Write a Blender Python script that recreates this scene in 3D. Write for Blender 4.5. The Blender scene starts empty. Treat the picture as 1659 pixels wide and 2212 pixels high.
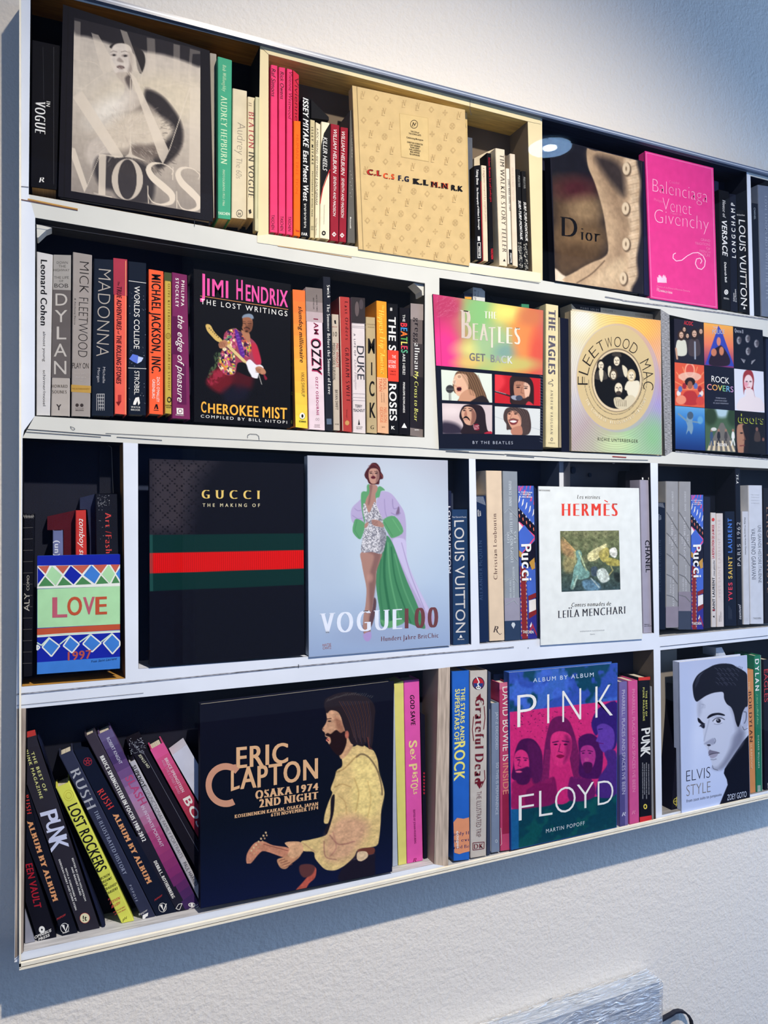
import bpy, bmesh, math, random
import numpy as np
random.seed(7); RNG = np.random.RandomState(5)

# ------------------------------------------------------------------ camera, world, lights, exposure
FPX, VX, VY, CX = 1600.0, 4413.0, 1094.0, 829.5      # focal length in pixels (frame 1659 x 2212), vanishing point of the wall
TH = math.atan(FPX / (VX - CX)); DIST = 1.2; EYE = 1.55
SC = bpy.context.scene
COL = SC.collection
cd = bpy.data.cameras.new('camera'); cam = bpy.data.objects.new('camera', cd); COL.objects.link(cam)
cam.location = (0, -DIST, EYE); cam.rotation_euler = (math.pi/2, 0, -TH)
cd.sensor_fit = 'VERTICAL'; cd.sensor_height = 24; cd.lens = 24*FPX/2212; cd.shift_y = -(1106-VY)/2212; cd.clip_start = .02
SC.camera = cam
SC.view_settings.view_transform = 'Standard'; SC.view_settings.look = 'None'
SC.view_settings.exposure = 0.0; SC.view_settings.gamma = 1; SC.view_settings.use_curve_mapping = False
w = bpy.data.worlds.new('world'); SC.world = w; w.use_nodes = True
bg = w.node_tree.nodes['Background']; bg.inputs[0].default_value = (.45, .64, 1.0, 1); bg.inputs[1].default_value = .45

def lamp(name, typ, loc, target, energy, color, size=.1, **kw):
    l = bpy.data.lights.new(name, typ); l.energy = energy; l.color = color
    if typ == 'AREA': l.shape = kw.pop('shape', 'RECTANGLE'); l.size = size; l.size_y = kw.pop('size_y', size)
    else: l.shadow_soft_size = size
    for k, v in kw.items(): setattr(l, k, v)
    o = bpy.data.objects.new(name, l); COL.objects.link(o); o.location = loc
    from mathutils import Vector
    o.rotation_euler = (Vector(target)-Vector(loc)).to_track_quat('-Z', 'Y').to_euler()
    return o
KEY = (.62, -1.8, 3.52)
lamp('track_spot_light', 'SPOT', KEY, (.74, 0, .44), 480, (1, .90, .76), .04, spot_size=math.radians(79), spot_blend=1.0)
lamp('warm_wall_washer', 'SPOT', (.95, -.62, 3.50), (.85, 0, 2.50), 1.4, (1, .50, .16), .03, spot_size=math.radians(80), spot_blend=1.0)
lamp('window_daylight', 'AREA', (4.35, -1.15, 1.7), (1.2, 0, 1.4), 100, (.34, .58, 1.0), 1.2, size_y=1.8)
lamp('left_fill_light', 'AREA', (-1.7, -2.8, 1.5), (.3, 0, 1.2), 6, (.46, .68, 1.0), 1.6, size_y=2.0)  # unseen bluish fill lamp added at the left

# ------------------------------------------------------------------ photo pixel -> point on a vertical plane parallel to the wall
def at(x, y, d=0.0):
    X = (x-CX)/FPX; Y = (VY-y)/FPX
    rx = math.sin(TH)+X*math.cos(TH); ry = math.cos(TH)-X*math.sin(TH)
    t = (DIST+d)/ry
    return (t*rx, d, EYE+t*Y)
def at_np(x, y, d):
    X = (x-CX)/FPX; Y = (VY-y)/FPX
    rx = math.sin(TH)+X*math.cos(TH); ry = math.cos(TH)-X*math.sin(TH)
    t = (DIST+d)/ry
    return np.stack([t*rx, d+0*x, EYE+t*Y], -1)
FR = [0, 0, 1.0]
ZF = {0:(0,0,1), 1:(0,0,2.9625), 2:(540,80,3.318), 3:(1000,200,2.5175), 4:(0,420,3.770), 5:(400,560,3.072), 6:(900,580,4.879), 7:(1200,620,3.614),
      8:(20,920,3.687), 9:(290,930,4.023), 10:(650,950,4.046), 11:(1010,960,4.046), 12:(1370,970,5.145), 13:(20,1440,3.351), 14:(420,1440,3.072),
      15:(920,1400,3.190), 16:(1380,1380,5.265), 17:(1100,1950,2.968), 18:(0,1950,2.765), 19:(0,0,5.53)}
def Z(n): FR[:] = ZF[n]
def px(p): return (FR[0]+p[0]/FR[2], FR[1]+p[1]/FR[2])

# ------------------------------------------------------------------ materials
def lin(c):
    out = []
    for v in c[:3]:
        v = v/255.0
        out.append(v/12.92 if v <= .04045 else ((v+.055)/1.055)**2.4)
    return out
MATS = {}
def mat(c, rough=.5, kind='', spec=.05):
    key = (tuple(c), rough, kind, spec)
    if key in MATS: return MATS[key]
    m = bpy.data.materials.new('paint_%d' % len(MATS)); m.use_nodes = True; MATS[key] = m
    nt = m.node_tree; b = nt.nodes['Principled BSDF']
    rgb = lin(c); b.inputs['Base Color'].default_value = (*rgb, 1); b.inputs['Roughness'].default_value = rough
    b.inputs['Specular IOR Level'].default_value = spec
    N = nt.nodes.new; Lk = nt.links.new
    tc = N('ShaderNodeTexCoord')
    def ramp(fac, a, z, p0=0., p1=1.):
        r = N('ShaderNodeValToRGB'); r.color_ramp.elements[0].color = (*a, 1); r.color_ramp.elements[1].color = (*z, 1)
        r.color_ramp.elements[0].position = p0; r.color_ramp.elements[1].position = p1
        Lk(fac, r.inputs[0]); Lk(r.outputs[0], b.inputs['Base Color']); return r
    def bump(h, s, dist):
        bp = N('ShaderNodeBump'); bp.inputs['Strength'].default_value = s; bp.inputs['Distance'].default_value = dist
        Lk(h, bp.inputs['Height']); Lk(bp.outputs[0], b.inputs['Normal'])
    if kind == 'wood':
        mp = N('ShaderNodeMapping'); mp.inputs['Scale'].default_value = (60, 60, 4) ; Lk(tc.outputs['Object'], mp.inputs[0])
        n = N('ShaderNodeTexNoise'); n.inputs['Scale'].default_value = 4; n.inputs['Detail'].default_value = 6; Lk(mp.outputs[0], n.inputs[0])
        ramp(n.outputs[0], [v*.62 for v in rgb], [min(1, v*1.25) for v in rgb], .3, .7)
    elif kind == 'woodh':
        mp = N('ShaderNodeMapping'); mp.inputs['Scale'].default_value = (5, 60, 60) ; Lk(tc.outputs['Object'], mp.inputs[0])
        n = N('ShaderNodeTexNoise'); n.inputs['Scale'].default_value = 4; n.inputs['Detail'].default_value = 6; Lk(mp.outputs[0], n.inputs[0])
        ramp(n.outputs[0], [v*.7 for v in rgb], [min(1, v*1.2) for v in rgb], .3, .7)
    elif kind == 'wall':
        n = N('ShaderNodeTexNoise'); n.inputs['Scale'].default_value = 150; n.inputs['Detail'].default_value = 5; n.inputs['Roughness'].default_value = .55
        Lk(tc.outputs['Object'], n.inputs[0])
        n2 = N('ShaderNodeTexNoise'); n2.inputs['Scale'].default_value = 68; n2.inputs['Detail'].default_value = 3; Lk(tc.outputs['Object'], n2.inputs[0])
        ad = N('ShaderNodeMath'); ad.operation = 'ADD'; Lk(n.outputs[0], ad.inputs[0]); Lk(n2.outputs[0], ad.inputs[1])
        bump(ad.outputs[0], .42, .0036)
    elif kind == 'pages':
        mp = N('ShaderNodeMapping'); mp.inputs['Scale'].default_value = (900, 2, 2); Lk(tc.outputs['Object'], mp.inputs[0])
        n = N('ShaderNodeTexNoise'); n.inputs['Scale'].default_value = 1.0; Lk(mp.outputs[0], n.inputs[0])
        ramp(n.outputs[0], [v*.75 for v in rgb], rgb, .35, .6)
    elif kind == 'board':
        n = N('ShaderNodeTexNoise'); n.inputs['Scale'].default_value = 9; n.inputs['Detail'].default_value = 5; Lk(tc.outputs['Object'], n.inputs[0])
        ramp(n.outputs[0], [v*.93 for v in rgb], [min(1, v*1.03) for v in rgb], .3, .7)
    elif kind == 'streak':
        mp = N('ShaderNodeMapping'); mp.inputs['Scale'].default_value = (40, 40, 400); Lk(tc.outputs['Object'], mp.inputs[0])
        n = N('ShaderNodeTexNoise'); n.inputs['Scale'].default_value = 3; n.inputs['Detail'].default_value = 6; Lk(mp.outputs[0], n.inputs[0])
        ramp(n.outputs[0], [v*.5 for v in rgb], [min(1, v*1.5) for v in rgb], .42, .62)
    elif kind == 'foil':
        b.inputs['Metallic'].default_value = .6
    elif kind == 'paper' or kind == '':
        n = N('ShaderNodeTexNoise'); n.inputs['Scale'].default_value = 55; n.inputs['Detail'].default_value = 4; Lk(tc.outputs['Object'], n.inputs[0])
        ramp(n.outputs[0], [v*.94 for v in rgb], [min(1, v*1.04) for v in rgb], .3, .7)
    return m
ART = bpy.data.materials.new('printed_picture'); ART.use_nodes = True
_b = ART.node_tree.nodes['Principled BSDF']; _a = ART.node_tree.nodes.new('ShaderNodeAttribute'); _a.attribute_name = 'print'
ART.node_tree.links.new(_a.outputs['Color'], _b.inputs['Base Color']); _b.inputs['Roughness'].default_value = .55; _b.inputs['Specular IOR Level'].default_value = .04
def glassy(name, tint, ior, base_reflect=None, rough=0.0):
    m = bpy.data.materials.new(name); m.use_nodes = True; nt = m.node_tree
    nt.nodes.remove(nt.nodes['Principled BSDF']); out = nt.nodes['Material Output']
    tr = nt.nodes.new('ShaderNodeBsdfTransparent'); tr.inputs[0].default_value = (*tint, 1)
    gl = nt.nodes.new('ShaderNodeBsdfGlossy'); gl.inputs['Roughness'].default_value = rough
    lw = nt.nodes.new('ShaderNodeLayerWeight'); lw.inputs[0].default_value = .5
    pw = nt.nodes.new('ShaderNodeMath'); pw.operation = 'POWER'; nt.links.new(lw.outputs['Facing'], pw.inputs[0]); pw.inputs[1].default_value = 5
    fr = nt.nodes.new('ShaderNodeMapRange'); nt.links.new(pw.outputs[0], fr.inputs[0]); fr.inputs[3].default_value = ((ior-1)/(ior+1))**2; fr.inputs[4].default_value = 1.0
    mx = nt.nodes.new('ShaderNodeMixShader'); nt.links.new(fr.outputs[0], mx.inputs[0])
    nt.links.new(tr.outputs[0], mx.inputs[1]); nt.links.new(gl.outputs[0], mx.inputs[2]); nt.links.new(mx.outputs[0], out.inputs[0])
    return m
GLASS = glassy('clear_acrylic', (.985, .99, 1.0), 1.21, rough=0.0)

# ------------------------------------------------------------------ object helpers
def link(name, me, parent=None):
    o = bpy.data.objects.new(name, me); COL.objects.link(o)
    if parent is not None:
        o.parent = parent; o.matrix_parent_inverse = parent.matrix_world.inverted() if False else o.matrix_parent_inverse
        if parent.type == 'EMPTY' and parent.parent is None and parent.location.length > 0:
            l = parent.location
            o.location = (-l[0], -l[1], -l[2])
    return o
def mesh(name, V, F, mats, parent=None, mi=None, smooth=False):
    me = bpy.data.meshes.new(name); me.from_pydata([tuple(map(float, v)) for v in V], [], F)
    for m in (mats if isinstance(mats, (list, tuple)) else [mats]): me.materials.append(m)
    if mi is not None: me.polygons.foreach_set('material_index', mi)
    if smooth: me.polygons.foreach_set('use_smooth', [True]*len(me.polygons))
    me.update(); return link(name, me, parent)
def tag(o, label=None, cat=None, group=None, kind=None):
    for k, v in (('label', label), ('category', cat), ('group', group), ('kind', kind)):
        if v: o[k] = v
    return o
def empty(name, loc, label, cat, group=None):
    o = bpy.data.objects.new(name, None); COL.objects.link(o); o.location = loc; o.empty_display_size = .02
    return tag(o, label, cat, group)
def prism_data(P, d0, d1):          # P: polygon in pixels (seen clockwise on the page), extruded straight back into the wall
    a = [at(x, y, d0) for x, y in P]; b = [(p[0], d1, p[2]) for p in a]
    n = len(P); V = a+b; F = [list(range(n))[::-1], list(range(n, 2*n))]
    for i in range(n): j = (i+1) % n; F.append([i, j, n+j, n+i])
    return V, F
def prism(name, P, m, parent=None, d0=0, d1=.02, raw=False):
    P = [tuple(p) if raw else px(p) for p in P]
    V, F = prism_data(P, d0, d1)
    o = mesh(name, V, F, m, parent)
    bm = bmesh.new(); bm.from_mesh(o.data); bmesh.ops.recalc_face_normals(bm, faces=bm.faces); bm.to_mesh(o.data); bm.free()
    return o
def box(name, lo, hi, m, parent=None):
    x0, y0, z0 = lo; x1, y1, z1 = hi
    V = [(x, y, z) for x in (x0, x1) for y in (y0, y1) for z in (z0, z1)]
    F = [(0, 1, 3, 2), (4, 6, 7, 5), (0, 4, 5, 1), (2, 3, 7, 6), (0, 2, 6, 4), (1, 5, 7, 3)]
    return mesh(name, V, F, m, parent)

# ------------------------------------------------------------------ lettering
CH = "ABCDEFGHIJKLMNOPQRSTUVWXYZabcdefghijklmnopqrstuvwxyz0123456789.,:;'&/-()!+È É Ï".replace(' ', '')
GL = {}
def build_glyphs():
    tmp = []
    for wt, off in (('r', 0), ('m', .008), ('t', -.018), ('h', -.028)):
        for c in CH:
            for s in (c, c+c):
                cu = bpy.data.curves.new('g', 'FONT'); cu.body = s; cu.size = 1; cu.offset = off; cu.resolution_u = 4
                o = bpy.data.objects.new('g', cu); COL.objects.link(o); tmp.append((wt, c, s, o, cu))
    bpy.context.view_layer.update(); dg = bpy.context.evaluated_depsgraph_get()
    single = {}
    for wt, c, s, o, cu in tmp:
        me = bpy.data.meshes.new_from_object(o.evaluated_get(dg))
        n = len(me.vertices); co = np.zeros(n*3); me.vertices.foreach_get('co', co); co = co.reshape(-1, 3)[:, :2]
        if s == c and len(s) == 1:
            single[(wt, c)] = (co, [tuple(p.vertices) for p in me.polygons])
        else:
            co1, F = single[(wt, c)]
            adv = co[:, 0].max()-co1[:, 0].max() if n else .3
            GL[(wt, c)] = (co1, F, adv)
        bpy.data.meshes.remove(me)
    for wt, c, s, o, cu in tmp: bpy.data.objects.remove(o); bpy.data.curves.remove(cu)
    cap = GL[('r', 'H')][0][:, 1].max()
    for wt, src, n, dx in (('b', 'm', 3, .020), ('s', 'h', 4, .032), ('S', 'r', 4, .045), ('d', 'h', 5, .036)):      # serif faces: thin hairlines, thick stems, bracket bars
        for c in CH:
            co, F, adv = GL[(src, c)]
            V = []; FF = []
            for k in range(n):
                b = len(V); V += [(p[0]+k*dx, p[1], k) for p in co]; FF += [tuple(i+b for i in f) for f in F]
            if c.isalpha() and wt != 'b':
                ys = [0.0]; top = co[:, 1].max(); ys.append(top)
                if c in 'rnmuvwxyipk': ys.append(GL[(src, 'x')][0][:, 1].max())
                ed = set()
                for f in F:
                    for i in range(len(f)): ed.add((f[i], f[(i+1) % len(f)]))
                for yy in set(ys):
                    iv = []
                    for i, j in ed:
                        if (j, i) in ed: continue
                        if abs(co[i][1]-yy) < .022 and abs(co[j][1]-yy) < .022 and abs(co[i][0]-co[j][0]) > .02:
                            a, z = sorted((co[i][0], co[j][0])); iv.append((a, z))
                    for a, z in iv:
                        if z-a > .25: continue
                        h = .022 if wt != 'S' else .05; e = .055 if wt != 'S' else .06
                        y0 = yy if yy == 0 else yy-h
                        if yy == 0: y0 = 0
                        b = len(V); a2, z2 = a-e, z+(n-1)*dx+e
                        V += [(a2, y0, n+.5*(yy > 0)), (z2, y0, n+.5*(yy > 0)), (z2, y0+h, n+.5*(yy > 0)), (a2, y0+h, n+.5*(yy > 0))]; FF.append((b, b+1, b+2, b+3))
            V = np.array(V) if V else np.zeros((0, 3))
            GL[(wt, c)] = (V, FF, adv+(n-1)*dx+.02)
    return cap
CAP = build_glyphs()
def string_mesh(s, st='r', track=0.0, italic=0.0):
    V = []; F = []; X = 0; fi = []
    for k, c in enumerate(s):
        if c == ' ': X += .28+track; continue
        g = GL.get((st, c))
        if g is None: X += .3; continue
        co, FF, adv = g
        b = len(V); V += [(X+p[0]+italic*p[1], p[1], p[2] if len(p) > 2 else 0) for p in co]; F += [tuple(i+b for i in f) for f in FF]; fi += [k]*len(FF)
        X += adv+track
    return np.array(V), F, fi

class Book: pass
CUR = Book()
def plane_depth(X, Y):
    b = CUR
    d = np.full(X.shape, b.d0)
    if b.bulge and b.quad is not None:
        (tlx, tly), (trx, try_), (brx, bry), (blx, bly) = b.quad
        t = np.clip((Y-tly)/max(1, bly-tly), 0, 1)
        l = tlx+(blx-tlx)*t; r = trx+(brx-trx)*t
        u = np.clip((X-l)/(r-l), 0, 1)
        d = d-b.bulge*4*u*(1-u)
    return d
def T(s, p0, p1, h, c=(240, 240, 240), st='r', track=0.0, it=0.0, name='title_lettering', h1=None, up=None, cols=None, clip=None):
    """lettering along the baseline p0 -> p1 (current frame), cap height h; collected per book and part name"""
    V, F, fi = string_mesh(s, st, track, it)
    if not len(V): return
    P0 = np.array(px(p0)); P1 = np.array(px(p1)); h = h/FR[2]; h1 = h if h1 is None else h1/FR[2]
    D = P1-P0; x0, x1 = V[:, 0].min(), V[:, 0].max()
    S = (V[:, 0]-x0)/max(1e-6, x1-x0); Tt = V[:, 1]/CAP
    mx, my = (P0+P1)/2; m = (VY-my)/(VX-mx)
    if up is not None: U = np.array(up)
    elif abs(D[0]) > abs(D[1]): U = np.array([0, -1.0])
    elif abs(D[0]) < .16*abs(D[1]): U = np.array([1, m])*(1 if D[1] > 0 else -1)
    else:
        n = np.array([D[1], -D[0]]); U = n/np.linalg.norm(n)
    hh = h+(h1-h)*S
    P = P0[None]+S[:, None]*D[None]+(Tt*hh)[:, None]*U[None]
    if clip is not None: P[:, 0] = np.minimum(P[:, 0], px((clip, 0))[0])
    CUR.lift += .000007; d = plane_depth(P[:, 0], P[:, 1])-CUR.lift-V[:, 2]*4e-6
    W = at_np(P[:, 0], P[:, 1], d)
    g = CUR.parts.setdefault(name, dict(V=[], F=[], M=[], mats=[]))
    b = sum(len(v) for v in g['V'])
    g['V'].append(W)
    for f, k in zip(F, fi):
        cc = cols[k % len(cols)] if cols else c
        mm = mat(cc, .5, 'paper')
        if mm not in g['mats']: g['mats'].append(mm)
        g['F'].append(tuple(i+b for i in f)); g['M'].append(g['mats'].index(mm))
def PG(pts, c, name='printed_motif', lift=.0004, raw=False):
    """flat printed polygon on the current book"""
    P = np.array([p if raw else px(p) for p in pts], float)
    CUR.n += 1; lift = lift*.3+CUR.base+(CUR.n % 60)*1.5e-6; CUR.lift = max(CUR.lift, lift)
    d = plane_depth(P[:, 0], P[:, 1])-lift
    g = CUR.parts.setdefault(name, dict(V=[], F=[], M=[], mats=[]))
    b = sum(len(v) for v in g['V']); g['V'].append(at_np(P[:, 0], P[:, 1], d))
    mm = mat(c, .5, 'paper')
    if mm not in g['mats']: g['mats'].append(mm)
    g['F'].append(tuple(range(b, b+len(pts)))); g['M'].append(g['mats'].index(mm))
def BAND(t0, t1, c, name='printed_band', u0=0.0, u1=1.0, lift=.0003, n=6):
    """horizontal band across the current spine between fractions t0..t1 of its height, follows the rounding"""
    (tlx, tly), (trx, try_), (brx, bry), (blx, bly) = CUR.quad
    for k in range(n):
        ua, ub = u0+(u1-u0)*k/n, u0+(u1-u0)*(k+1)/n
        def q(u, t):
            x = (tlx+(trx-tlx)*u)*(1-t)+(blx+(brx-blx)*u)*t; y = (tly+(try_-tly)*u)*(1-t)+(bly+(bry-bly)*u)*t
            return (x, y)
        PG([q(ua, t0), q(ub, t0), q(ub, t1), q(ua, t1)], c, name, lift, raw=True)
def EL(cx, cy, rx, ry, c, name='printed_motif', lift=.0004, n=22, hole=0):
    if not hole:
        PG([(cx+rx*math.cos(i*2*math.pi/n), cy+ry*math.sin(i*2*math.pi/n)) for i in range(n)], c, name, lift)
    else:
        for i in range(n):
            a, b = i*2*math.pi/n, (i+1)*2*math.pi/n
            PG([(cx+rx*math.cos(a), cy+ry*math.sin(a)), (cx+rx*math.cos(b), cy+ry*math.sin(b)),
                (cx+rx*hole*math.cos(b), cy+ry*hole*math.sin(b)), (cx+rx*hole*math.cos(a), cy+ry*hole*math.sin(a))], c, name, lift)
def LN(pts, wd, c, name='printed_line', lift=.0004):
    for (xa, ya), (xb, yb) in zip(pts[:-1], pts[1:]):
        L = math.hypot(xb-xa, yb-ya) or 1; nx, ny = -(yb-ya)/L*wd/2, (xb-xa)/L*wd/2
        PG([(xa+nx, ya+ny), (xb+nx, yb+ny), (xb-nx, yb-ny), (xa-nx, ya-ny)], c, name, lift)

CELLS = []          # world outlines of the compartment openings: TL, TR, BR, BL as (x, z)
def inside(p, q, cell, m=.0014):
    """keep a point of a book inside the compartment it stands in"""
    if cell is None: return p
    TLc, TRc, BRc, BLc = cell; x, z = p
    lx = lambda a, b, z: a[0]+(b[0]-a[0])*(z-a[1])/(b[1]-a[1]+1e-9)
    lz = lambda a, b, x: a[1]+(b[1]-a[1])*(x-a[0])/(b[0]-a[0]+1e-9)
    x = min(max(x, lx(TLc, BLc, z)+m), lx(TRc, BRc, z)-m); z = min(max(z, lz(BLc, BRc, x)+m*.6), lz(TLc, TRc, x)-m*.6)
    x = min(max(x, lx(TLc, BLc, z)+m), lx(TRc, BRc, z)-m)
    return (x, z)
def fitted(c3, cell, clamp=True, k=.0005):
    """outline kept inside the compartment and drawn in by a hair so that neighbours only touch"""
    P = [inside((p[0], p[2]), None, cell) if clamp else (p[0], p[2]) for p in c3]
    n = len(P); A = sum(P[i][0]*P[(i+1) % n][1]-P[(i+1) % n][0]*P[i][1] for i in range(n)); sg = 1 if A > 0 else -1; out = []
    for i in range(n):
        (ax, az), (bx, bz), (cx, cz) = P[i-1], P[i], P[(i+1) % n]
        l1 = math.hypot(bx-ax, bz-az)+1e-9; l2 = math.hypot(cx-bx, cz-bz)+1e-9
        n1 = (-(bz-az)/l1*sg, (bx-ax)/l1*sg); n2 = (-(cz-bz)/l2*sg, (cx-bx)/l2*sg)
        q = max(.35, 1+n1[0]*n2[0]+n1[1]*n2[1]); out.append((bx+(n1[0]+n2[0])/q*k, bz+(n1[1]+n2[1])/q*k))
    return out
def clamp_np(W, cell, m=.0014):
    if cell is None: return W
    TLc, TRc, BRc, BLc = cell; W = W.copy()
    lx = lambda a, b, z: a[0]+(b[0]-a[0])*(z-a[1])/(b[1]-a[1]+1e-9)
    lz = lambda a, b, x: a[1]+(b[1]-a[1])*(x-a[0])/(b[0]-a[0]+1e-9)
    W[:, 0] = np.clip(W[:, 0], lx(TLc, BLc, W[:, 2])+m, lx(TRc, BRc, W[:, 2])-m); W[:, 2] = np.clip(W[:, 2], lz(BLc, BRc, W[:, 0])+m*.6, lz(TLc, TRc, W[:, 0])-m*.6)
    return W
def cell_of(Q):
    cx = sum(p[0] for p in Q)/len(Q); cz = sum(p[2] for p in Q)/len(Q); best = None
    for c in CELLS:
        x0 = (c[0][0]+c[3][0])/2; x1 = (c[1][0]+c[2][0])/2; z0 = (c[2][1]+c[3][1])/2; z1 = (c[0][1]+c[1][1])/2
        if x0-.01 < cx < x1+.01 and z0-.01 < cz < z1+.01: best = c
    return best
def _outline(kind, w, d0, d1, t, bulge):
    tu = min(.3, t/max(w, 1e-4))
    if kind == 'spine':
        n = 6
        e = min(.16, .0016/max(w, 1e-4))
        fr = [(0, d0+.0016), (e*.3, d0+.0005), (e, d0), (1-e, d0), (1-e*.3, d0+.0005), (1, d0+.0016)]
        return [(0, d1)]+fr+[(1, d1), (1-tu, d1), (1-tu, d0+t), (tu, d0+t), (tu, d1)], (tu, 1-tu, d0+t, d1-.003)
    # face-out: the cover opens to the right
    return [(0, d1), (0, d0), (1, d0), (1, d0+t), (tu, d0+t), (tu, d1-t), (1, d1-t), (1, d1)], (tu, 1-min(.3, .003/max(w, 1e-4)), d0+t, d1-t)
GROUP = ['books']
def bk(label, quad, c, kind='spine', d0=None, d1=None, name='book', cat='book', pages=(222, 214, 196), rough=.5, spec=.04, bulge=None, group=None, ckind='paper', spine=None, attach=None):
    """start a book; quad = TL, TR, BR, BL in the current frame"""
    end()
    rough = max(rough, .55)
    Q = [px(p) for p in quad]
    if d0 is None: d0 = .004 if kind == 'spine' else -.0032
    if d1 is None: d1 = .058 if kind == 'spine' or (kind == 'slab' and d0 > .002) else (.016 if kind == 'face' else d0+.016)
    bulge = 0.0
    CUR.quad = Q; CUR.d0 = d0; CUR.bulge = bulge; CUR.parts = {}; CUR.lift = .00012; CUR.base = 0.0; CUR.n = 0
    c3 = [at(x, y, d0) for x, y in Q]
    base = ((c3[2][0]+c3[3][0])/2, d0, min(c3[2][2], c3[3][2]))
    r = CUR.root if attach else empty(name, base, label, cat, group or (GROUP[0] if name == 'book' else None)); CUR.root = r
    cell = cell_of(c3); CUR.cell = cell
    if kind == 'slab' or len(Q) != 4:
        c4 = fitted(c3, cell, d0 >= -.001)
        n = len(c4); V = [(p[0], d0, p[1]) for p in c4]+[(p[0], d1, p[1]) for p in c4]
        F = [list(range(n))[::-1], list(range(n, 2*n))]+[[i, (i+1) % n, n+(i+1) % n, n+i] for i in range(n)]
        o = mesh(attach or 'cover', V, F, mat(c, rough, ckind, spec), r); fixn(o); CUR.quad = None if len(Q) != 4 else Q
        return r
    TL, TR, BR, BL = [np.array(p) for p in c3]
    w = np.linalg.norm(TR-TL)
    if kind == 'face':       # front board lies against the shelf edge, the block behind it stays within the compartment
        V = [(p[0], d, p[2]) for d in (d0, d0+.0022) for p in c3]
        o = mesh('front_cover', V, [(3, 2, 1, 0), (4, 5, 6, 7), (0, 1, 5, 4), (1, 2, 6, 5), (2, 3, 7, 6), (3, 0, 4, 7)], mat(c, rough, ckind, spec), r); fixn(o)
        d0b = d0+.0023; c3 = [np.array((q[0], d0b, q[1])) for q in fitted(c3, cell)]; TL, TR, BR, BL = c3
        d0 = d0b
    elif kind == 'spine':
        c3 = [np.array((q[0], d0, q[1])) for q in fitted(c3, cell)]; TL, TR, BR, BL = c3
    O, (pu0, pu1, pd0, pd1) = _outline(kind, w, d0, d1, .0022 if kind == 'spine' else .002, bulge)
    def pt(u, v, d):
        p = (TL+(TR-TL)*u)*(1-v)+(BL+(BR-BL)*u)*v
        return (p[0], d, p[2])
    n = len(O); V = [pt(u, 0, d) for u, d in O]+[pt(u, 1, d) for u, d in O]
    F = [list(range(n)), list(range(n, 2*n))[::-1]]
    for i in range(n): j = (i+1) % n; F.append([i, n+i, n+j, j])
    o = mesh('cover' if kind == 'spine' else 'back_cover', V, F, mat(c, rough, ckind, spec), r); fixn(o)
    vi = .003/max(.02, np.linalg.norm(TL-BL))
    V = [pt(u, v, d) for v in (vi, 1-vi) for u, d in ((pu0, pd0), (pu1, pd0), (pu1, pd1), (pu0, pd1))]
    o = mesh('page_block', V, [(0, 1, 2, 3), (7, 6, 5, 4), (0, 4, 5, 1), (1, 5, 6, 2), (2, 6, 7, 3), (3, 7, 4, 0)], mat(pages, .7, 'pages'), r); fixn(o)
    if kind == 'face' and spine is not False:      # hinge groove line beside the spine
        g = spine or .035
        BANDV(g, g+.006, tuple(max(0, int(v*.72)) for v in c))
    return r
def BANDV(u0, u1, c, name='hinge_groove', lift=.0007):
    (tlx, tly), (trx, try_), (brx, bry), (blx, bly) = CUR.quad
    q = lambda u, t: ((tlx+(trx-tlx)*u)*(1-t)+(blx+(brx-blx)*u)*t, (tly+(try_-tly)*u)*(1-t)+(bly+(bry-bly)*u)*t)
    PG([q(u0, 0), q(u1, 0), q(u1, 1), q(u0, 1)], c, name, lift, raw=True)
def fixn(o):
    bm = bmesh.new(); bm.from_mesh(o.data); bmesh.ops.recalc_face_normals(bm, faces=bm.faces); bm.to_mesh(o.data); bm.free()
def end():
    if getattr(CUR, 'parts', None):
        for nm, g in CUR.parts.items():
            V = np.concatenate(g['V'])
            if CUR.d0 > 0: V = clamp_np(V, CUR.cell)
            mesh(nm, V, g['F'], g['mats'], CUR.root, g['M'])
    CUR.parts = {}

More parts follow.
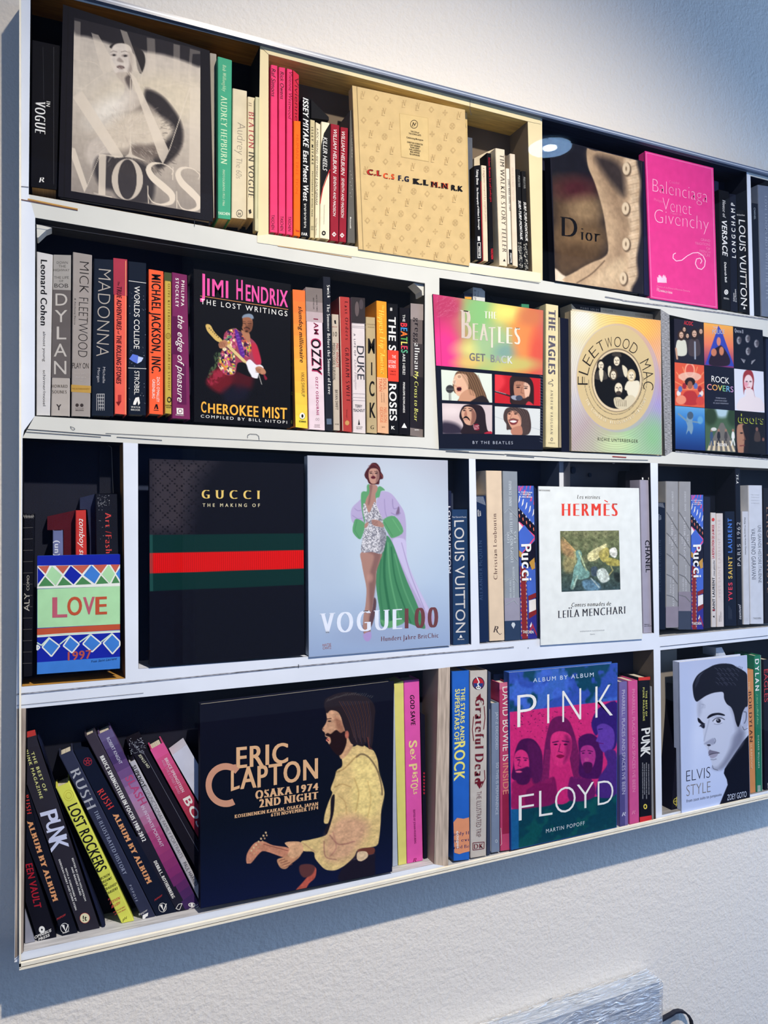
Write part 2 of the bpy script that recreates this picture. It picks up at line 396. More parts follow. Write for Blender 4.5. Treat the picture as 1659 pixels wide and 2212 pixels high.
# ------------------------------------------------------------------ printed pictures: a fine colour grid painted from shapes
class Art:
    def __init__(s, quad, bgc, step=1.5, res=None):
        Q = np.array([px(p) for p in quad]); s.Q = Q
        w = max(abs(Q[1]-Q[0])[0], abs(Q[2]-Q[3])[0]); h = max(abs(Q[3]-Q[0])[1], abs(Q[2]-Q[1])[1])
        nx, ny = int(w/step)+2, int(h/step)+2
        U, Vv = np.meshgrid(np.linspace(0, 1, nx), np.linspace(0, 1, ny)); s.U, s.V = U, Vv
        P = ((1-U)*(1-Vv))[..., None]*Q[0]+(U*(1-Vv))[..., None]*Q[1]+(U*Vv)[..., None]*Q[2]+((1-U)*Vv)[..., None]*Q[3]
        s.X, s.Y = P[..., 0], P[..., 1]; s.nx, s.ny = nx, ny
        s.C = np.zeros((ny, nx, 3))+np.array(bgc, float)
        s.off = tuple(FR)
    def fr(s, *z): s.off = ZF[z[0]] if len(z) == 1 else z; return s
    def cv(s, p): return (s.off[0]+p[0]/s.off[2], s.off[1]+p[1]/s.off[2])
    def sf(s, soft): return max(.5, soft/s.off[2]*(1.1 if soft < 5 else 1.5))
    def mix(s, a, c):
        c = np.array(c, float)
        s.C += a[..., None]*(c-s.C)
    def smoothpts(s, P, k=4):
        n = len(P); out = []
        for i in range(n):
            p0, p1, p2, p3 = P[i-1], P[i], P[(i+1) % n], P[(i+2) % n]
            for j in range(k):
                t = j/k
                out.append(.5*((2*p1)+(-p0+p2)*t+(2*p0-5*p1+4*p2-p3)*t*t+(-p0+3*p1-3*p2+p3)*t**3))
        return np.array(out)
    def alpha(s, P, soft):
        m = soft+1
        sel = (s.X > P[:, 0].min()-m) & (s.X < P[:, 0].max()+m) & (s.Y > P[:, 1].min()-m) & (s.Y < P[:, 1].max()+m)
        A = np.zeros(s.X.shape)
        if not sel.any(): return A
        x, y = s.X[sel], s.Y[sel]; ins = np.zeros(x.shape, bool); D = np.full(x.shape, 1e9)
        for (x1, y1), (x2, y2) in zip(P, np.roll(P, -1, 0)):
            if abs(y2-y1) > 1e-9:
                c = ((y1 > y) != (y2 > y)) & (x < (x2-x1)*(y-y1)/(y2-y1)+x1); ins ^= c
            dx, dy = x2-x1, y2-y1; L = dx*dx+dy*dy+1e-9
            t = np.clip(((x-x1)*dx+(y-y1)*dy)/L, 0, 1); D = np.minimum(D, (x-x1-t*dx)**2+(y-y1-t*dy)**2)
        D = np.sqrt(D)*np.where(ins, 1, -1)
        A[sel] = np.clip(.5+D/(2*max(soft, .3)), 0, 1)
        return A
    def poly(s, pts, c, soft=.7, sm=True, a=1.0, tex=None):
        P = np.array([s.cv(p) for p in pts]);
        if sm: P = s.smoothpts(P)
        al = s.alpha(P, s.sf(soft))*a
        if tex is not None: al = al*tex
        s.mix(al, c); return s
    def ell(s, cx, cy, rx, ry, c, soft=.8, rot=0, a=1.0, tex=None):
        x0, y0 = s.cv((cx, cy)); rx, ry = rx/s.off[2], ry/s.off[2]; ca, sa = math.cos(math.radians(rot)), math.sin(math.radians(rot))
        dx, dy = s.X-x0, s.Y-y0; u = dx*ca+dy*sa; v = -dx*sa+dy*ca
        r = np.sqrt((u/rx)**2+(v/ry)**2); D = (1-r)*min(rx, ry)
        al = np.clip(.5+D/(2*s.sf(soft)), 0, 1)*a
        if tex is not None: al = al*tex
        s.mix(al, c); return s
    def line(s, pts, wd, c, soft=.6, a=1.0, sm=False):
        P = np.array([s.cv(p) for p in pts])
        if sm:
            Q = []; n = len(P)
            for i in range(n-1):
                p0, p1, p2, p3 = P[max(0, i-1)], P[i], P[i+1], P[min(n-1, i+2)]
                for j in range(5):
                    t = j/5; Q.append(.5*((2*p1)+(-p0+p2)*t+(2*p0-5*p1+4*p2-p3)*t*t+(-p0+3*p1-3*p2+p3)*t**3))
            P = np.array(Q+[P[-1]])
        wd = wd/s.off[2]; m = wd+2
        sel = (s.X > P[:, 0].min()-m) & (s.X < P[:, 0].max()+m) & (s.Y > P[:, 1].min()-m) & (s.Y < P[:, 1].max()+m)
        if not sel.any(): return s
        x, y = s.X[sel], s.Y[sel]; D = np.full(x.shape, 1e9)
        for (x1, y1), (x2, y2) in zip(P[:-1], P[1:]):
            dx, dy = x2-x1, y2-y1; L = dx*dx+dy*dy+1e-9
            t = np.clip(((x-x1)*dx+(y-y1)*dy)/L, 0, 1); D = np.minimum(D, (x-x1-t*dx)**2+(y-y1-t*dy)**2)
        D = wd/2-np.sqrt(D); A = np.zeros(s.X.shape); A[sel] = np.clip(.5+D/(2*s.sf(soft)), 0, 1)*a
        s.mix(A, c); return s
    def grad(s, stops, axis='v', a=1.0):
        t = s.V if axis == 'v' else s.U
        k = [q[0] for q in stops]; cc = np.array([q[1] for q in stops], float)
        G = np.stack([np.interp(t, k, cc[:, i]) for i in range(3)], -1)
        s.C += a*(G-s.C); return s
    def noise(s, sx, sy, seed=0, oct=3):
        r = np.random.RandomState(seed); out = np.zeros(s.X.shape); amp = 1; tot = 0
        for o in range(oct):
            gx, gy = max(2, int(sx*2**o)), max(2, int(sy*2**o)); G = r.rand(gy+2, gx+2)
            u, v = s.U*gx, s.V*gy; i, j = u.astype(int), v.astype(int); fu, fv = u-i, v-j
            fu = fu*fu*(3-2*fu); fv = fv*fv*(3-2*fv)
            out += amp*((G[j, i]*(1-fu)+G[j, i+1]*fu)*(1-fv)+(G[j+1, i]*(1-fu)+G[j+1, i+1]*fu)*fv); tot += amp; amp *= .6
        return out/tot
    def done(s, name='cover_picture', lift=.00012, d=None):
        d0 = (CUR.d0 if d is None else d)-lift
        W = at_np(s.X, s.Y, np.full(s.X.shape, d0)).reshape(-1, 3)
        me = bpy.data.meshes.new(name); nx, ny = s.nx, s.ny
        idx = np.arange(nx*ny).reshape(ny, nx)
        F = np.stack([idx[:-1, :-1], idx[1:, :-1], idx[1:, 1:], idx[:-1, 1:]], -1).reshape(-1, 4)
        me.vertices.add(len(W)); me.vertices.foreach_set('co', W.astype(np.float32).ravel())
        me.loops.add(F.size); me.loops.foreach_set('vertex_index', F.ravel().astype(np.int32))
        me.polygons.add(len(F)); me.polygons.foreach_set('loop_start', np.arange(0, F.size, 4, dtype=np.int32))
        me.update(calc_edges=True)
        c = np.clip(s.C.reshape(-1, 3)/255, 0, 1); c = np.where(c <= .04045, c/12.92, ((c+.055)/1.055)**2.4)
        at_ = me.color_attributes.new('print', 'FLOAT_COLOR', 'POINT')
        at_.data.foreach_set('color', np.concatenate([c, np.ones((len(c), 1))], 1).astype(np.float32).ravel())
        me.materials.append(ART); CUR.base = max(CUR.base, .00015); CUR.lift = max(CUR.lift, .0003)
        return link(name, me, CUR.root)
# ------------------------------------------------------------------ the setting
WALLD = .066
WMAT = mat((230, 223, 213), .85, 'wall', .15)
wl = box('wall_back', (-2.5, WALLD, 0), (4.5, WALLD+.12, 3.8), WMAT); tag(wl, kind='structure')
fl = box('floor', (-2.5, -4.2, -.05), (4.5, WALLD, 0), mat((58, 70, 98), .6, 'board')); tag(fl, kind='structure')
ce = box('ceiling', (-2.5, -4.2, 3.8), (4.5, WALLD, 3.85), mat((128, 130, 138), .9, 'board')); tag(ce, kind='structure')
wo = box('wall_opposite', (-2.5, -4.2, 0), (.82, -4.1, 3.8), mat((150, 172, 214), .8, 'board')); tag(wo, kind='structure')
wt = box('trim_opposite', (.82, -4.2, 0), (.90, -4.06, 3.8), mat((236, 240, 250), .6, 'board')); tag(wt, kind='structure')

# ------------------------------------------------------------------ the wall case with its shelves behind clear acrylic
Z(0)
case = empty('display_case', at(41, 2087, WALLD), 'long shallow white bookcase on the wall, five tiers of compartments behind clear acrylic', 'bookcase')
case['label'] = 'long shallow white shelving case on the wall, four tiers of books behind clear acrylic'
WHITE = mat((226, 232, 242), .5, 'board'); CREAM = mat((230, 213, 168), .5, 'board'); PALE = mat((214, 214, 206), .5, 'board')
BACKD = .062
RX = 1790
TOPL = lambda x: .261*(x-222)
def bd(name, P, m, d0=0, d1=BACKD): return prism(name, P, m, case, d0, d1, raw=True)
# top rail, side stile, bottom rail
top_in = [(66, -24), (562, 99), (580, 117), (1140, 262), (1168, 268), (1171, 256), (1613, 371), (1621, 380), (RX, 424)]
bd('top_rail', [(44, TOPL(44)+8), (RX, TOPL(RX)+8)]+top_in[::-1], PALE)
bd('side_stile', [(44.5, -38), (66, -24), (62, 420), (76, 470), (75, 899), (52, 930), (48.5, 946), (46.6, 1483.6), (56, 1530), (50, 2057), (31, 2074), (36, 1500), (40, 1000), (43, 400)], WHITE)
bd('shelf', [(62, 420), (556, 509), (580, 506), (1150, 587), (1172, 606), (1620, 681), (RX, 712), (RX, 758), (1446, 680), (1427, 668), (949, 600), (918, 613), (76, 470)], PALE)
bd('shelf', [(75, 899), (917, 945), (949, 967), (1437, 985), (1452, 976), (RX, 1003), (RX, 1018), (1421, 1001), (1405, 1000), (1208, 996), (1013, 991), (298, 958), (266, 956), (48.5, 946)], PALE)
bd('shelf', [(46.6, 1483.6), (271, 1466), (299, 1445), (1018, 1393), (1036, 1392), (1211, 1377), (1413, 1368), (1424, 1376), (RX, 1342), (RX, 1366), (1426.5, 1404.7), (1412, 1403), (972, 1441), (947, 1444), (56, 1530)], WHITE)
bd('bottom_rail', [(50, 2057), (938, 1867), (968, 1872), (1417, 1772), (1430, 1761), (RX, 1678), (RX, 1684), (1430, 1772.5), (938, 1884), (31, 2079)], WHITE)
# uprights between compartments
bd('upright', [(562, 99), (580, 117), (580, 506), (556, 509)], CREAM)
bd('upright', [(1140, 262), (1168, 268), (1171, 256), (1172, 606), (1150, 587)], CREAM)
bd('upright', [(1613, 371), (1621, 380), (1629, 683), (1620, 681)], WHITE)
bd('upright', [(918, 613), (949, 600), (949, 967), (917, 945)], PALE)
bd('upright', [(1427, 668), (1446, 680), (1452, 976), (1437, 985)], mat((150, 150, 152), .6, 'streak'))
bd('upright', [(266, 956), (298, 958), (299, 1445), (271, 1466)], WHITE)
bd('upright', [(1013, 991), (1027, 991), (1036, 1392), (1018, 1393)], WHITE)
bd('upright', [(1208, 996), (1231, 997), (1233, 1376), (1211, 1377)], WHITE, d0=.021)
bd('upright', [(1405, 1000), (1421, 1001), (1424, 1376), (1413, 1368)], WHITE)
bd('upright', [(36.5, 1531), (56, 1530), (50, 2057), (32, 2070)], mat((172, 158, 146), .6, 'wood'), d0=-.0006, d1=.02)
bd('upright', [(947, 1444), (972, 1441), (968, 1872), (938, 1867)], mat((196, 178, 160), .6, 'wood'))
bd('upright', [(1412, 1403), (1426.5, 1404.7), (1430, 1761), (1417, 1772)], WHITE)
# inner trim of the cream compartment
bd('frame_strip', [(562, 93), (1168, 246), (1168, 268), (1140, 262), (580, 117), (562, 99)], CREAM, d0=-.0007, d1=.001)
bd('frame_strip', [(556, 509), (580, 506), (1013, 574), (1150, 587), (1168, 590), (1168, 610), (1013, 590), (556, 524)], mat((232, 224, 196), .5, 'board'), d0=-.0007, d1=.001)
# thin joint lines on the boards
DK = mat((60, 62, 70), .6, 'paper'); OC = mat((196, 150, 80), .6, 'paper')
for P, wd, m in [([(41, 402), (62, 404)], 1.2, DK), ([(41, 430), (168, 454)], 1.8, mat((120, 80, 60), .6, 'paper')), ([(60, 430), (168, 452)], 3.0, OC),
                 ([(420, 472), (420, 489)], 1.0, DK), ([(600, 531), (760, 556)], 1.2, OC), ([(1016, 590), (1165, 612)], .9, DK), ([(76, 484), (440, 541), (918, 612)], 1.0, DK),
                 ([(56, 927), (240, 941)], 1.4, DK), ([(56, 933), (218, 944)], 1.3, DK), ([(228, 936), (480, 948), (900, 967), (1013, 976)], 1.0, DK), ([(252, 944), (350, 951)], 1.3, DK),
                 ([(963, 975), (1090, 982)], 1.3, DK), ([(1090, 981), (1230, 990)], 1.2, DK), ([(1094, 984), (1154, 988)], 1.2, DK), ([(1230, 990), (1400, 994)], 1.0, DK),
                 ([(36, 1500), (300, 1474), (640, 1440), (940, 1412), (1110, 1398)], 3.0, mat((150, 152, 160), .8, 'streak')), ([(510, 1453), (645, 1440)], .9, DK), ([(645, 1435), (645, 1443)], 1.4, DK),
                 ([(36, 1524), (310, 1497)], .8, DK), ([(1426, 1397), (1659, 1373)], .9, DK), ([(1307, 641), (1345, 648)], 2.4, mat((130, 132, 140), .7, 'paper')), ([(1345, 649), (1560, 676), (1659, 690)], 2.6, mat((150, 150, 156), .8, 'streak')),
                 ([(1510, 1757), (1531, 1753)], 1.0, DK), ([(1141, 1398), (1141, 1401)], 1.0, DK), ([(1323, 1001), (1328, 1001)], 1.5, DK), ([(1459, 975), (1659, 992)], 2.5, mat((150, 150, 156), .8, 'streak')), ([(1323, 986), (1353, 988)], 2.2, mat((150, 60, 50), .7, 'paper'))]:
    V = []; F = []
    for (xa, ya), (xb, yb) in zip(P[:-1], P[1:]):
        L = math.hypot(xb-xa, yb-ya); nx, ny = -(yb-ya)/L*wd/2, (xb-xa)/L*wd/2; b = len(V)
        V += [at(xa+nx, ya+ny, -.0009), at(xb+nx, yb+ny, -.0009), at(xb-nx, yb-ny, -.0009), at(xa-nx, ya-ny, -.0009)]; F.append((b+3, b+2, b+1, b))
    mesh('joint_line', V, F, m, case)
# small scribbled wire loops stuck on the shelf edge, and a hair at the top
def wire(P, r, m):
    V = []; F = []
    for (xa, ya), (xb, yb) in zip(P[:-1], P[1:]):
        L = math.hypot(xb-xa, yb-ya) or 1; nx, ny = -(yb-ya)/L*r, (xb-xa)/L*r; b = len(V)
        V += [at(xa+nx, ya+ny, -.0009), at(xb+nx, yb+ny, -.0009), at(xb-nx, yb-ny, -.0009), at(xa-nx, ya-ny, -.0009)]; F.append((b+3, b+2, b+1, b))
    mesh('pencil_mark', V, F, m, case)
wire([(152, 921), (154, 926), (158, 929), (162, 927), (160, 924), (152, 921)], .4, DK)
wire([(535, 946), (535, 940), (540, 937.5), (554, 938), (559, 942), (560, 950)], .45, DK)
wire([(1016, 211), (1015, 235), (1018, 249)], .4, DK)

# compartment linings: back, ceiling, floor and side cheeks of each opening
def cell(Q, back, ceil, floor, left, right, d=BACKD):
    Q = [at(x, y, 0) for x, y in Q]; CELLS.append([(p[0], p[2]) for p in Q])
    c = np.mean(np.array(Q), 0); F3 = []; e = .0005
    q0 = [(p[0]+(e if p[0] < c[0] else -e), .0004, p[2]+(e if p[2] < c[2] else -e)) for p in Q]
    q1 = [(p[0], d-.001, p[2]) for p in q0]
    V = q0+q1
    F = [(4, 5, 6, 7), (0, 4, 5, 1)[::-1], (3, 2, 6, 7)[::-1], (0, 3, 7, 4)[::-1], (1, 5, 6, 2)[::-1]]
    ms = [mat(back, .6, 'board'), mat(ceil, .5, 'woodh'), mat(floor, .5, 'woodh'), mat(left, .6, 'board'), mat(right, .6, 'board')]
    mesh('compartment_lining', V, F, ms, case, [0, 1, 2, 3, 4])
NB = (18, 20, 30)
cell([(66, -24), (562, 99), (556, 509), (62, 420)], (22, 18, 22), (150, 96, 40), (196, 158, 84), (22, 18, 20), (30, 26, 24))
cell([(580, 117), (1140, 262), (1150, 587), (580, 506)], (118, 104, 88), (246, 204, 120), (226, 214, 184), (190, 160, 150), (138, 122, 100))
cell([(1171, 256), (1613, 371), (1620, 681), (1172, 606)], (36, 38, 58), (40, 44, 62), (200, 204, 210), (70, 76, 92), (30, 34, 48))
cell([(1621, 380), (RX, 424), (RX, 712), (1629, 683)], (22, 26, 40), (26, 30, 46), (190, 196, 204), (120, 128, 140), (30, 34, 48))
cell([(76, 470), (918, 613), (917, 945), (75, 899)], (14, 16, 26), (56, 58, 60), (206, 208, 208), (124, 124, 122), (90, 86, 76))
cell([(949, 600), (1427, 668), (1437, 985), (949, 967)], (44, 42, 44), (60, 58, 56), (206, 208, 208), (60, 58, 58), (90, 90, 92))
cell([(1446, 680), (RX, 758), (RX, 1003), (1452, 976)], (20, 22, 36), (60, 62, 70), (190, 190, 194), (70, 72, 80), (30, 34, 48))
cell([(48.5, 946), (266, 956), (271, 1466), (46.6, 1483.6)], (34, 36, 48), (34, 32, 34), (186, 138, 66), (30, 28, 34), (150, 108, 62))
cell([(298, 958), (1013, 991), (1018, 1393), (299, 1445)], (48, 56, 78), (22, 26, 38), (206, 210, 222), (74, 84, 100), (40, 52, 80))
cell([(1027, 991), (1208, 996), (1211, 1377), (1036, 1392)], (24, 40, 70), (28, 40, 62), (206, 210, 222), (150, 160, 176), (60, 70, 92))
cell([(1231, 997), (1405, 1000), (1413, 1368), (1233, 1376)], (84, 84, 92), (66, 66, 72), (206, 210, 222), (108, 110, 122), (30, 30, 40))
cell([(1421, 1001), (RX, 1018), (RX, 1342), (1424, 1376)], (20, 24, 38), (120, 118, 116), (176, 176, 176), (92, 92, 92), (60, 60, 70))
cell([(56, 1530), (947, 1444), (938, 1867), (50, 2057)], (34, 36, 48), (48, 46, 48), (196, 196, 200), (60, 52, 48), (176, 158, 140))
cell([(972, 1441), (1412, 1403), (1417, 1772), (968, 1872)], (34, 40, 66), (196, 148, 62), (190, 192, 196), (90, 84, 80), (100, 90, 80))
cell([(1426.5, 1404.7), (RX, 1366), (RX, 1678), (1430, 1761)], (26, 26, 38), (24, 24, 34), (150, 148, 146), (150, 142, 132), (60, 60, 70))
prism('side_cheek', [(1427, 1406), (1462, 1402), (1463, 1590), (1452, 1758), (1430.5, 1760)], mat((150, 143, 134), .6, 'board'), case, .050, .0595, raw=True)
# shelf brackets in the second tier
for P in ([(79, 484), (112, 492), (100, 497), (83, 513), (80, 513)], [(894, 611), (917, 614), (916, 638), (912, 638), (911, 628)]):
    prism('shelf_bracket', P, PALE, case, .004, .03, raw=True)
# shelf-peg holes in the two small compartments
for (x, y, r) in ((1239.5, 1015.5, 4.6), (1275.5, 1026, 2.8)):
    prism('peg_hole', [(x+r*math.cos(a*math.pi/7), y+1.7*r*math.sin(a*math.pi/7)) for a in range(14)], mat((26, 40, 62), .4), case, .056, .0605, raw=True)
# carcass back
a, b2 = at(44, 0, 0), at(1659, 0, 0)
XL, XR = at(43, 1000)[0], at(RX, 1000)[0]; ZT, ZB = at(829, TOPL(829))[2], at(829, 2087-.2267*(829-31))[2]
box('back_board', (XL+.002, BACKD, ZB+.004), (XR, WALLD-.0002, ZT-.004), mat((120, 118, 116), .7, 'board'), case)
# clear acrylic front with a polished bright edge and the thin metal channel that holds it
gx0, gx1 = XL-.0006, XR
g = box('acrylic_pane', (gx0+.003, -.0076, ZB+.001), (gx1, -.0056, ZT-.001), GLASS, case)
EDGE = mat((245, 236, 214), .3, '', .5); STEEL = mat((92, 104, 128), .35, '', .6); STEEL2 = mat((176, 186, 202), .3, '', .6)
box('edge_strip', (gx0, -.0082, ZB-.0009), (gx0+.0024, -.0036, ZT), EDGE, case)
box('edge_strip', (gx0, -.0082, ZB-.0034), (gx1, -.0036, ZB-.0002), EDGE, case)
box('channel', (gx0, -.0074, ZB-.0002), (gx1, -.0036, ZB+.0012), mat((70, 70, 74), .5), case)
box('edge_strip', (gx0, -.0082, ZB+.0012), (gx1, -.0036, ZB+.0062), mat((240, 232, 212), .3, '', .5), case)
box('channel', (gx0+.002, -.0080, ZT-.0022), (gx1, 0, ZT+.0006), STEEL, case)
box('channel', (gx0+.002, -.0080, ZT-.0044), (gx1, 0, ZT-.0022), STEEL2, case)
box('channel', (gx0+.002, -.0080, ZT-.0080), (gx1, 0, ZT-.0044), STEEL, case)
box('case_side', (XL-.0006, 0, ZB-.003), (XL+.0012, WALLD-.0002, ZT), mat((190, 196, 206), .5, 'board'), case)
box('case_top', (XL+.0012, 0, ZT-.003), (XR, WALLD-.0002, ZT), mat((190, 196, 206), .5, 'board'), case)
box('case_underside', (XL+.0012, 0, ZB-.003), (XR, WALLD-.0002, ZB), mat((190, 196, 206), .5, 'board'), case)
# pale metal standoffs: none are visible; the case is fixed straight to the wall
W_ = (238, 236, 230); K_ = (18, 18, 22); CRM = (226, 214, 182)
# ================================================================== top tier, first compartment
GROUP[0] = 'books in the top tier'
Z(1)
bk('shiny black book with white serif spine letters, far left end of the top tier', [(200, 252), (388, 292), (370, 1218), (186, 1195)], (16, 16, 22), rough=.25)
T('VOGUE', (222, 640), (222, 848), 70, W_, 'd'); T('IN', (297, 645), (294, 680), 26, W_, 's', name='small_lettering')
T('R', (250, 1168), (283, 1166), 32, W_, 's', it=.2, name='publisher_mark')
LN([(275, 300), (280, 640)], 2.5, (50, 50, 56), 'spine_crease'); LN([(344, 300), (344, 1180)], 3, (60, 60, 66), 'spine_crease')

bk('large black-bordered cover with a grey portrait of a person in fur under giant serif letters', [(403, 28), (1342, 325), (1362, 1418), (373, 1256)], (26, 25, 32), 'face', rough=.3)
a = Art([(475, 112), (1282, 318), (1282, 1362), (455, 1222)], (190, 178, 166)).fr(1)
a.grad([(0, (196, 184, 170)), (.4, (206, 194, 176)), (.75, (176, 164, 150)), (1, (150, 140, 130))])
n1 = a.noise(16, 60, 3); n2 = a.noise(60, 20, 4)
a.ell(1010, 640, 330, 160, (212, 198, 172), 40, a=.8)
# lamp shadow painted across the top, then the dark hair round the face
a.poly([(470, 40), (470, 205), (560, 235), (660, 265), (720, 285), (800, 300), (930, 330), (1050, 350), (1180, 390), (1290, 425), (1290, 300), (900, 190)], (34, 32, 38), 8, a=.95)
a.poly([(700, 300), (735, 275), (800, 272), (850, 290), (915, 330), (930, 400), (905, 470), (880, 440), (860, 350), (800, 320), (740, 320)], (48, 44, 46), 3)
# face, neck, shoulder
a.poly([(708, 330), (735, 285), (790, 278), (835, 300), (850, 360), (848, 420), (825, 465), (790, 485), (755, 482), (728, 450), (708, 400)], (214, 202, 188), 3)
a.poly([(740, 470), (830, 470), (850, 560), (890, 620), (900, 700), (780, 720), (700, 700), (760, 640), (800, 560)], (192, 178, 162), 4)
a.poly([(800, 500), (840, 480), (838, 570), (822, 560)], (96, 86, 82), 5)
a.ell(727, 352, 18, 8, (160, 146, 136), 3); a.ell(800, 356, 21, 9, (150, 136, 128), 3)
a.ell(730, 353, 10, 6, (50, 46, 48), 1.5); a.ell(802, 358, 11, 6, (44, 40, 42), 1.5)
a.line([(708, 335), (725, 326), (748, 332)], 4, (140, 126, 118), 2); a.line([(775, 333), (800, 326), (826, 336)], 4, (130, 118, 110), 2)
a.poly([(755, 372), (768, 370), (790, 392), (785, 400), (762, 396), (748, 388)], (164, 150, 140), 4)
a.poly([(746, 428), (762, 418), (788, 422), (798, 434), (784, 442), (762, 440)], (124, 104, 100), 3); a.line([(750, 431), (794, 433)], 3, (80, 66, 64))
a.poly([(756, 448), (792, 450), (782, 462), (764, 460)], (205, 192, 180), 3)
a.poly([(820, 330), (850, 350), (846, 450), (815, 475), (830, 400)], (140, 126, 116), 6, a=.7)
# fur coat
a.poly([(930, 560), (1020, 600), (1090, 670), (1150, 760), (1178, 860), (1160, 960), (1100, 1040), (1020, 1090), (930, 1140), (840, 1180), (700, 1190), (640, 1120), (560, 1000), (560, 920), (620, 860), (650, 790), (720, 730), (860, 700), (920, 640)], (150, 138, 126), 6)
a.poly([(940, 575), (1030, 612), (1095, 680), (1150, 770), (1170, 870), (1150, 960), (1090, 1030), (1010, 1080), (985, 1000), (1060, 900), (1050, 790), (990, 700), (930, 640)], (52, 48, 50), 8)
a.poly([(650, 800), (720, 740), (830, 715), (940, 720), (1050, 760), (1110, 830), (1060, 900), (960, 930), (860, 950), (760, 960), (640, 960), (600, 900)], (206, 192, 172), 14)
a.ell(700, 700, 150, 70, (232, 224, 210), 30, rot=-35, a=.8)  # soft pale glare painted into the picture
a.poly([(560, 920), (620, 870), (700, 900), (740, 1000), (700, 1080), (640, 1110), (580, 1060), (545, 1000)], (196, 184, 170), 12)
a.poly([(850, 930), (960, 930), (1050, 920), (1020, 1010), (900, 1000), (840, 980)], (112, 100, 92), 14)
a.poly([(620, 1010), (700, 990), (830, 1010), (940, 1060), (990, 1150), (960, 1300), (780, 1280), (720, 1220), (650, 1200), (600, 1100)], (62, 58, 60), 10)
r_ = random.Random(77)
for k in range(420):
    t = r_.random()*2*math.pi; q = r_.random()**.5; x, y = 870+285*q*math.cos(t), 900+225*q*math.sin(t); L = 14+r_.random()*26; t2 = math.atan2(y-860, x-800)+r_.random()*.8-.4
    dk = x > 960+(y-600)*.25 or y > 1010; c_ = r_.choice([(64, 58, 58), (92, 84, 80), (40, 36, 40)] if dk else [(226, 216, 200), (176, 160, 144), (200, 186, 168)])
    a.line([(x, y), (x+L*math.cos(t2), y+L*math.sin(t2))], 3, c_, 2, a=.45)
a.C *= (1+(n2-.5)*.08)[..., None]*((1+(n1-.5)*.08)[..., None])
TR = (222, 208, 188)
def M_(pts, al=.72, c=TR): a.poly(pts, c, .8, sm=False, a=al)
# giant translucent letters: first row
M_([(475, 130), (515, 140), (512, 384), (470, 372)], .35); M_([(585, 210), (630, 225), (745, 430), (660, 470), (640, 420)], .55)
M_([(770, 190), (812, 204), (912, 470), (850, 452)], .5); M_([(940, 240), (992, 250), (997, 495), (945, 487)], .34); M_([(1110, 280), (1152, 290), (1150, 526), (1108, 516)], .34)
M_([(1215, 310), (1282, 330), (1282, 345), (1232, 345), (1222, 500), (1205, 520)], .28)
a.line([(470, 375), (520, 390), (600, 400), (650, 440)], 3, TR, a=.7, sm=True); a.line([(470, 620), (620, 500), (740, 440), (800, 445), (850, 520), (900, 640)], 3, TR, a=.8, sm=True)
a.line([(912, 470), (905, 520), (950, 570), (1160, 530), (1250, 548), (1282, 500)], 3, TR, a=.6, sm=True)
# middle row: two thick diagonals with hairlines
M_([(467, 625), (525, 582), (790, 1000), (740, 1010), (705, 985)], .8); M_([(825, 455), (870, 500), (1082, 968), (1042, 1050), (1020, 1010)], .8)
M_([(1216, 560), (1282, 560), (1282, 1100), (1210, 1072)], .5)
a.line([(834, 500), (834, 960)], 3, TR); a.line([(1216, 560), (1082, 965)], 4, TR)
a.poly([(834, 920), (822, 985), (770, 1010), (700, 1000), (680, 990), (860, 1012), (935, 1032), (870, 1000), (846, 985)], TR, .8, a=.8)
# bottom row: M O S S
M_([(460, 945), (480, 950), (560, 1190), (540, 1232), (455, 1000)], .85); a.line([(556, 1195), (632, 1010)], 3, TR)
M_([(632, 985), (680, 990), (674, 1250), (630, 1240)], .85); a.line([(600, 1235), (715, 1262)], 4, TR)
def ring(cx, cy, rx, ry, w1, w2, al=.85):
    C0 = a.C.copy(); a.ell(cx, cy, rx, ry, TR, 1, a=al); C1 = a.C.copy(); a.C = np.zeros_like(C0); a.ell(cx, cy, rx-w2, ry-w1, (1, 1, 1), 1); m = a.C[..., :1].copy(); a.C = C1*(1-m)+C0*m
ring(815, 1148, 100, 132, 4, 40)
def ess(x, y, w, h, al=.88):
    P = [(.92, .22), (.86, .06), (.55, .0), (.2, .05), (.06, .2), (.22, .38), (.6, .55), (.92, .72), (.9, .9), (.55, 1.0), (.2, .97), (.03, .8)]
    P = [(x+u*w, y+v*h+u*w*.18) for u, v in P]
    wd = [5, 5, 6, 20, 34, 42, 44, 40, 26, 10, 6, 5]
    Q = a.smoothpts(np.array(P+[P[-1]]), 6)[:-12]
    for i in range(len(Q)-1): a.line([Q[i], Q[i+1]], np.interp(i/6, range(12), wd), TR, a=al)
ess(940, 1030, 172, 262); ess(1130, 1060, 152, 272)
a.line([(945, 1190), (950, 1300)], 5, TR); a.line([(1130, 1225), (1132, 1330)], 5, TR); a.line([(1108, 1070), (1106, 1150)], 5, TR)
a.done()

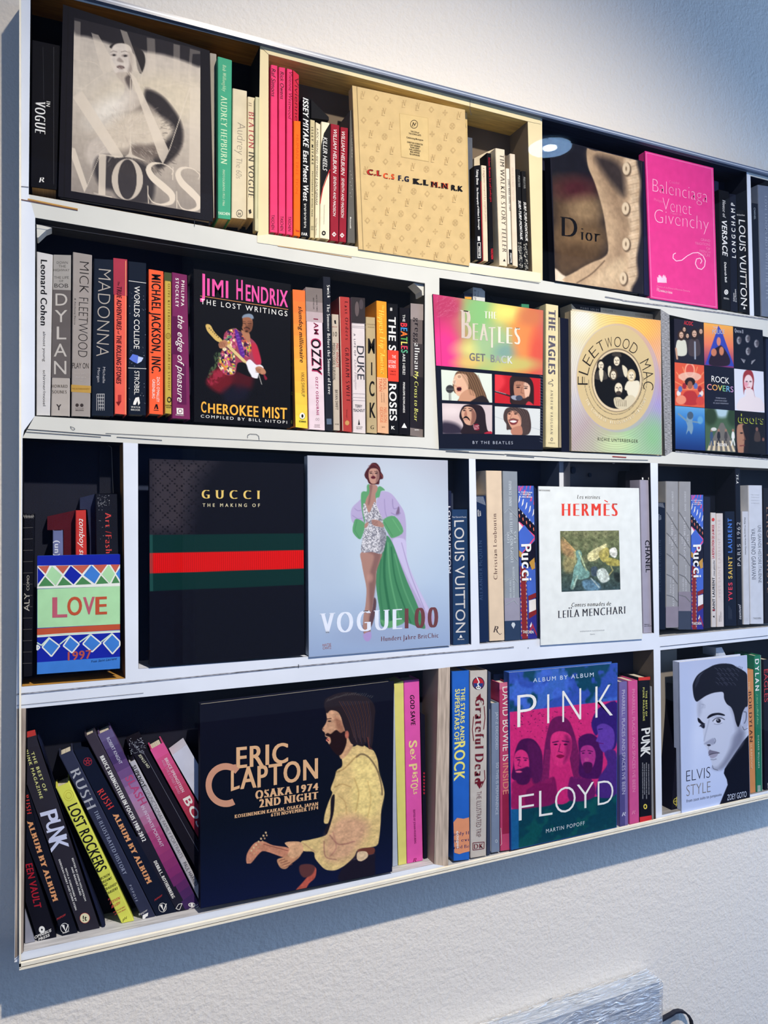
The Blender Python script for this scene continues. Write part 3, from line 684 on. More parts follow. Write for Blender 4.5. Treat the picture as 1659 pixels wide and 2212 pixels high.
bk('thin pale grey book leaning between the black-bordered cover and the green spine', [(1340, 336), (1388, 345), (1374, 1397), (1364, 1396)], (168, 160, 148), d0=.019)
bk('thin crimson book sliver just left of the green spine', [(1386, 640), (1391, 660), (1392, 1399), (1365, 1396)], (168, 20, 52), d0=.0195)
bk('green hardcover with cream serif lettering down its spine', [(1391, 358), (1487, 385), (1478, 1407), (1392, 1397)], (72, 166, 128))
T('Bob Willoughby', (1424, 414), (1424, 585), 24, (190, 225, 180), 's', it=.25, name='author_name'); T('AUDREY HEPBURN', (1412, 612), (1412, 1045), 42, (208, 232, 190), 's')
T('PHOTOGRAPHS 1953-1966', (1424, 1085), (1424, 1316), 15, (200, 226, 190), 's', name='small_lettering'); T('TASCHEN', (1396, 1372), (1470, 1378), 17, (225, 238, 215), 'b', name='publisher_mark')
bk('cream book with a thin grey sans-serif spine title, right of the green one', [(1487, 562), (1583, 582), (1579, 1405), (1479, 1395)], (222, 208, 176))
T('Audrey', (1520, 782), (1514, 985), 52, (150, 140, 122), 't'); T('The 60s', (1512, 1008), (1510, 1140), 38, (150, 140, 122), 't'); EL(1533, 1366, 21, 24, (70, 66, 64), 'publisher_mark', hole=.84); T('it', (1523, 1376), (1543, 1378), 20, (70, 66, 64), 'b', name='publisher_mark')
bk('cream book with rose and charcoal serif capitals down the spine, upper left', [(1583, 615), (1634, 625), (1630, 1400), (1580, 1394)], (228, 214, 178))
T('IT', (1590, 655), (1590, 680), 20, (150, 120, 100), 's', name='small_lettering'); T('BEATON', (1590, 712), (1590, 945), 36, (176, 80, 84), 's'); T('IN VOGUE', (1590, 968), (1588, 1262), 36, (84, 78, 70), 's')
PG([(1590, 1345), (1605, 1338), (1610, 1362), (1596, 1370)], (50, 46, 44), 'publisher_mark')
Z(2)
bk('plain pale cream book pressed against the gold upright, no readable title', [(38, 425), (72, 432), (64, 1397), (34, 1386)], (206, 200, 160), kind='slab')
LN([(62, 440), (54, 1300)], 3, (170, 164, 120), 'page_edge_line')
# ================================================================== top tier, gold-framed compartment
PNK = (232, 64, 112)
bk('bright pink thin book, first in the gold-framed compartment', [(147, 195), (200, 206), (202, 1405), (140, 1397)], PNK)
T('Raf Simons', (155, 224), (153, 424), 28, K_, name='title_lettering', it=.15); T('TASCHEN', (153, 1272), (153, 1378), 22, K_, name='publisher_mark')
bk('bright pink thin book, second in the gold-framed compartment', [(204, 212), (256, 220), (257, 1413), (203, 1406)], PNK)
T('Rick Owens', (217, 246), (217, 442), 26, K_, it=.15); T('TASCHEN', (218, 1282), (218, 1386), 21, K_, name='publisher_mark')
bk('bright pink thin book, third in the gold-framed compartment, its front cover angled into view', [(262, 222), (306, 234), (308, 1421), (258, 1413)], PNK)
T('Vivienne Westwood', (279, 246), (275, 586), 24, (120, 14, 40), it=.15); T('TASCHEN', (274, 1285), (273, 1390), 21, K_, name='publisher_mark')
bk('deep pink book cover turned slightly outward behind the three pink spines', [(307, 232), (352, 272), (350, 604), (309, 604)], (206, 44, 70), attach='side_cover', kind='slab', d0=.012, d1=.058)
T('Vivienne', (322, 290), (322, 600), 26, (110, 14, 34), it=.15)
bk('orange thin book with faint darker lettering, right of the pink ones', [(312, 597), (366, 603), (363, 1430), (310, 1422)], (240, 108, 30))
T('HUMAN TREE TION', (330, 700), (326, 1120), 20, (214, 76, 20), 't'); T('J', (334, 1372), (334, 1400), 22, (200, 60, 30), 's', name='publisher_mark')
bk('black book with bold white slanted spine letters in the gold-framed compartment', [(376, 422), (436, 442), (428, 1438), (365, 1430)], K_)
T('ISSEY MIYAKE', (380, 432), (382, 786), 38, W_, 'b', it=.2); T('East Meets West', (382, 812), (382, 1172), 36, W_, 'b', it=.1)
for k in range(16): PG([(386+(k % 3)*6, 1196+k*11), (404-(k % 2)*6, 1194+k*11), (402, 1200+k*11), (388, 1203+k*11)], (210, 208, 200), 'small_lettering')
T('FAR', (370, 1420), (412, 1424), 20, W_, 'b', name='publisher_mark')
bk('black book cover slanting away behind the bold white lettered spine', [(436, 442), (566, 572), (568, 598), (437, 582)], (24, 24, 28), attach='side_cover', kind='slab', d0=.016, d1=.058, rough=.25)
bk('tan narrow book with small dark letterspaced spine lettering', [(430, 588), (468, 598), (463, 1442), (428, 1438)], (204, 190, 146))
T('ISSEY MIYAKE', (440, 645), (442, 912), 14, K_, 'b', track=.25); T('PHOTOGRAPHS BY IRVING PENN', (444, 962), (440, 1285), 10, (60, 56, 44), 'b', track=.2, name='small_lettering')
T('20', (436, 1366), (456, 1367), 12, K_, name='publisher_mark'); T('20', (436, 1382), (456, 1384), 12, K_, name='publisher_mark')
bk('cream narrow book with one fine line of dark slanted lettering', [(469, 605), (508, 628), (500, 1442), (464, 1441)], (232, 220, 184))
T('A-POC MAKING: ISSEY MIYAKE & DAI FUJIWARA', (476, 650), (470, 1202), 15, (60, 56, 50), it=.2); T('Vitra Design Museum', (472, 1296), (470, 1420), 9, (120, 110, 90), name='small_lettering')
bk('white book with a black sweep and a thin red curve down its spine', [(510, 603), (573, 615), (572, 1452), (498, 1440)], (236, 226, 196))
PG([(512, 770), (530, 690), (560, 640), (574, 617), (573, 945), (545, 1010), (520, 1080), (504, 1160), (506, 900)], K_, 'printed_band', .0011)
LN([(573, 950), (548, 1015), (522, 1085), (502, 1195)], 6, (190, 30, 40), 'printed_line', .0013)
T('KILLER HEELS', (524, 715), (522, 955), 30, W_, it=.2); EL(529, 1405, 15, 17, K_, 'publisher_mark', .0014, n=8, hole=.45)
T('Smithsonian', (530, 1200), (528, 1340), 8, (190, 180, 160), name='small_lettering')
for i, (Q, bx, e) in enumerate((([(577, 618), (644, 632), (637, 1466), (574, 1458)], 598, 1283), ([(648, 642), (706, 652), (692, 1472), (637, 1466)], 656, 1294))):
    bk(('first' if i == 0 else 'second')+' of two matching maroon spines with white italic capitals', Q, (150, 34, 50))
    T('WILLIAM HELBURN', (bx, 660+i*14), (bx-3, 975+i*14), 25, W_, it=.2); T('SEVENTH AND MADISON', (bx+1, 997+i*12), (bx-3, e), 19, W_, it=.2, name='small_lettering')
    x = 603 if i == 0 else 660; y = 1414+i*7; PG([(x-16, y), (x, y-18), (x+16, y), (x, y+18)], W_, 'publisher_mark'); LN([(x-8, y+5), (x, y-6), (x+2, y+6), (x+9, y-4)], 4, (150, 34, 50), 'publisher_mark', .0007)
bk('dark grey slim book leaning against the large beige monogram cover', [(716, 520), (737, 526), (757, 1479), (697, 1475)], (98, 96, 92))
T('WOMEN', (728, 670), (728, 860), 9, (180, 176, 166), 't', name='small_lettering'); T('Rizzoli', (716, 1290), (716, 1370), 9, W_, 'b', name='publisher_mark')
for k in range(8): PG([(716+(k % 3)*8, 960+k*26), (719+(k % 3)*8, 960+k*26), (719+(k % 3)*8, 963+k*26), (716+(k % 3)*8, 963+k*26)], W_, 'speckle')
bk('navy sliver of a book half hidden behind the large beige monogram cover', [(745, 560), (775, 560), (800, 1490), (757, 1480)], (52, 54, 84), kind='slab', d0=.022)
# large beige monogram cover
bk('thin beige back book peeking out at the right edge of the beige monogram cover', [(900, 400), (1556, 543), (1578, 1632), (930, 1520)], (204, 176, 120), kind='face', d0=.0195, d1=.034, spine=False)
bk('large beige cover with tone-on-tone monogram pattern and coloured initials', [(733, 347), (1541, 522), (1573, 1640), (779, 1520)], (208, 180, 128), 'face', spine=.038, rough=.35)
def cq(u, v):
    (a_, b_), (c_, d_), (e_, f_), (g_, h_) = (733, 347), (1541, 522), (1573, 1640), (779, 1520)
    return ((a_+(c_-a_)*u)*(1-v)+(g_+(e_-g_)*u)*v, (b_+(d_-b_)*u)*(1-v)+(h_+(f_-h_)*u)*v)
MG = (188, 160, 112)
def flower(x, y, s, c, kind):
    if kind == 0: EL(x, y, s, s*1.15, c, 'pattern', n=12, hole=.8); 
    if kind == 1:
        PG([(x, y-s*1.2), (x+s, y), (x, y+s*1.2), (x-s, y)], c, 'pattern'); EL(x, y, s*.42, s*.5, (208, 180, 128), 'pattern', .0006, n=8)
    if kind in (0, 2):
        for q in range(4):
            t = q*math.pi/2+(0 if kind else math.pi/4); PG([(x, y), (x+s*.7*math.cos(t-.5), y+s*.8*math.sin(t-.5)), (x+s*.95*math.cos(t), y+s*1.1*math.sin(t)), (x+s*.7*math.cos(t+.5), y+s*.8*math.sin(t+.5))], c, 'pattern')
for j in range(13):
    for i in range(8):
        u = .09+i*.122+(.061 if j % 2 else 0); v = .045+j*.077
        if u > .96 or v > .97: continue
        x, y = cq(u, v)
        if 1055 < x < 1295 and 530 < y < 905: continue
        if 830 < x < 1540 and 930+.19*(x-830) < y < 1030+.19*(x-830) and j % 2 == 0: continue
        k = (i+2*(j % 2)+j//2) % 4
        if k == 3 or (j % 2 == 0 and i % 2 == 0 and k == 0):
            T('L', (x-16, y+28), (x+8, y+30), 44, MG, 's', it=.15, name='pattern'); T('V', (x-8, y+12), (x+20, y+15), 42, MG, 's', name='pattern')
        else: flower(x, y, 21, MG, k % 3)
PG([(1070, 545), (1277, 580), (1283, 895), (1083, 860)], (196, 168, 114), 'label_plate', .0008); PG([(1074, 549), (1273, 583), (1279, 890), (1087, 856)], (212, 185, 130), 'label_plate', .0010)
EL(1176, 625, 28, 31, (60, 50, 40), 'emblem', .0013, n=24, hole=.86); T('L', (1160, 640), (1178, 642), 26, (60, 50, 40), 's', it=.3, name='emblem', up=None); T('V', (1166, 634), (1194, 640), 26, (60, 50, 40), 's', name='emblem')
for k, (s, y, wd) in enumerate((('THE ICON and', 683, 60), ('THE ICONOCLASTS', 700, 88), ('Celebrating Monogram', 731, 120), ('CHRISTIAN LOUBOUTIN', 764, 112), ('CINDY SHERMAN', 781, 76), ('FRANK GEHRY', 797, 66), ('KARL LAGERFELD', 813, 80), ('MARC NEWSON', 829, 66), ('REI KAWAKUBO', 846, 72))):
    T(s, (1182-wd/2, y-wd*.09+3), (1182+wd/2, y+wd*.09+3), 11, (70, 58, 40), 'b', name='plate_lettering')
for s, x0, x1, y0, c, st, c2 in (('C.L', 838, 938, 984, (176, 40, 34), 'S', K_), ('C.S', 955, 1036, 1010, (228, 84, 44), 'S', (228, 84, 44)), ('F.G', 1060, 1140, 1026, (28, 32, 60), 'S', (28, 32, 60)),
                                ('K.L', 1165, 1275, 1050, (24, 22, 26), 'S', K_), ('M.N', 1294, 1418, 1072, (24, 22, 26), 'S', (200, 70, 40)), ('R.K', 1441, 1522, 1097, (24, 22, 26), 'b', K_)):
    if c2 != c: T(s, (x0+4, y0-2), (x1+5, y0+(x1-x0)*.13-2), 36, c2, st, name='initials')
    T(s, (x0, y0), (x1, y0+(x1-x0)*.13), 36, c, st, name='initials')
# right part of the gold-framed compartment
Z(3)
bk('blue-grey tall book edge right beside the beige monogram cover', [(20, 240), (52, 246), (60, 900), (36, 935)], (92, 96, 104), kind='slab', d0=.022)
bk('cream block of pages standing behind the small black spines, gold-framed compartment', [(60, 356), (128, 322), (180, 300), (180, 420), (60, 420)], (206, 192, 164), kind='slab', d0=.03)
bk('slim black book with tiny white spine text and a white boxed mark', [(60, 397), (98, 392), (106, 915), (66, 908)], K_)
T('Taking Shots', (73, 416), (74, 500), 11, W_, 'b'); T('The Photography of William S. Burroughs', (74, 515), (84, 745), 9, W_, 'b', name='small_lettering')
PG([(80, 782), (92, 782), (93, 806), (81, 806)], W_, 'publisher_mark'); PG([(78, 816), (96, 814), (98, 900), (80, 900)], W_, 'publisher_mark'); PG([(80, 819), (94, 817), (96, 896), (82, 896)], K_, 'publisher_mark', .0007); T('PRESTEL', (84, 836), (86, 892), 8, W_, 'b', name='publisher_mark')
bk('very thin red book between a black and a cream spine', [(92, 480), (100, 480), (111, 916), (106, 915)], (170, 30, 44), kind='slab', d0=.0045)
bk('cream thin book with one faint line of brown serif text', [(99, 393), (129, 398), (139, 918), (111, 916)], (222, 206, 176))
T('a magazine curated by stephen jones', (109, 408), (120, 700), 12, (186, 150, 130), 's')
bk('slim black book with red serif spine text', [(129, 326), (156, 331), (170, 924), (142, 920)], K_)
T('Helmut Newton Sex and Landscapes', (137, 352), (148, 594), 12, (200, 30, 44), 's'); T('TASCHEN', (152, 846), (154, 905), 11, (220, 40, 50), 'b', name='publisher_mark')
bk('thick cream book with grey condensed serif capitals, gold-framed compartment', [(176, 300), (229, 310), (243, 946), (198, 940)], (226, 212, 186))
T('TIM WALKER STORY TELLER', (200, 334), (214, 866), 24, (96, 88, 78), 's'); PG([(218, 918), (225, 903), (232, 918)], K_, 'publisher_mark')
bk('short white book with a black boxed mark at the foot, gold-framed compartment', [(233, 410), (254, 413), (270, 937), (244, 931)], (230, 220, 200))
T('DANIEL NAUDE ANIMAL FARM', (243, 470), (250, 642), 12, (80, 74, 66), 's'); PG([(249, 852), (266, 854), (269, 936), (252, 934)], K_, 'publisher_mark'); T('PRESTEL', (256, 872), (259, 928), 8, W_, 'b', name='publisher_mark')
bk('cream book with very faint pink sans-serif spine text', [(254, 330), (285, 335), (301, 950), (271, 940)], (224, 208, 184))
T('PAUL BOOKER / HEAVEN', (263, 408), (270, 588), 12, (204, 176, 160), 't')
for i, x in enumerate((290, 319)):
    bk(('left' if i == 0 else 'right')+' of two matching black spines speckled grey at the foot, gold-framed compartment', [(x-1, 414+i*10), (x+25, 420+i*8), (x+41, 958+i*6), (x+12, 952+i*6)], (26, 26, 28))
    T('SURF-TURF-MONTAUK', (x+11, 586+i*8), (x+22, 800+i*8), 13, W_, 'b', it=.2); T('PULLETUS', (x+9, 450+i*8), (x+11, 512+i*8), 11, (170, 170, 166), 's', name='author_name')
    r_ = random.Random(3+i)
    for k in range(90):
        t = r_.random(); yy = 815+t*140+i*6; xx = x+11+t*6+r_.random()*18; s_ = 1.3+r_.random()*2.2
        PG([(xx-s_, yy-s_), (xx+s_, yy-s_*.4), (xx+s_*.6, yy+s_), (xx-s_*.7, yy+s_*.8)], random.choice([(150, 148, 140), (190, 186, 174), (96, 94, 90)]), 'speckle', .0006)
# ================================================================== top tier, third compartment
bk('dark glossy cover with a sepia buttoned jacket photograph and one black serif word', [(470, 245), (976, 372), (983, 1096), (502, 1026)], (30, 30, 40), 'face', spine=False, rough=.3)
a = Art([(480, 252), (974, 376), (980, 1092), (502, 1022)], (26, 26, 34), 1.5).fr(3)
n1 = a.noise(30, 30, 5); n2 = a.noise(80, 30, 9)
a.poly([(480, 500), (560, 470), (640, 480), (740, 560), (770, 800), (770, 900), (690, 950), (600, 1000), (500, 1020), (490, 800)], (96, 74, 52), 30, a=.8)
a.ell(610, 520, 110, 60, (66, 28, 36), 26, a=.9); a.ell(660, 640, 90, 70, (150, 124, 92), 26, a=.8); a.ell(640, 790, 150, 60, (120, 94, 66), 28, a=.9); a.ell(600, 880, 90, 50, (84, 64, 46), 24)
a.poly([(498, 955), (560, 1000), (620, 975), (575, 1040), (502, 1024)], (222, 204, 180), 4)
a.poly([(675, 305), (720, 318), (980, 376), (985, 1095), (560, 1035), (620, 970), (700, 925), (760, 900), (790, 860), (780, 760), (760, 640), (720, 500), (680, 400)], (186, 158, 126), 3)
a.poly([(700, 320), (880, 360), (850, 470), (880, 620), (900, 780), (850, 900), (800, 960), (860, 760), (800, 600), (740, 450)], (126, 102, 80), 30, a=.75)
a.poly([(720, 350), (800, 360), (870, 420), (880, 560), (830, 520), (760, 430)], (44, 38, 40), 14, a=.9)
a.poly([(690, 1040), (760, 960), (850, 900), (900, 940), (860, 1010), (800, 1060), (740, 1050)], (202, 176, 142), 16)
a.line([(620, 1035), (700, 985), (770, 915)], 6, (96, 76, 60), 3, sm=True)
a.poly([(880, 360), (930, 375), (955, 460), (940, 560), (960, 640), (940, 740), (955, 830), (940, 930), (945, 1010), (905, 1080), (880, 1040), (905, 940), (890, 850), (912, 740), (895, 640), (912, 540), (890, 450)], (206, 180, 148), 7)
for t in range(28): a.line([(905+10*math.sin(t), 380+t*25), (955, 366+t*25)], 4, (140, 116, 92) if t % 2 else (226, 204, 174), 1.5, a=.6)
a.poly([(945, 370), (980, 378), (985, 1095), (915, 1080), (950, 1000), (945, 900), (965, 760), (960, 600), (965, 480)], (34, 32, 40), 6)
a.C *= (1+(n1-.5)*.25)[..., None]
for (x, y) in ((890, 414), (886, 630), (888, 824), (873, 1010)):
    a.ell(x+3, y+5, 23, 38, (96, 78, 62), 3); a.ell(x-2, y, 20, 34, (214, 192, 160), 2); a.ell(x-2, y, 4, 12, (120, 98, 76), 1.5)
a.done()
Z(3); T('D', (530, 782), (622, 792), 112, K_, 's'); T('ior', (640, 802), (748, 816), 72, K_, 's', name='title_lettering')
bk('dark navy book edge between the sepia cover and the pink cover', [(978, 372), (992, 374), (1020, 1108), (985, 1100)], (34, 34, 66), kind='slab', d0=.001)
bk('large bright magenta pink cover with thin white lettering and a swirl', [(990, 317), (1362, 410), (1386, 1176), (1020, 1118)], (226, 62, 140), 'face', spine=False, rough=.3)
PK2 = (250, 190, 214)
for P in (([(998, 327), (1354, 416)]), ([(1354, 416), (1377, 1166)]), ([(1377, 1166), (1027, 1111)]), ([(1027, 1111), (998, 327)])): LN(P, 2, (244, 150, 196), 'border_line')
T('Cristobal', (1122, 492), (1176, 500), 15, (240, 130, 180), 't', name='small_lettering'); T('Balenciaga', (1032, 538), (1332, 600), 72, PK2, 'h', up=(0, -1))
T('Philippe', (1040, 588), (1090, 600), 15, (240, 130, 180), 't', name='small_lettering'); T('Venet', (1086, 640), (1244, 668), 72, PK2, 'h')
T('Hubert de', (1128, 660), (1190, 672), 15, (240, 130, 180), 't', name='small_lettering'); T('Givenchy', (1042, 706), (1336, 752), 76, PK2, 'h')
for s, x, y in (('GRAND', 1294, 806), ('TRADITIONS', 1262, 826), ('OF', 1324, 852), ('FRENCH', 1288, 868), ('COUTURE', 1280, 886)): T(s, (x, y), (1344, y+8), 14, (242, 150, 192), 't', name='small_lettering')
sw = [(1158, 872), (1144, 880), (1142, 900), (1160, 916), (1190, 912), (1220, 888), (1250, 872), (1280, 870), (1306, 888), (1318, 915), (1314, 945), (1298, 962), (1276, 955), (1264, 930), (1270, 905), (1290, 900), (1300, 915), (1292, 930)]
LN(sw, 4.5, (250, 200, 220), 'swirl')
for k in range(14): PG([(1056+k*3.6, 1000+10*math.sin(k*2)), (1060+k*3.6, 998+9*math.cos(k)), (1064+k*3.4, 1030+6*math.sin(k*3)), (1058+k*3.4, 1034)], (248, 200, 220), 'emblem')
T('Chateau of the Princes of Rosenau Givenchy', (1054, 1057), (1234, 1085), 9, (246, 170, 205), 't', name='small_lettering'); T('Flammarion', (1055, 1080), (1138, 1096), 19, (250, 205, 222), 's', name='publisher_mark')
bk('navy book top showing behind the right edge of the magenta cover', [(1366, 478), (1391, 484), (1392, 690), (1368, 690)], (30, 34, 60), kind='slab', d0=.019)
bk('tall slate blue cover propped against the back, right of the magenta cover', [(1368, 430), (1544, 452), (1546, 1100), (1372, 1100)], (60, 66, 92), kind='slab', d0=.0585, d1=.0605)
bk('black book with slanted bold white lettering right of the magenta cover', [(1391, 525), (1448, 540), (1454, 1187), (1406, 1178)], K_)
T('House of', (1411, 584), (1413, 680), 17, W_, 's', it=.2, name='small_lettering'); T('VERSACE', (1408, 692), (1412, 886), 27, W_, 'b', it=.12); T('Deborah Ball', (1421, 922), (1425, 1030), 11, W_, 'b', name='author_name')
EL(1432, 1085, 11, 14, W_, 'publisher_mark', n=18, hole=.6); EL(1432, 1085, 4, 6, W_, 'publisher_mark'); T('CROWN', (1418, 1122), (1446, 1127), 9, W_, name='publisher_mark')
bk('black book lettered upward in wide white capitals, top tier', [(1448, 548), (1486, 554), (1497, 1196), (1455, 1187)], (22, 24, 38))
T('LONGCHAMP', (1484, 900), (1478, 602), 20, W_, 'b', track=.35); T('Editions', (1478, 1135), (1476, 1090), 8, W_, name='publisher_mark'); T('de La Martiniere', (1488, 1140), (1485, 1070), 8, W_, name='publisher_mark')
bk('thick black book with tall white capitals down the spine, far right of the top tier', [(1488, 638), (1536, 640), (1566, 1202), (1499, 1192)], K_)
T('Paul Gerard Pasols', (1490, 668), (1532, 671), 8, W_, name='small_lettering'); T('LOUIS VUITTON', (1500, 690), (1512, 1155), 34, W_); PG([(1524, 1178), (1530, 1162), (1537, 1178)], W_, 'publisher_mark')
bk('black book with tiny faint text in the rightmost top compartment', [(1568, 598), (1606, 604), (1620, 1216), (1572, 1210)], (20, 24, 36))
T('CHANEL', (1582, 625), (1583, 690), 9, (160, 170, 180), name='small_lettering')
bk('tall blue-grey photographic book in the rightmost top compartment', [(1602, 500), (1700, 515), (1700, 1226), (1622, 1215)], (112, 122, 140))
T('LOVE LOOKS NOT WITH THE EYES', (1640, 560), (1648, 1120), 14, (150, 160, 176), 's')
# ================================================================== second tier, first compartment
GROUP[0] = 'books in the second tier'
Z(4)
bk('white paperback with bold black rounded lettering, first in the second tier', [(295, 462), (435, 490), (411, 1803), (284, 1800)], (208, 206, 204))
T('Leonard Cohen', (333, 530), (331, 1065), 50, K_, 'b'); T('almost young', (350, 1116), (350, 1360), 22, (50, 50, 54)); T('schirmer/mosel', (350, 1430), (350, 1722), 22, (50, 50, 54), name='publisher_mark')
bk('grey paperback with five large thin stacked capitals on a darker panel', [(436, 490), (579, 495), (572, 1808), (412, 1803)], (176, 168, 160))
BAND(.217, .763, (98, 92, 90)); BAND(0, .217, (160, 156, 150)); G5 = (70, 66, 64)
for s, x0, x1, y, h in (('DOWN', 462, 552, 565, 20), ('THE', 477, 536, 594, 20), ('HIGHWAY', 437, 566, 626, 20), ('THE LIFE', 440, 560, 686, 20), ('OF', 482, 516, 712, 16)): T(s, (x0, y), (x1, y+1), h, G5, name='small_lettering')
T('BOB', (443, 758), (556, 760), 32, (50, 46, 46))
for s, x0, x1, y, h in (('D', 452, 548, 905, 98), ('Y', 446, 548, 1040, 98), ('L', 462, 540, 1180, 104), ('A', 438, 544, 1320, 104), ('N', 440, 540, 1464, 108)): T(s, (x0, y), (x1, y), h, (190, 184, 176))
T('HOWARD', (420, 1574), (550, 1576), 26, (70, 64, 60), 's', name='author_name'); T('SOUNES', (426, 1620), (543, 1622), 26, (70, 64, 60), 's', name='author_name'); T('Y', (458, 1755), (500, 1757), 46, (50, 46, 46), 'b', name='publisher_mark')
bk('grey book with very tall thin black art-deco capitals and an ochre band', [(590, 465), (753, 492), (738, 1813), (578, 1806)], (158, 150, 144), rough=.25)
T('MICK', (648, 545), (645, 800), 78, (36, 32, 32), 't'); T('FLEETWOOD', (642, 838), (634, 1320), 78, (36, 32, 32), 't'); T('& Anthony Bozza', (606, 845), (604, 1060), 13, (70, 66, 64), 's', name='author_name')
T('PLAY ON', (590, 1415), (722, 1418), 44, (44, 40, 40))
for k, s in enumerate(('NOW THEN', 'AND', 'FLEETWOOD')): T(s, (608+k*4, 1468+k*28), (700-k*2, 1469+k*28), 14, (180, 172, 166), name='small_lettering')
BAND(.808, .852, (186, 148, 74)); T('THE AUTOBIOGRAPHY', (584, 1588), (732, 1591), 13, (120, 90, 40), name='small_lettering')
EL(628, 1716, 14, 14, (60, 52, 50), 'publisher_mark'); EL(666, 1717, 14, 14, (60, 52, 50), 'publisher_mark'); T('LITTLE', (614, 1745), (680, 1746), 8, (90, 80, 78), name='publisher_mark'); T('BROWN', (616, 1762), (680, 1763), 10, (60, 52, 50), 'b', name='publisher_mark')
bk('dark navy book with large thin grey capitals down the spine, second tier', [(762, 520), (929, 530), (927, 1808), (742, 1802)], (26, 34, 48))
T('MADONNA', (802, 605), (782, 1316), 104, (176, 168, 158), 't'); T('Michelle', (838, 1405), (836, 1536), 20, (176, 176, 180), name='author_name'); T('Morgan', (795, 1412), (793, 1528), 20, (176, 176, 180), name='author_name')
for i in range(5):
    LN([(790+i*3, 1626+i*28), (852-i, 1626+i*28)], 5, (190, 190, 190), 'publisher_mark'); LN([(788+i*15, 1626), (788+i*15, 1760)], 4, (190, 190, 190), 'publisher_mark')
bk('coral spine fading to maroon at the top, condensed black capitals', [(923, 517), (1036, 530), (1034, 1796), (930, 1787)], (234, 98, 82))
BAND(0, .235, (170, 56, 74)); LN([(1024, 540), (1022, 1790)], 6, (240, 160, 110), 'printed_line', .0009)
T('The', (958, 708), (958, 742), 16, K_, it=.2, name='small_lettering'); T('TRUE ADVENTURES', (952, 748), (950, 1100), 38, (60, 14, 24), 'b', it=.14); T('of', (958, 1110), (957, 1138), 16, K_, it=.2, name='small_lettering'); T('THE ROLLING STONES', (950, 1146), (948, 1540), 38, (60, 14, 24), 'b', it=.14)
PG([(960, 1632), (988, 1632), (988, 1690), (960, 1690)], (170, 50, 50), 'publisher_mark'); PG([(944, 1690), (988, 1684), (966, 1724)], (120, 30, 30), 'publisher_mark')
bk('dark navy book with star specks, white capitals and a small blue shape', [(1040, 540), (1194, 558), (1191, 1800), (1042, 1792)], (22, 30, 44))
LN([(1048, 703), (1190, 722)], 4, W_, 'printed_line', .0012); LN([(1044, 1413), (1192, 1420)], 4, W_, 'printed_line', .0012)
T('WORLDS COLLIDE', (1094, 745), (1090, 1255), 44, W_); T('STROBEL', (1096, 1436), (1094, 1626), 38, W_, name='author_name')
r_ = random.Random(4)
for k in range(70):
    x, y = 1050+r_.random()*135, 740+r_.random()*1000; s_ = 1+r_.random()*2; PG([(x-s_, y), (x, y-s_), (x+s_, y), (x, y+s_)], (200, 206, 214), 'star_speck', .0013)
PG([(1052, 1340), (1080, 1300), (1126, 1312), (1118, 1378), (1084, 1362)], (92, 120, 214), 'printed_motif', .0014); PG([(1126, 1318), (1168, 1330), (1152, 1360), (1118, 1378)], (190, 206, 240), 'printed_motif', .0014)
PG([(1088, 1690), (1104, 1655), (1132, 1650), (1140, 1700), (1126, 1718), (1120, 1680), (1104, 1714), (1084, 1712)], W_, 'publisher_mark', .0014); T('WATER', (1066, 1738), (1142, 1742), 15, W_, 's', name='publisher_mark'); T('BROOK', (1066, 1760), (1142, 1764), 15, W_, 's', name='publisher_mark')
bk('bright orange-red book with heavy black condensed capitals, second tier', [(1207, 605), (1334, 625), (1331, 1796), (1211, 1786)], (246, 98, 58))
T('MICHAEL JACKSON, INC.', (1236, 648), (1236, 1455), 72, K_, 'b'); T("ZACK O'MALLEY", (1278, 1485), (1275, 1690), 22, W_, name='author_name'); T('GREENBURG', (1241, 1505), (1239, 1660), 22, W_, name='author_name')
PG([(1255, 1745), (1268, 1708), (1282, 1708), (1290, 1748), (1278, 1748), (1272, 1724), (1264, 1746)], K_, 'publisher_mark', .0012); LN([(1252, 1756), (1292, 1758)], 4, K_, 'publisher_mark', .0012)
bk('narrow mustard-gold book with small spaced brown capitals', [(1337, 632), (1396, 640), (1399, 1790), (1340, 1784)], (192, 166, 74))
BAND(0, .06, (70, 80, 50)); T('OLIVE KITTERIDGE', (1367, 726), (1366, 1102), 18, (110, 76, 24), 's', track=.12); T('ELIZABETH STROUT', (1368, 1212), (1368, 1598), 18, (110, 76, 24), 's', track=.12, name='author_name')
EL(1370, 1152, 20, 24, (120, 86, 30), 'emblem', n=14, hole=.8); EL(1370, 1152, 9, 11, (120, 86, 30), 'emblem', n=10, hole=.7)
EL(1378, 1672, 18, 24, (40, 40, 30), 'publisher_mark', n=12, hole=.6); T('RANDOM', (1348, 1722), (1394, 1725), 11, K_, 'b', name='publisher_mark'); T('HOUSE', (1354, 1738), (1392, 1741), 11, K_, 'b', name='publisher_mark')
bk('plum purple book with white handwritten lettering down the spine', [(1396, 630), (1527, 655), (1552, 1834), (1399, 1824)], (122, 44, 92))
BAND(.30, .56, (92, 26, 72), 'printed_dark_shape', 0, .5); BAND(.62, .9, (98, 30, 78), 'printed_dark_shape', .3, .8)  # darker plum shapes printed on the spine
T('PHILIPPA', (1478, 700), (1474, 908), 24, W_, 'b', track=.15, name='author_name'); T('STOCKLEY', (1430, 680), (1430, 915), 24, W_, 'b', track=.15, name='author_name'); T('the edge of pleasure', (1448, 985), (1444, 1690), 52, W_, 'r', it=.35)
PG([(1438, 1738), (1492, 1742), (1494, 1792), (1440, 1788)], W_, 'publisher_mark', .0013); EL(1467, 1765, 18, 17, (122, 44, 92), 'publisher_mark', .0016, hole=.7); T('Harcourt', (1430, 1800), (1498, 1806), 12, W_, 's', name='publisher_mark')
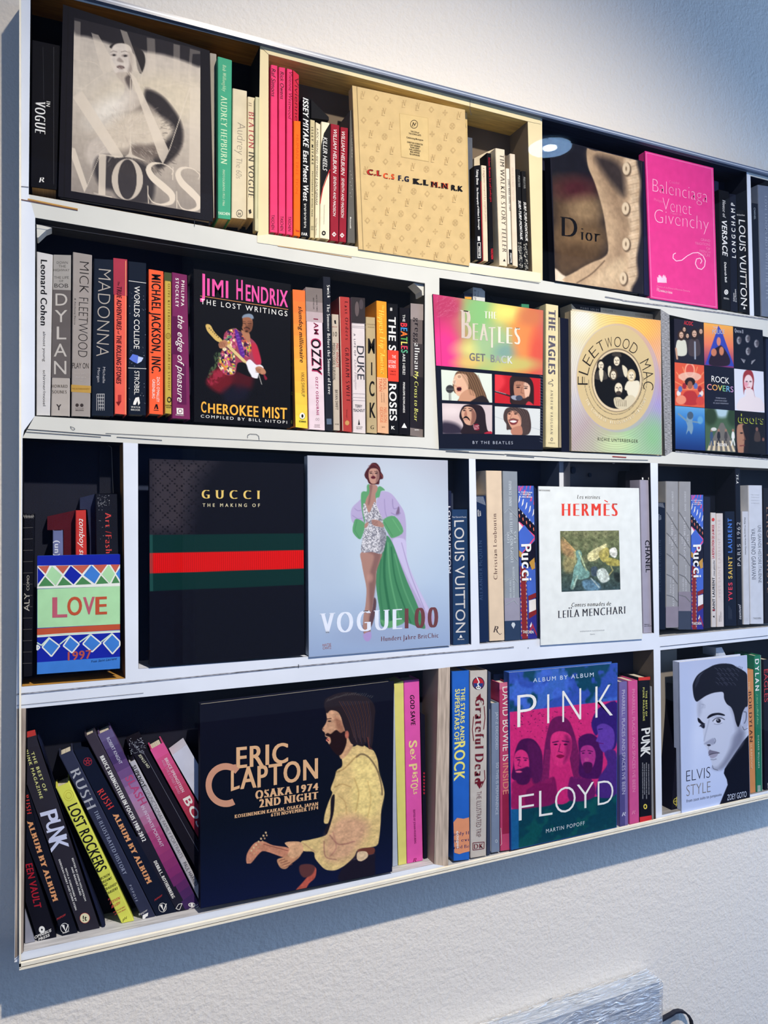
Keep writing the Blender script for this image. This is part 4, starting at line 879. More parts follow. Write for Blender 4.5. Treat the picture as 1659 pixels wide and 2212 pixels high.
bk('white-edged black book, mostly hidden left of the large black guitarist cover', [(1529, 656), (1556, 660), (1585, 1838), (1553, 1834)], (40, 36, 40), kind='slab', d0=.0195)
for k in range(3): EL(1538+k*4, 860+k*330, 6, 120, (190, 184, 180), 'page_glimpse', n=12)
Z(5)
bk('black book strip with speckled red text edge beside the guitarist cover', [(28, 96), (56, 100), (60, 1072), (36, 1062)], (20, 18, 22), kind='slab', d0=.019)
T('JIMI HENDRIX', (52, 330), (52, 545), 9, (170, 30, 50), 'b', name='small_lettering')
# large black cover with the guitarist
bk('large black cover of a guitarist in a bright patterned shirt, magenta and gold titles', [(57, 63), (701, 167), (697, 1120), (60, 1078)], (14, 14, 20), 'face', spine=False, rough=.3)
a = Art([(62, 72), (698, 172), (694, 1114), (64, 1072)], (13, 13, 19), 1.3).fr(5)
n1 = a.noise(70, 90, 11, 4); n2 = a.noise(40, 50, 12, 3); n3 = a.noise(45, 60, 15, 3)
SK = (150, 98, 72)
# trousers fading into black, legs
a.poly([(140, 820), (170, 760), (240, 700), (300, 700), (330, 780), (300, 850), (250, 890), (190, 870)], (112, 24, 34), 10, a=.9)
a.poly([(300, 770), (380, 740), (450, 770), (440, 850), (400, 870), (350, 880), (320, 840)], (84, 20, 30), 14, a=.8)
a.poly([(250, 880), (330, 840), (420, 860), (400, 930), (280, 960)], (22, 22, 40), 16, a=.8)
# body and shirt
a.poly([(258, 500), (290, 468), (330, 458), (350, 470), (400, 500), (430, 520), (470, 560), (490, 620), (505, 690), (470, 720), (430, 720), (400, 690), (350, 690), (330, 760), (280, 770), (240, 740), (215, 700), (225, 640), (250, 590)], (152, 62, 84), 2)
for col, sd, th in (((206, 178, 60), 21, .56), ((70, 120, 96), 22, .60), ((214, 120, 60), 23, .60), ((196, 90, 130), 24, .58), ((232, 214, 170), 25, .64), ((52, 30, 66), 26, .60)):
    m = np.clip((a.noise(34, 46, sd, 2)-th)*24, 0, 1)
    a.poly([(260, 500), (290, 470), (345, 465), (345, 560), (330, 640), (330, 750), (270, 765), (235, 735), (218, 695), (228, 640), (250, 590)], col, 2, tex=m)
    a.poly([(350, 480), (400, 505), (430, 545), (440, 600), (420, 650), (380, 620), (350, 560)], col, 2, tex=m, a=.9)
a.poly([(440, 560), (475, 570), (500, 650), (500, 695), (470, 690), (450, 640)], (190, 40, 64), 4, a=.8)
a.poly([(190, 640), (225, 610), (240, 640), (215, 700), (180, 760), (150, 790), (170, 720), (200, 690)], (70, 90, 60), 4, tex=np.clip((n1-.4)*8, 0, 1)); a.poly([(150, 790), (190, 740), (250, 740), (270, 770), (200, 830), (150, 830)], (150, 40, 60), 6, tex=np.clip((n2-.35)*6, 0, 1))
a.poly([(330, 470), (350, 480), (380, 570), (395, 640), (372, 650), (345, 560)], (92, 40, 140), 1.5)   # purple strap
for t in range(7): a.line([(338+t*7, 500+t*22), (352+t*7, 496+t*22)], 3, (150, 110, 190), .8)
# chest, neck, head
a.poly([(372, 470), (400, 480), (425, 490), (432, 530), (424, 556), (400, 530), (380, 500)], (170, 116, 86), 2)
a.poly([(375, 400), (390, 375), (420, 368), (445, 385), (450, 430), (440, 470), (418, 488), (392, 480), (376, 450)], SK, 2)
a.poly([(410, 440), (448, 420), (440, 468), (418, 486), (396, 478)], (96, 58, 44), 5, a=.7)
a.poly([(378, 392), (385, 372), (415, 362), (445, 368), (455, 390), (450, 402), (425, 386), (395, 386)], (124, 138, 156), 1.5)
a.poly([(368, 400), (378, 388), (382, 430), (376, 450), (366, 430)], (16, 14, 16), 2); a.poly([(446, 398), (458, 400), (456, 450), (444, 474), (450, 430)], (14, 12, 16), 2)
a.line([(384, 424), (400, 428)], 4, (40, 22, 20), .8); a.line([(416, 426), (438, 424)], 4, (40, 22, 20), .8); a.line([(382, 412), (400, 414)], 3, (60, 34, 28), .8); a.line([(416, 412), (440, 412)], 3, (60, 34, 28), .8)
a.line([(406, 420), (402, 446), (412, 448)], 3, (96, 58, 44), .8); a.line([(392, 458), (404, 452), (420, 456), (428, 464)], 5, (30, 18, 18), 1); a.line([(398, 464), (420, 464)], 4, (120, 62, 56), .8); a.ell(408, 478, 9, 5, (40, 24, 22), 1)
# guitar: neck, headstock, white body
a.poly([(240, 545), (258, 534), (420, 690), (408, 706)], (214, 188, 130), 1, sm=False); a.line([(244, 552), (404, 704)], 3, (110, 80, 50), .6)
a.poly([(136, 440), (150, 430), (170, 440), (186, 470), (210, 500), (245, 535), (236, 552), (205, 540), (175, 510), (146, 475)], (206, 174, 100), 1.2)
for t in range(6): a.ell(160+t*12, 458+t*12, 3, 4, (60, 44, 30), .6)
a.poly([(404, 690), (430, 665), (470, 700), (500, 700), (520, 720), (500, 740), (485, 770), (478, 790), (440, 780), (415, 740)], (226, 224, 228), 1.5)
a.poly([(350, 690), (400, 690), (420, 740), (440, 780), (400, 770), (350, 740)], (14, 14, 18), 3)
# hands
a.poly([(222, 560), (250, 540), (276, 540), (282, 566), (262, 586), (230, 590)], (176, 120, 90), 1.5)
for t in range(4): a.line([(234+t*10, 546+t*3), (226+t*11, 582-t)], 4, (120, 76, 56), .8)
a.poly([(466, 722), (490, 710), (520, 724), (536, 750), (520, 766), (480, 750)], (180, 126, 96), 1.5)
for t in range(4): a.line([(468, 724+t*8), (500, 730+t*9)], 3, (116, 74, 56), .8)
a.line([(490, 770), (508, 830)], 4, (190, 186, 180), .8); a.poly([(520, 760), (545, 790), (530, 800)], (130, 30, 50), 3)
a.done()
Z(5)
T('J', (98, 232), (132, 240), 140, (230, 86, 160), 'b'); T('IMI', (146, 240), (286, 258), 112, (230, 86, 160), 'b', name='title_lettering')
T('H', (340, 265), (382, 270), 130, (230, 86, 160), 'b'); T('ENDRIX', (402, 274), (682, 318), 106, (230, 86, 160), 'b')
LN([(100, 243), (684, 334)], 3, (220, 150, 90), 'printed_line'); T('THE LOST WRITINGS', (104, 296), (678, 379), 34, W_, track=.18, name='subtitle_lettering')
T('C', (106, 1013), (140, 1018), 70, (250, 180, 70), 'b', name='subtitle_lettering'); T('HEROKEE MIST', (152, 1019), (676, 1062), 62, (250, 180, 70), 'b', name='subtitle_lettering', h1=74)
T('COMPILED BY BILL NITOPI', (104, 1050), (676, 1092), 19, W_, track=.2, name='author_name')
# spines to the right of it
bk('thin black book with pale green specks, right of the guitarist cover', [(699, 205), (716, 210), (730, 1112), (700, 1108)], (26, 26, 30), kind='slab', d0=.0195)
for k in range(3): EL(708, 700+k*190, 5, 12, (150, 170, 60), 'printed_motif', n=10, hole=.6)
bk('orange to yellow spine with black slanted lowercase title', [(713, 200), (795, 208), (813, 1122), (733, 1112)], (243, 150, 66))
for k in range(12): BAND(k/12, (k+1)/12+.002, tuple(int(np.interp(k, [0, 6, 11], v)) for v in ((238, 244, 236), (116, 172, 214), (56, 66, 76))), 'printed_fade', n=4)
T('slumdog millionaire', (752, 312), (762, 685), 27, (40, 26, 20), 'b', it=.2); T('VIKAS SWARUP', (768, 748), (773, 912), 22, (60, 46, 30), name='author_name')
EL(778, 1040, 19, 22, (240, 236, 220), 'publisher_mark', .0016); EL(778, 1040, 7, 12, K_, 'publisher_mark', .0019); EL(778, 1040, 19, 22, K_, 'publisher_mark', .0018, hole=.92); T('SCRIBNER', (756, 1080), (802, 1083), 10, K_, 'b', name='publisher_mark')
bk('pinkish white book with huge black capitals rimmed in maroon', [(798, 184), (909, 196), (930, 1137), (820, 1130)], (226, 206, 212))
BAND(0, .10, (122, 112, 108)); BAND(.10, .17, (150, 136, 134)); BAND(.17, .24, (184, 166, 168))
T('NEW YORK TIMES', (868, 236), (872, 345), 7, K_, 'b', name='small_lettering'); T('BESTSELLER', (848, 256), (850, 332), 7, K_, 'b', name='small_lettering')
T('I AM', (852, 392), (856, 498), 30, (120, 30, 60), 'b'); T('OZZY', (834, 522), (842, 765), 66, (176, 44, 90), 'b'); T('OZZY', (838, 528), (846, 756), 56, K_, 'b', name='title_lettering_core')
T('OZZY OSBOURNE', (865, 780), (872, 1035), 16, (160, 50, 100), 'b', track=.1, name='author_name'); T('oo', (866, 1070), (890, 1071), 26, (110, 90, 90), 't', name='publisher_mark'); T('GRAND', (858, 1104), (894, 1105), 8, (110, 90, 90), name='publisher_mark'); T('CENTRAL', (856, 1116), (896, 1117), 7, (110, 90, 90), name='publisher_mark')
bk('cream page edge glimpsed between the pinkish spine and the tall dark spine', [(884, 178), (914, 112), (932, 1000), (912, 195)], (190, 182, 150), kind='slab', d0=.03)
bk('tall dark slate book, the tallest spine in the second tier', [(912, 112), (966, 118), (982, 1143), (930, 1137)], (32, 34, 44))
T('Swick', (940, 170), (943, 256), 20, W_, 's', name='author_name'); T('The Summer Before the Summer of Love', (940, 296), (948, 895), 20, W_, 's')
PG([(938, 1058), (970, 1058), (972, 1096), (940, 1096)], (90, 104, 124), 'publisher_mark', .0014)
bk('short beige book with a small number ten near its top', [(971, 362), (1021, 366), (1030, 1138), (983, 1136)], (192, 178, 160))
T('10', (982, 512), (1008, 512), 30, (40, 34, 30), name='number'); PG([(988, 405), (1000, 405), (1002, 430), (992, 428)], K_, 'publisher_mark'); T('MEN OF WAR', (976, 452), (1008, 454), 8, (150, 60, 60), name='small_lettering')
T('MAC WINGATE', (1000, 558), (1002, 716), 18, (176, 50, 50), name='author_name'); T('MISSION CODE: SURVIVAL', (978, 556), (981, 805), 17, (40, 34, 30)); T('BRYAN SWIFT', (994, 866), (998, 998), 18, (50, 44, 40), name='author_name'); T('GOLD EAGLE', (994, 1098), (1020, 1099), 8, K_, name='publisher_mark')
bk('brick red paperback with worn edges and dark spaced lettering', [(1022, 245), (1093, 252), (1109, 1149), (1044, 1142)], (176, 62, 58))
T('Last Orders', (1058, 278), (1064, 535), 22, (70, 20, 26), 's', track=.12); T('GRAHAM SWIFT', (1060, 586), (1070, 945), 26, (70, 20, 26), 's', track=.12, name='author_name'); T('Vintage', (1068, 996), (1070, 1054), 10, (90, 30, 30), 's', name='publisher_mark'); EL(1075, 1086, 14, 16, (200, 150, 90), 'publisher_mark')
LN([(1024, 250), (1046, 1138)], 4, (214, 190, 170), 'worn_edge', .0003)
bk('white book with a dark photo panel at the top and tall thin capitals', [(1101, 250), (1193, 258), (1200, 1158), (1112, 1151)], (216, 206, 204))
BAND(0, .19, (52, 46, 48), 'photo_panel'); EL(1140, 330, 14, 50, (96, 84, 84), 'photo_panel', .0016); EL(1168, 300, 14, 34, (74, 66, 70), 'photo_panel', .0016)
T('DUKE', (1140, 574), (1144, 796), 46, (60, 60, 66)); T('A LIFE OF', (1118, 492), (1122, 640), 12, (110, 100, 104), track=.2, name='small_lettering'); T('Duke Ellington', (1122, 665), (1126, 862), 16, (170, 160, 164), 't', it=.35, name='small_lettering')
T('TERRY', (1128, 982), (1176, 984), 18, (60, 56, 60), name='author_name'); T('TEACHOUT', (1116, 1010), (1192, 1013), 18, (60, 56, 60), name='author_name')
PG([(1148, 1098), (1154, 1060), (1160, 1098)], K_, 'publisher_mark', .0015); T('GOTHAM', (1136, 1115), (1176, 1116), 6, K_, name='publisher_mark'); T('BOOKS', (1138, 1126), (1174, 1127), 6, K_, name='publisher_mark')
for yy in (424, 442, 452, 890, 915, 935): LN([(1106, yy), (1196, yy+4)], 1.6, (170, 160, 160), 'printed_line', .0013)
bk('tan book with four stacked heavy black capitals', [(1197, 380), (1263, 385), (1276, 1158), (1205, 1152)], (182, 162, 122))
T('Christopher', (1206, 436), (1262, 438), 11, (130, 112, 80), name='small_lettering'); T('Andersen', (1210, 454), (1256, 456), 11, (130, 112, 80), name='small_lettering')
for s, x0, x1, y, h in (('M', 1213, 1259, 624, 98), ('I', 1234, 1242, 768, 84), ('C', 1222, 1256, 906, 96), ('K', 1224, 1264, 1050, 98)): T(s, (x0, y), (x1, y+2), h, (24, 20, 18), 'b')
T('G', (1230, 1128), (1252, 1128), 26, (40, 34, 28), 's', name='publisher_mark')
bk('orange book with yellow playful lettering, pale peach lower half', [(1268, 272), (1339, 282), (1350, 1158), (1276, 1150)], (240, 152, 44))
BAND(.58, 1, (222, 172, 132)); Y2 = (250, 214, 90)
T('The', (1306, 305), (1307, 338), 14, Y2, 's', it=.2); T('Hippest Trip', (1284, 338), (1294, 590), 36, Y2, 's', it=.2); T('in', (1318, 600), (1319, 618), 12, Y2, 's'); T('America', (1292, 622), (1298, 760), 34, Y2, 's', it=.2)
T('SOUL', (1314, 790), (1316, 868), 20, (200, 90, 50)); T('TRAIN', (1286, 790), (1289, 876), 20, (200, 90, 50)); T('and the evolution', (1316, 886), (1317, 950), 8, (120, 70, 50), name='small_lettering'); T('of culture and style', (1300, 886), (1302, 950), 8, (120, 70, 50), name='small_lettering')
T('NELSON', (1318, 984), (1319, 1082), 20, (210, 110, 70), name='author_name'); T('GEORGE', (1292, 980), (1294, 1084), 20, (210, 110, 70), name='author_name'); T('wm', (1304, 1118), (1326, 1119), 12, (90, 60, 40), name='publisher_mark')
bk('black book with heavy white letters broken by a red block', [(1340, 290), (1414, 298), (1418, 1160), (1351, 1156)], K_)
T('THE S', (1350, 380), (1352, 604), 46, W_, 'b'); T('ROSES', (1354, 826), (1358, 1070), 46, W_, 'b'); BAND(.36, .598, (232, 70, 52), lift=.0009)
for s, y in (('THE', 656), ('STONE', 690), ('ROSES', 720)): T(s, (1350+(22 if s == 'THE' else 0), y), (1398, y+2), 20, W_, name='small_lettering')
T('SIMON', (1362, 748), (1398, 750), 10, (120, 20, 20), 'b', name='author_name'); T('SPENCE', (1358, 768), (1398, 770), 10, (120, 20, 20), 'b', name='author_name'); T('88', (1360, 342), (1374, 342), 20, W_, 'b', name='publisher_mark'); T('K', (1368, 1128), (1392, 1130), 22, W_, 'b', name='publisher_mark')
bk('black book with one multicoloured word on its spine', [(1421, 318), (1493, 322), (1490, 1168), (1419, 1162)], (20, 18, 24))
T('THE', (1443, 366), (1443, 414), 16, W_); T('BEATLES', (1430, 422), (1434, 620), 42, st='b', cols=[(230, 60, 70), (60, 140, 200), (240, 120, 50), (90, 170, 90), (240, 220, 110), (220, 70, 90), (90, 170, 130)]); T('ARE HERE!', (1443, 626), (1443, 765), 17, W_)
T('PENELOPE ROWLANDS', (1446, 816), (1446, 1018), 12, W_, 'b', name='author_name'); PG([(1436, 1118), (1454, 1086), (1472, 1120)], W_, 'publisher_mark', .0014)
bk('grey cloudy photographic spine, last of the long second-tier row, lowercase title', [(1496, 292), (1586, 300), (1583, 1183), (1493, 1170)], (104, 94, 92))
BAND(0, .12, (150, 138, 134), 'photo_shape'); BAND(.30, .55, (60, 54, 56), 'photo_shape', .2, 1); BAND(.55, .94, (36, 32, 38), 'photo_shape'); BAND(.94, 1, (120, 110, 106), 'photo_shape')
T('gregg', (1522, 386), (1522, 552), 34, (22, 16, 24), 's'); T('allman', (1522, 556), (1522, 728), 34, W_, 's'); T('My Cross to Bear', (1522, 742), (1520, 1078), 26, (226, 226, 120), 's', it=.25, name='subtitle_lettering'); T('wm', (1522, 1136), (1550, 1137), 12, W_, name='publisher_mark')
# ================================================================== second tier, second compartment
Z(6)
bk('white book top with grey letters poking up behind the shrink-wrapped cover', [(592, 180), (684, 185), (722, 240), (722, 900), (592, 900)], (206, 206, 200), kind='slab', d0=.0215)
T('THE', (640, 236), (640, 300), 15, (120, 120, 120), name='title_lettering'); T('EXP', (605, 226), (605, 332), 22, (120, 120, 120))
bk('black book cover slanting down behind the white book top, second tier', [(722, 240), (850, 372), (850, 900), (722, 900)], (20, 20, 26), attach='side_cover', kind='slab', d0=.030)
bk('low dark book with an amber label behind the shrink-wrapped cover', [(500, 254), (588, 262), (588, 800), (500, 800)], (64, 66, 80), kind='slab', d0=.0225); PG([(508, 298), (578, 300), (578, 326), (508, 320)], (226, 160, 60), 'label')
bk('small green book corner above the right side of the shrink-wrapped cover', [(1103, 370), (1186, 376), (1192, 800), (1103, 800)], (60, 130, 96), kind='slab', d0=.0215)
bk('shrink-wrapped cover, rainbow upper half above four small portrait photographs', [(170, 268), (1336, 440), (1331, 1912), (243, 1896)], (20, 24, 40), 'face', spine=False, rough=.25)
a = Art([(172, 270), (1334, 441), (1328, 1122), (206, 1022)], (210, 150, 90), 1.5).fr(6)
a.grad([(0, (196, 52, 112)), (.14, (200, 70, 112)), (.3, (176, 150, 100)), (.42, (150, 184, 120)), (.6, (196, 190, 108)), (.75, (214, 150, 80)), (.9, (216, 96, 70)), (1, (196, 104, 96))], 'u')
for cx, cy, rx, ry, c, s_ in ((280, 900, 170, 260, (236, 60, 140), 60), (300, 400, 160, 120, (176, 60, 96), 50), (640, 470, 150, 200, (130, 186, 120), 70), (960, 460, 150, 90, (232, 226, 120), 60), (600, 850, 180, 90, (220, 216, 130), 60), (820, 800, 200, 200, (150, 184, 140), 70), (950, 880, 130, 90, (120, 156, 150), 50), (1150, 760, 130, 260, (226, 140, 80), 60), (1280, 880, 90, 220, (214, 84, 70), 50), (1060, 1010, 220, 70, (190, 190, 110), 40), (1200, 500, 130, 100, (200, 120, 80), 50), (560, 990, 150, 60, (224, 190, 110), 40)):
    a.ell(cx, cy, rx, ry, c, s_/1.6, a=.85)
a.line([(228, 280), (262, 1022)], 5, (150, 40, 90), 1.5, a=.7)
r_ = random.Random(8)
for k in range(46):
    x, y = 190+r_.random()*210, 290+r_.random()*230; a.line([(x, y), (x+20+r_.random()*50, y-14-r_.random()*26)], 1.6, (240, 180, 200), .5, a=.4)
a.done('cover_picture')
Z(6); T('THE', (712, 526), (842, 534), 78, (232, 228, 214), 'd'); T('B', (462, 742), (580, 758), 318, (206, 190, 178), 'd'); T('EA', (590, 760), (752, 770), 190, (206, 196, 180), 'd'); T('T', (758, 845), (830, 845), 236, (214, 206, 190), 'd'); T('LES', (852, 790), (1092, 806), 184, (224, 218, 200), 'd')
T('GET', (556, 968), (724, 980), 78, (110, 110, 112), 'b', name='subtitle_lettering'); T('BACK', (780, 984), (1012, 1004), 76, cols=[(128, 130, 128), (150, 154, 148), (180, 186, 180), (206, 210, 204)], st='b', name='subtitle_lettering')
T('BY THE BEATLES', (590, 1848), (1014, 1852), 30, (176, 182, 196), track=.2, name='author_name')
def portrait(Q, bgc, hair, face, fpos, fr_, extra=None, seed=1, res=1.1, turn=0, coat=None, shadow=.5, dark=None):
    """small generic head-and-shoulders picture: hair mass, face, brows, eyes, nose, mouth"""
    a = Art(Q, bgc, res).fr(*FR); (cx, cy), (rx, ry) = fpos, fr_
    if coat: a.poly([(cx-rx*2.2, cy+ry*2.6), (cx-rx*1.6, cy+ry*1.4), (cx-rx*.5, cy+ry*1.05), (cx+rx*.9, cy+ry*1.05), (cx+rx*2.0, cy+ry*1.4), (cx+rx*2.6, cy+ry*2.6)], coat, 1.2)
    return a
FLR = tuple(FR)
def face(a, cx, cy, rx, ry, sk, dk, turn=0, mouth=(150, 70, 66), eyes=True, soft=1.2, must=None):
    a.poly([(cx-rx*.95, cy-ry*.5), (cx-rx*.5, cy-ry*.98), (cx+rx*.5, cy-ry*.98), (cx+rx*.95, cy-ry*.45), (cx+rx*.92, cy+ry*.25), (cx+rx*.55, cy+ry*.8), (cx+rx*.1, cy+ry), (cx-rx*.35, cy+ry*.88), (cx-rx*.85, cy+ry*.3)], sk, soft)
    a.poly([(cx+rx*.25, cy-ry*.7), (cx+rx*.95, cy-ry*.4), (cx+rx*.9, cy+ry*.3), (cx+rx*.4, cy+ry*.9), (cx+rx*.3, cy+ry*.3)], dk, rx*.12, a=.45)
    t = turn*rx
    for s_ in (-1, 1):
        ex = cx+s_*rx*.42+t*.5; a.line([(ex-rx*.24, cy-ry*.22), (ex, cy-ry*.30), (ex+rx*.24, cy-ry*.22)], rx*.13, dk, .8, a=.9)
        a.ell(ex, cy-ry*.06, rx*.20, ry*.075, (236, 226, 216), .7, a=.8); a.ell(ex, cy-ry*.06, rx*.10, ry*.08, (34, 26, 26), .6); a.line([(ex-rx*.22, cy-ry*.08), (ex, cy-ry*.14), (ex+rx*.22, cy-ry*.07)], rx*.06, (30, 22, 22), .5)
    a.line([(cx+t*.7, cy-ry*.1), (cx-rx*.10+t*.9, cy+ry*.30), (cx+rx*.14+t*.7, cy+ry*.33)], rx*.10, dk, .8, a=.7)
    if must: a.poly([(cx-rx*.5+t*.5, cy+ry*.56), (cx-rx*.2+t*.5, cy+ry*.42), (cx+rx*.2+t*.5, cy+ry*.42), (cx+rx*.5+t*.5, cy+ry*.58), (cx+t*.5, cy+ry*.53)], must, .8)
    if mouth: a.poly([(cx-rx*.32+t*.5, cy+ry*.58), (cx+t*.5, cy+ry*.52), (cx+rx*.32+t*.5, cy+ry*.58), (cx+t*.5, cy+ry*.68)], mouth, .8)
# four small photographs
a = Art([(258, 1066), (792, 1112), (796, 1414), (268, 1386)], (214, 222, 208), 1.0).fr(6)
a.poly([(400, 1130), (430, 1085), (500, 1072), (580, 1085), (640, 1130), (690, 1240), (730, 1330), (745, 1425), (640, 1425), (520, 1420), (430, 1400), (470, 1340), (400, 1310), (380, 1230)], (104, 78, 58), 2)
a.poly([(392, 1160), (430, 1110), (520, 1120), (545, 1200), (540, 1290), (500, 1350), (440, 1345), (410, 1310), (396, 1260)], (220, 176, 146), 2)
a.poly([(470, 1320), (560, 1270), (620, 1330), (600, 1420), (450, 1410)], (196, 146, 116), 3)
for t in range(14): a.line([(440+t*16, 1085+t*3), (520+t*12, 1200), (560+t*14, 1330+t*4)], 4, ((150, 116, 82), (70, 50, 38))[t % 2], 1, a=.8, sm=True)
a.ell(396, 1196, 18, 26, (236, 220, 190), 1); a.ell(396, 1196, 13, 20, (190, 160, 140), 1); a.ell(450, 1140, 26, 24, (230, 206, 170), 1); a.ell(450, 1140, 20, 18, (180, 140, 116), 1)
a.ell(448, 1270, 26, 22, (60, 24, 30), 1.2); a.line([(424, 1252), (470, 1250)], 6, (176, 90, 84)); a.line([(428, 1294), (466, 1292)], 7, (186, 96, 90)); a.line([(408, 1180), (396, 1236), (420, 1240)], 5, (170, 116, 94), 1)
a.poly([(600, 1380), (700, 1340), (760, 1425), (560, 1425)], (40, 34, 36), 4)
a.ell(350, 1270, 42, 42, (56, 56, 58), 1); a.line([(310, 1272), (392, 1272)], 5, (120, 120, 120)); a.line([(344, 1310), (346, 1390)], 8, (90, 90, 88)); a.line([(358, 1310), (360, 1390)], 5, (60, 60, 60))
a.done()
a = Art([(824, 1116), (1305, 1160), (1305, 1448), (824, 1416)], (190, 34, 44), 1.0).fr(6)
a.poly([(824, 1116), (900, 1120), (930, 1200), (880, 1280), (824, 1300)], (226, 64, 72), 14, a=.8)
a.poly([(980, 1240), (985, 1160), (1030, 1120), (1110, 1125), (1190, 1150), (1230, 1220), (1236, 1330), (1230, 1440), (1180, 1446), (1000, 1430), (985, 1330)], (42, 30, 32), 2)
a.poly([(1030, 1200), (1110, 1190), (1180, 1220), (1196, 1290), (1176, 1360), (1140, 1400), (1080, 1390), (1030, 1330)], (176, 124, 100), 2); a.poly([(1130, 1210), (1186, 1226), (1196, 1290), (1176, 1360), (1150, 1380)], (222, 180, 156), 3)
a.ell(1070, 1252, 20, 8, (60, 36, 34), 1); a.ell(1150, 1262, 18, 8, (70, 50, 46), 1); a.line([(1050, 1232), (1094, 1230)], 6, (40, 26, 26)); a.line([(1130, 1240), (1172, 1246)], 6, (40, 26, 26)); a.line([(1110, 1250), (1100, 1310), (1126, 1316)], 6, (130, 84, 68), 1)
a.poly([(1040, 1340), (1130, 1370), (1180, 1350), (1190, 1420), (1080, 1440), (1010, 1420)], (52, 36, 36), 4); a.poly([(1180, 1400), (1230, 1440), (1150, 1446)], (196, 50, 60), 3)
a.line([(824, 1296), (940, 1330), (1010, 1352)], 16, (40, 36, 40), 1); a.line([(830, 1292), (940, 1322)], 5, (170, 170, 176), .8); a.ell(1040, 1362, 46, 24, (150, 156, 170), 1.2, rot=10); a.ell(1080, 1364, 36, 28, (62, 70, 88), 1.5)
for t in range(12): a.line([(985+t*18, 1140+t*5), (990+t*19, 1230)], 3, (84, 62, 56), 1, a=.6)
a.done()
a = Art([(268, 1420), (796, 1440), (796, 1742), (276, 1742)], (206, 190, 190), 1.0).fr(6)
a.poly([(268, 1620), (400, 1630), (480, 1690), (480, 1745), (270, 1745)], (50, 44, 60), 16); a.ell(360, 1500, 120, 60, (226, 212, 210), 24, a=.8)
a.poly([(450, 1560), (470, 1480), (510, 1440), (600, 1430), (680, 1450), (720, 1520), (730, 1620), (745, 1700), (760, 1744), (480, 1744), (490, 1660), (480, 1620)], (40, 30, 36), 2)
a.poly([(476, 1500), (520, 1456), (590, 1470), (625, 1530), (620, 1600), (580, 1650), (520, 1640), (490, 1590), (474, 1550)], (206, 160, 134), 2); a.poly([(580, 1480), (625, 1530), (618, 1610), (570, 1650), (580, 1570)], (120, 76, 66), 6, a=.8)
a.line([(482, 1482), (520, 1474)], 7, (40, 26, 26)); a.line([(548, 1474), (590, 1482)], 7, (40, 26, 26)); a.ell(502, 1496, 14, 7, (50, 34, 34), 1); a.ell(568, 1498, 14, 7, (50, 34, 34), 1); a.poly([(520, 1490), (500, 1548), (532, 1552)], (170, 116, 96), 2)
a.poly([(484, 1590), (504, 1560), (530, 1558), (556, 1584), (560, 1606), (530, 1578), (500, 1580)], (30, 20, 22), 1); a.line([(504, 1592), (540, 1594)], 6, (170, 96, 90))
a.poly([(600, 1650), (650, 1640), (660, 1700), (610, 1700)], (130, 30, 50), 3); a.poly([(720, 1730), (780, 1715), (796, 1742), (720, 1744)], (176, 40, 60), 2)
for k in range(14): a.ell(600+(k*17) % 56, 1650+(k*11) % 46, 4, 4, (230, 214, 214), .6)
a.done()
a = Art([(824, 1452), (1303, 1480), (1300, 1760), (826, 1748)], (208, 212, 210), 1.0).fr(6)
a.line([(824, 1560), (940, 1600), (1300, 1700)], 4, (170, 176, 182), 2)
a.poly([(915, 1540), (940, 1480), (1000, 1458), (1090, 1470), (1170, 1500), (1200, 1590), (1205, 1690), (1170, 1752), (1080, 1752), (990, 1700), (950, 1700), (945, 1640), (920, 1600)], (72, 58, 56), 2)
a.poly([(960, 1530), (1000, 1500), (1060, 1510), (1100, 1570), (1102, 1640), (1070, 1700), (1010, 1690), (976, 1640), (958, 1590)], (206, 152, 126), 2); a.poly([(1000, 1690), (1100, 1660), (1110, 1752), (1010, 1752)], (180, 124, 102), 3)
a.line([(966, 1516), (1000, 1510)], 7, (50, 34, 32)); a.line([(1024, 1512), (1066, 1520)], 7, (50, 34, 32)); a.ell(978, 1532, 13, 8, (60, 40, 38), 1); a.ell(1042, 1532, 15, 8, (60, 40, 38), 1); a.line([(1004, 1536), (984, 1580), (1014, 1586)], 5, (150, 98, 80), 1)
a.poly([(972, 1606), (1020, 1588), (1068, 1604), (1048, 1640), (1000, 1646)], (120, 50, 54), 1); a.poly([(980, 1610), (1020, 1600), (1056, 1610), (1020, 1626)], (240, 232, 224), 1); a.line([(970, 1598), (1018, 1580), (1072, 1598)], 8, (96, 66, 58), 1.2)
for t in range(12): a.line([(960+t*18, 1468), (1080+t*9, 1560), (1120+t*6, 1740)], 3, ((112, 94, 88), (40, 32, 34))[t % 2], 1, a=.7, sm=True)
a.done(); Z(6)
for k in range(24):
    y = 1130+k*30; LN([(1296, y), (1328, y+12)], 2.2, (120, 124, 140), 'wrap_crease')
bk('cream spine with large dark slab capitals, between two wrapped covers', [(1362, 368), (1497, 390), (1497, 1889), (1361, 1882)], (222, 208, 162))
T('THE', (1392, 432), (1390, 650), 72, (92, 88, 100), 'S'); T('EAGLES', (1390, 704), (1388, 1112), 72, (92, 88, 100), 'S'); T('ANDREW VAUGHAN', (1410, 1282), (1408, 1745), 28, (110, 104, 96), 's', track=.25, name='author_name')
LN([(1424, 1165), (1440, 1180), (1392, 1200), (1390, 1215), (1430, 1215), (1440, 1235), (1424, 1240)], 5, (100, 94, 96), 'ornament', .0015); EL(1424, 1800, 14, 20, (130, 124, 110), 'publisher_mark', n=10, hole=.5); T('STERLING', (1388, 1842), (1460, 1846), 12, (160, 150, 120), name='publisher_mark')
bk('tan page block edge beside the cream slab-lettered spine', [(1498, 512), (1512, 515), (1527, 1890), (1498, 1889)], (160, 148, 120), attach='side_pages', kind='slab', d0=.0045)
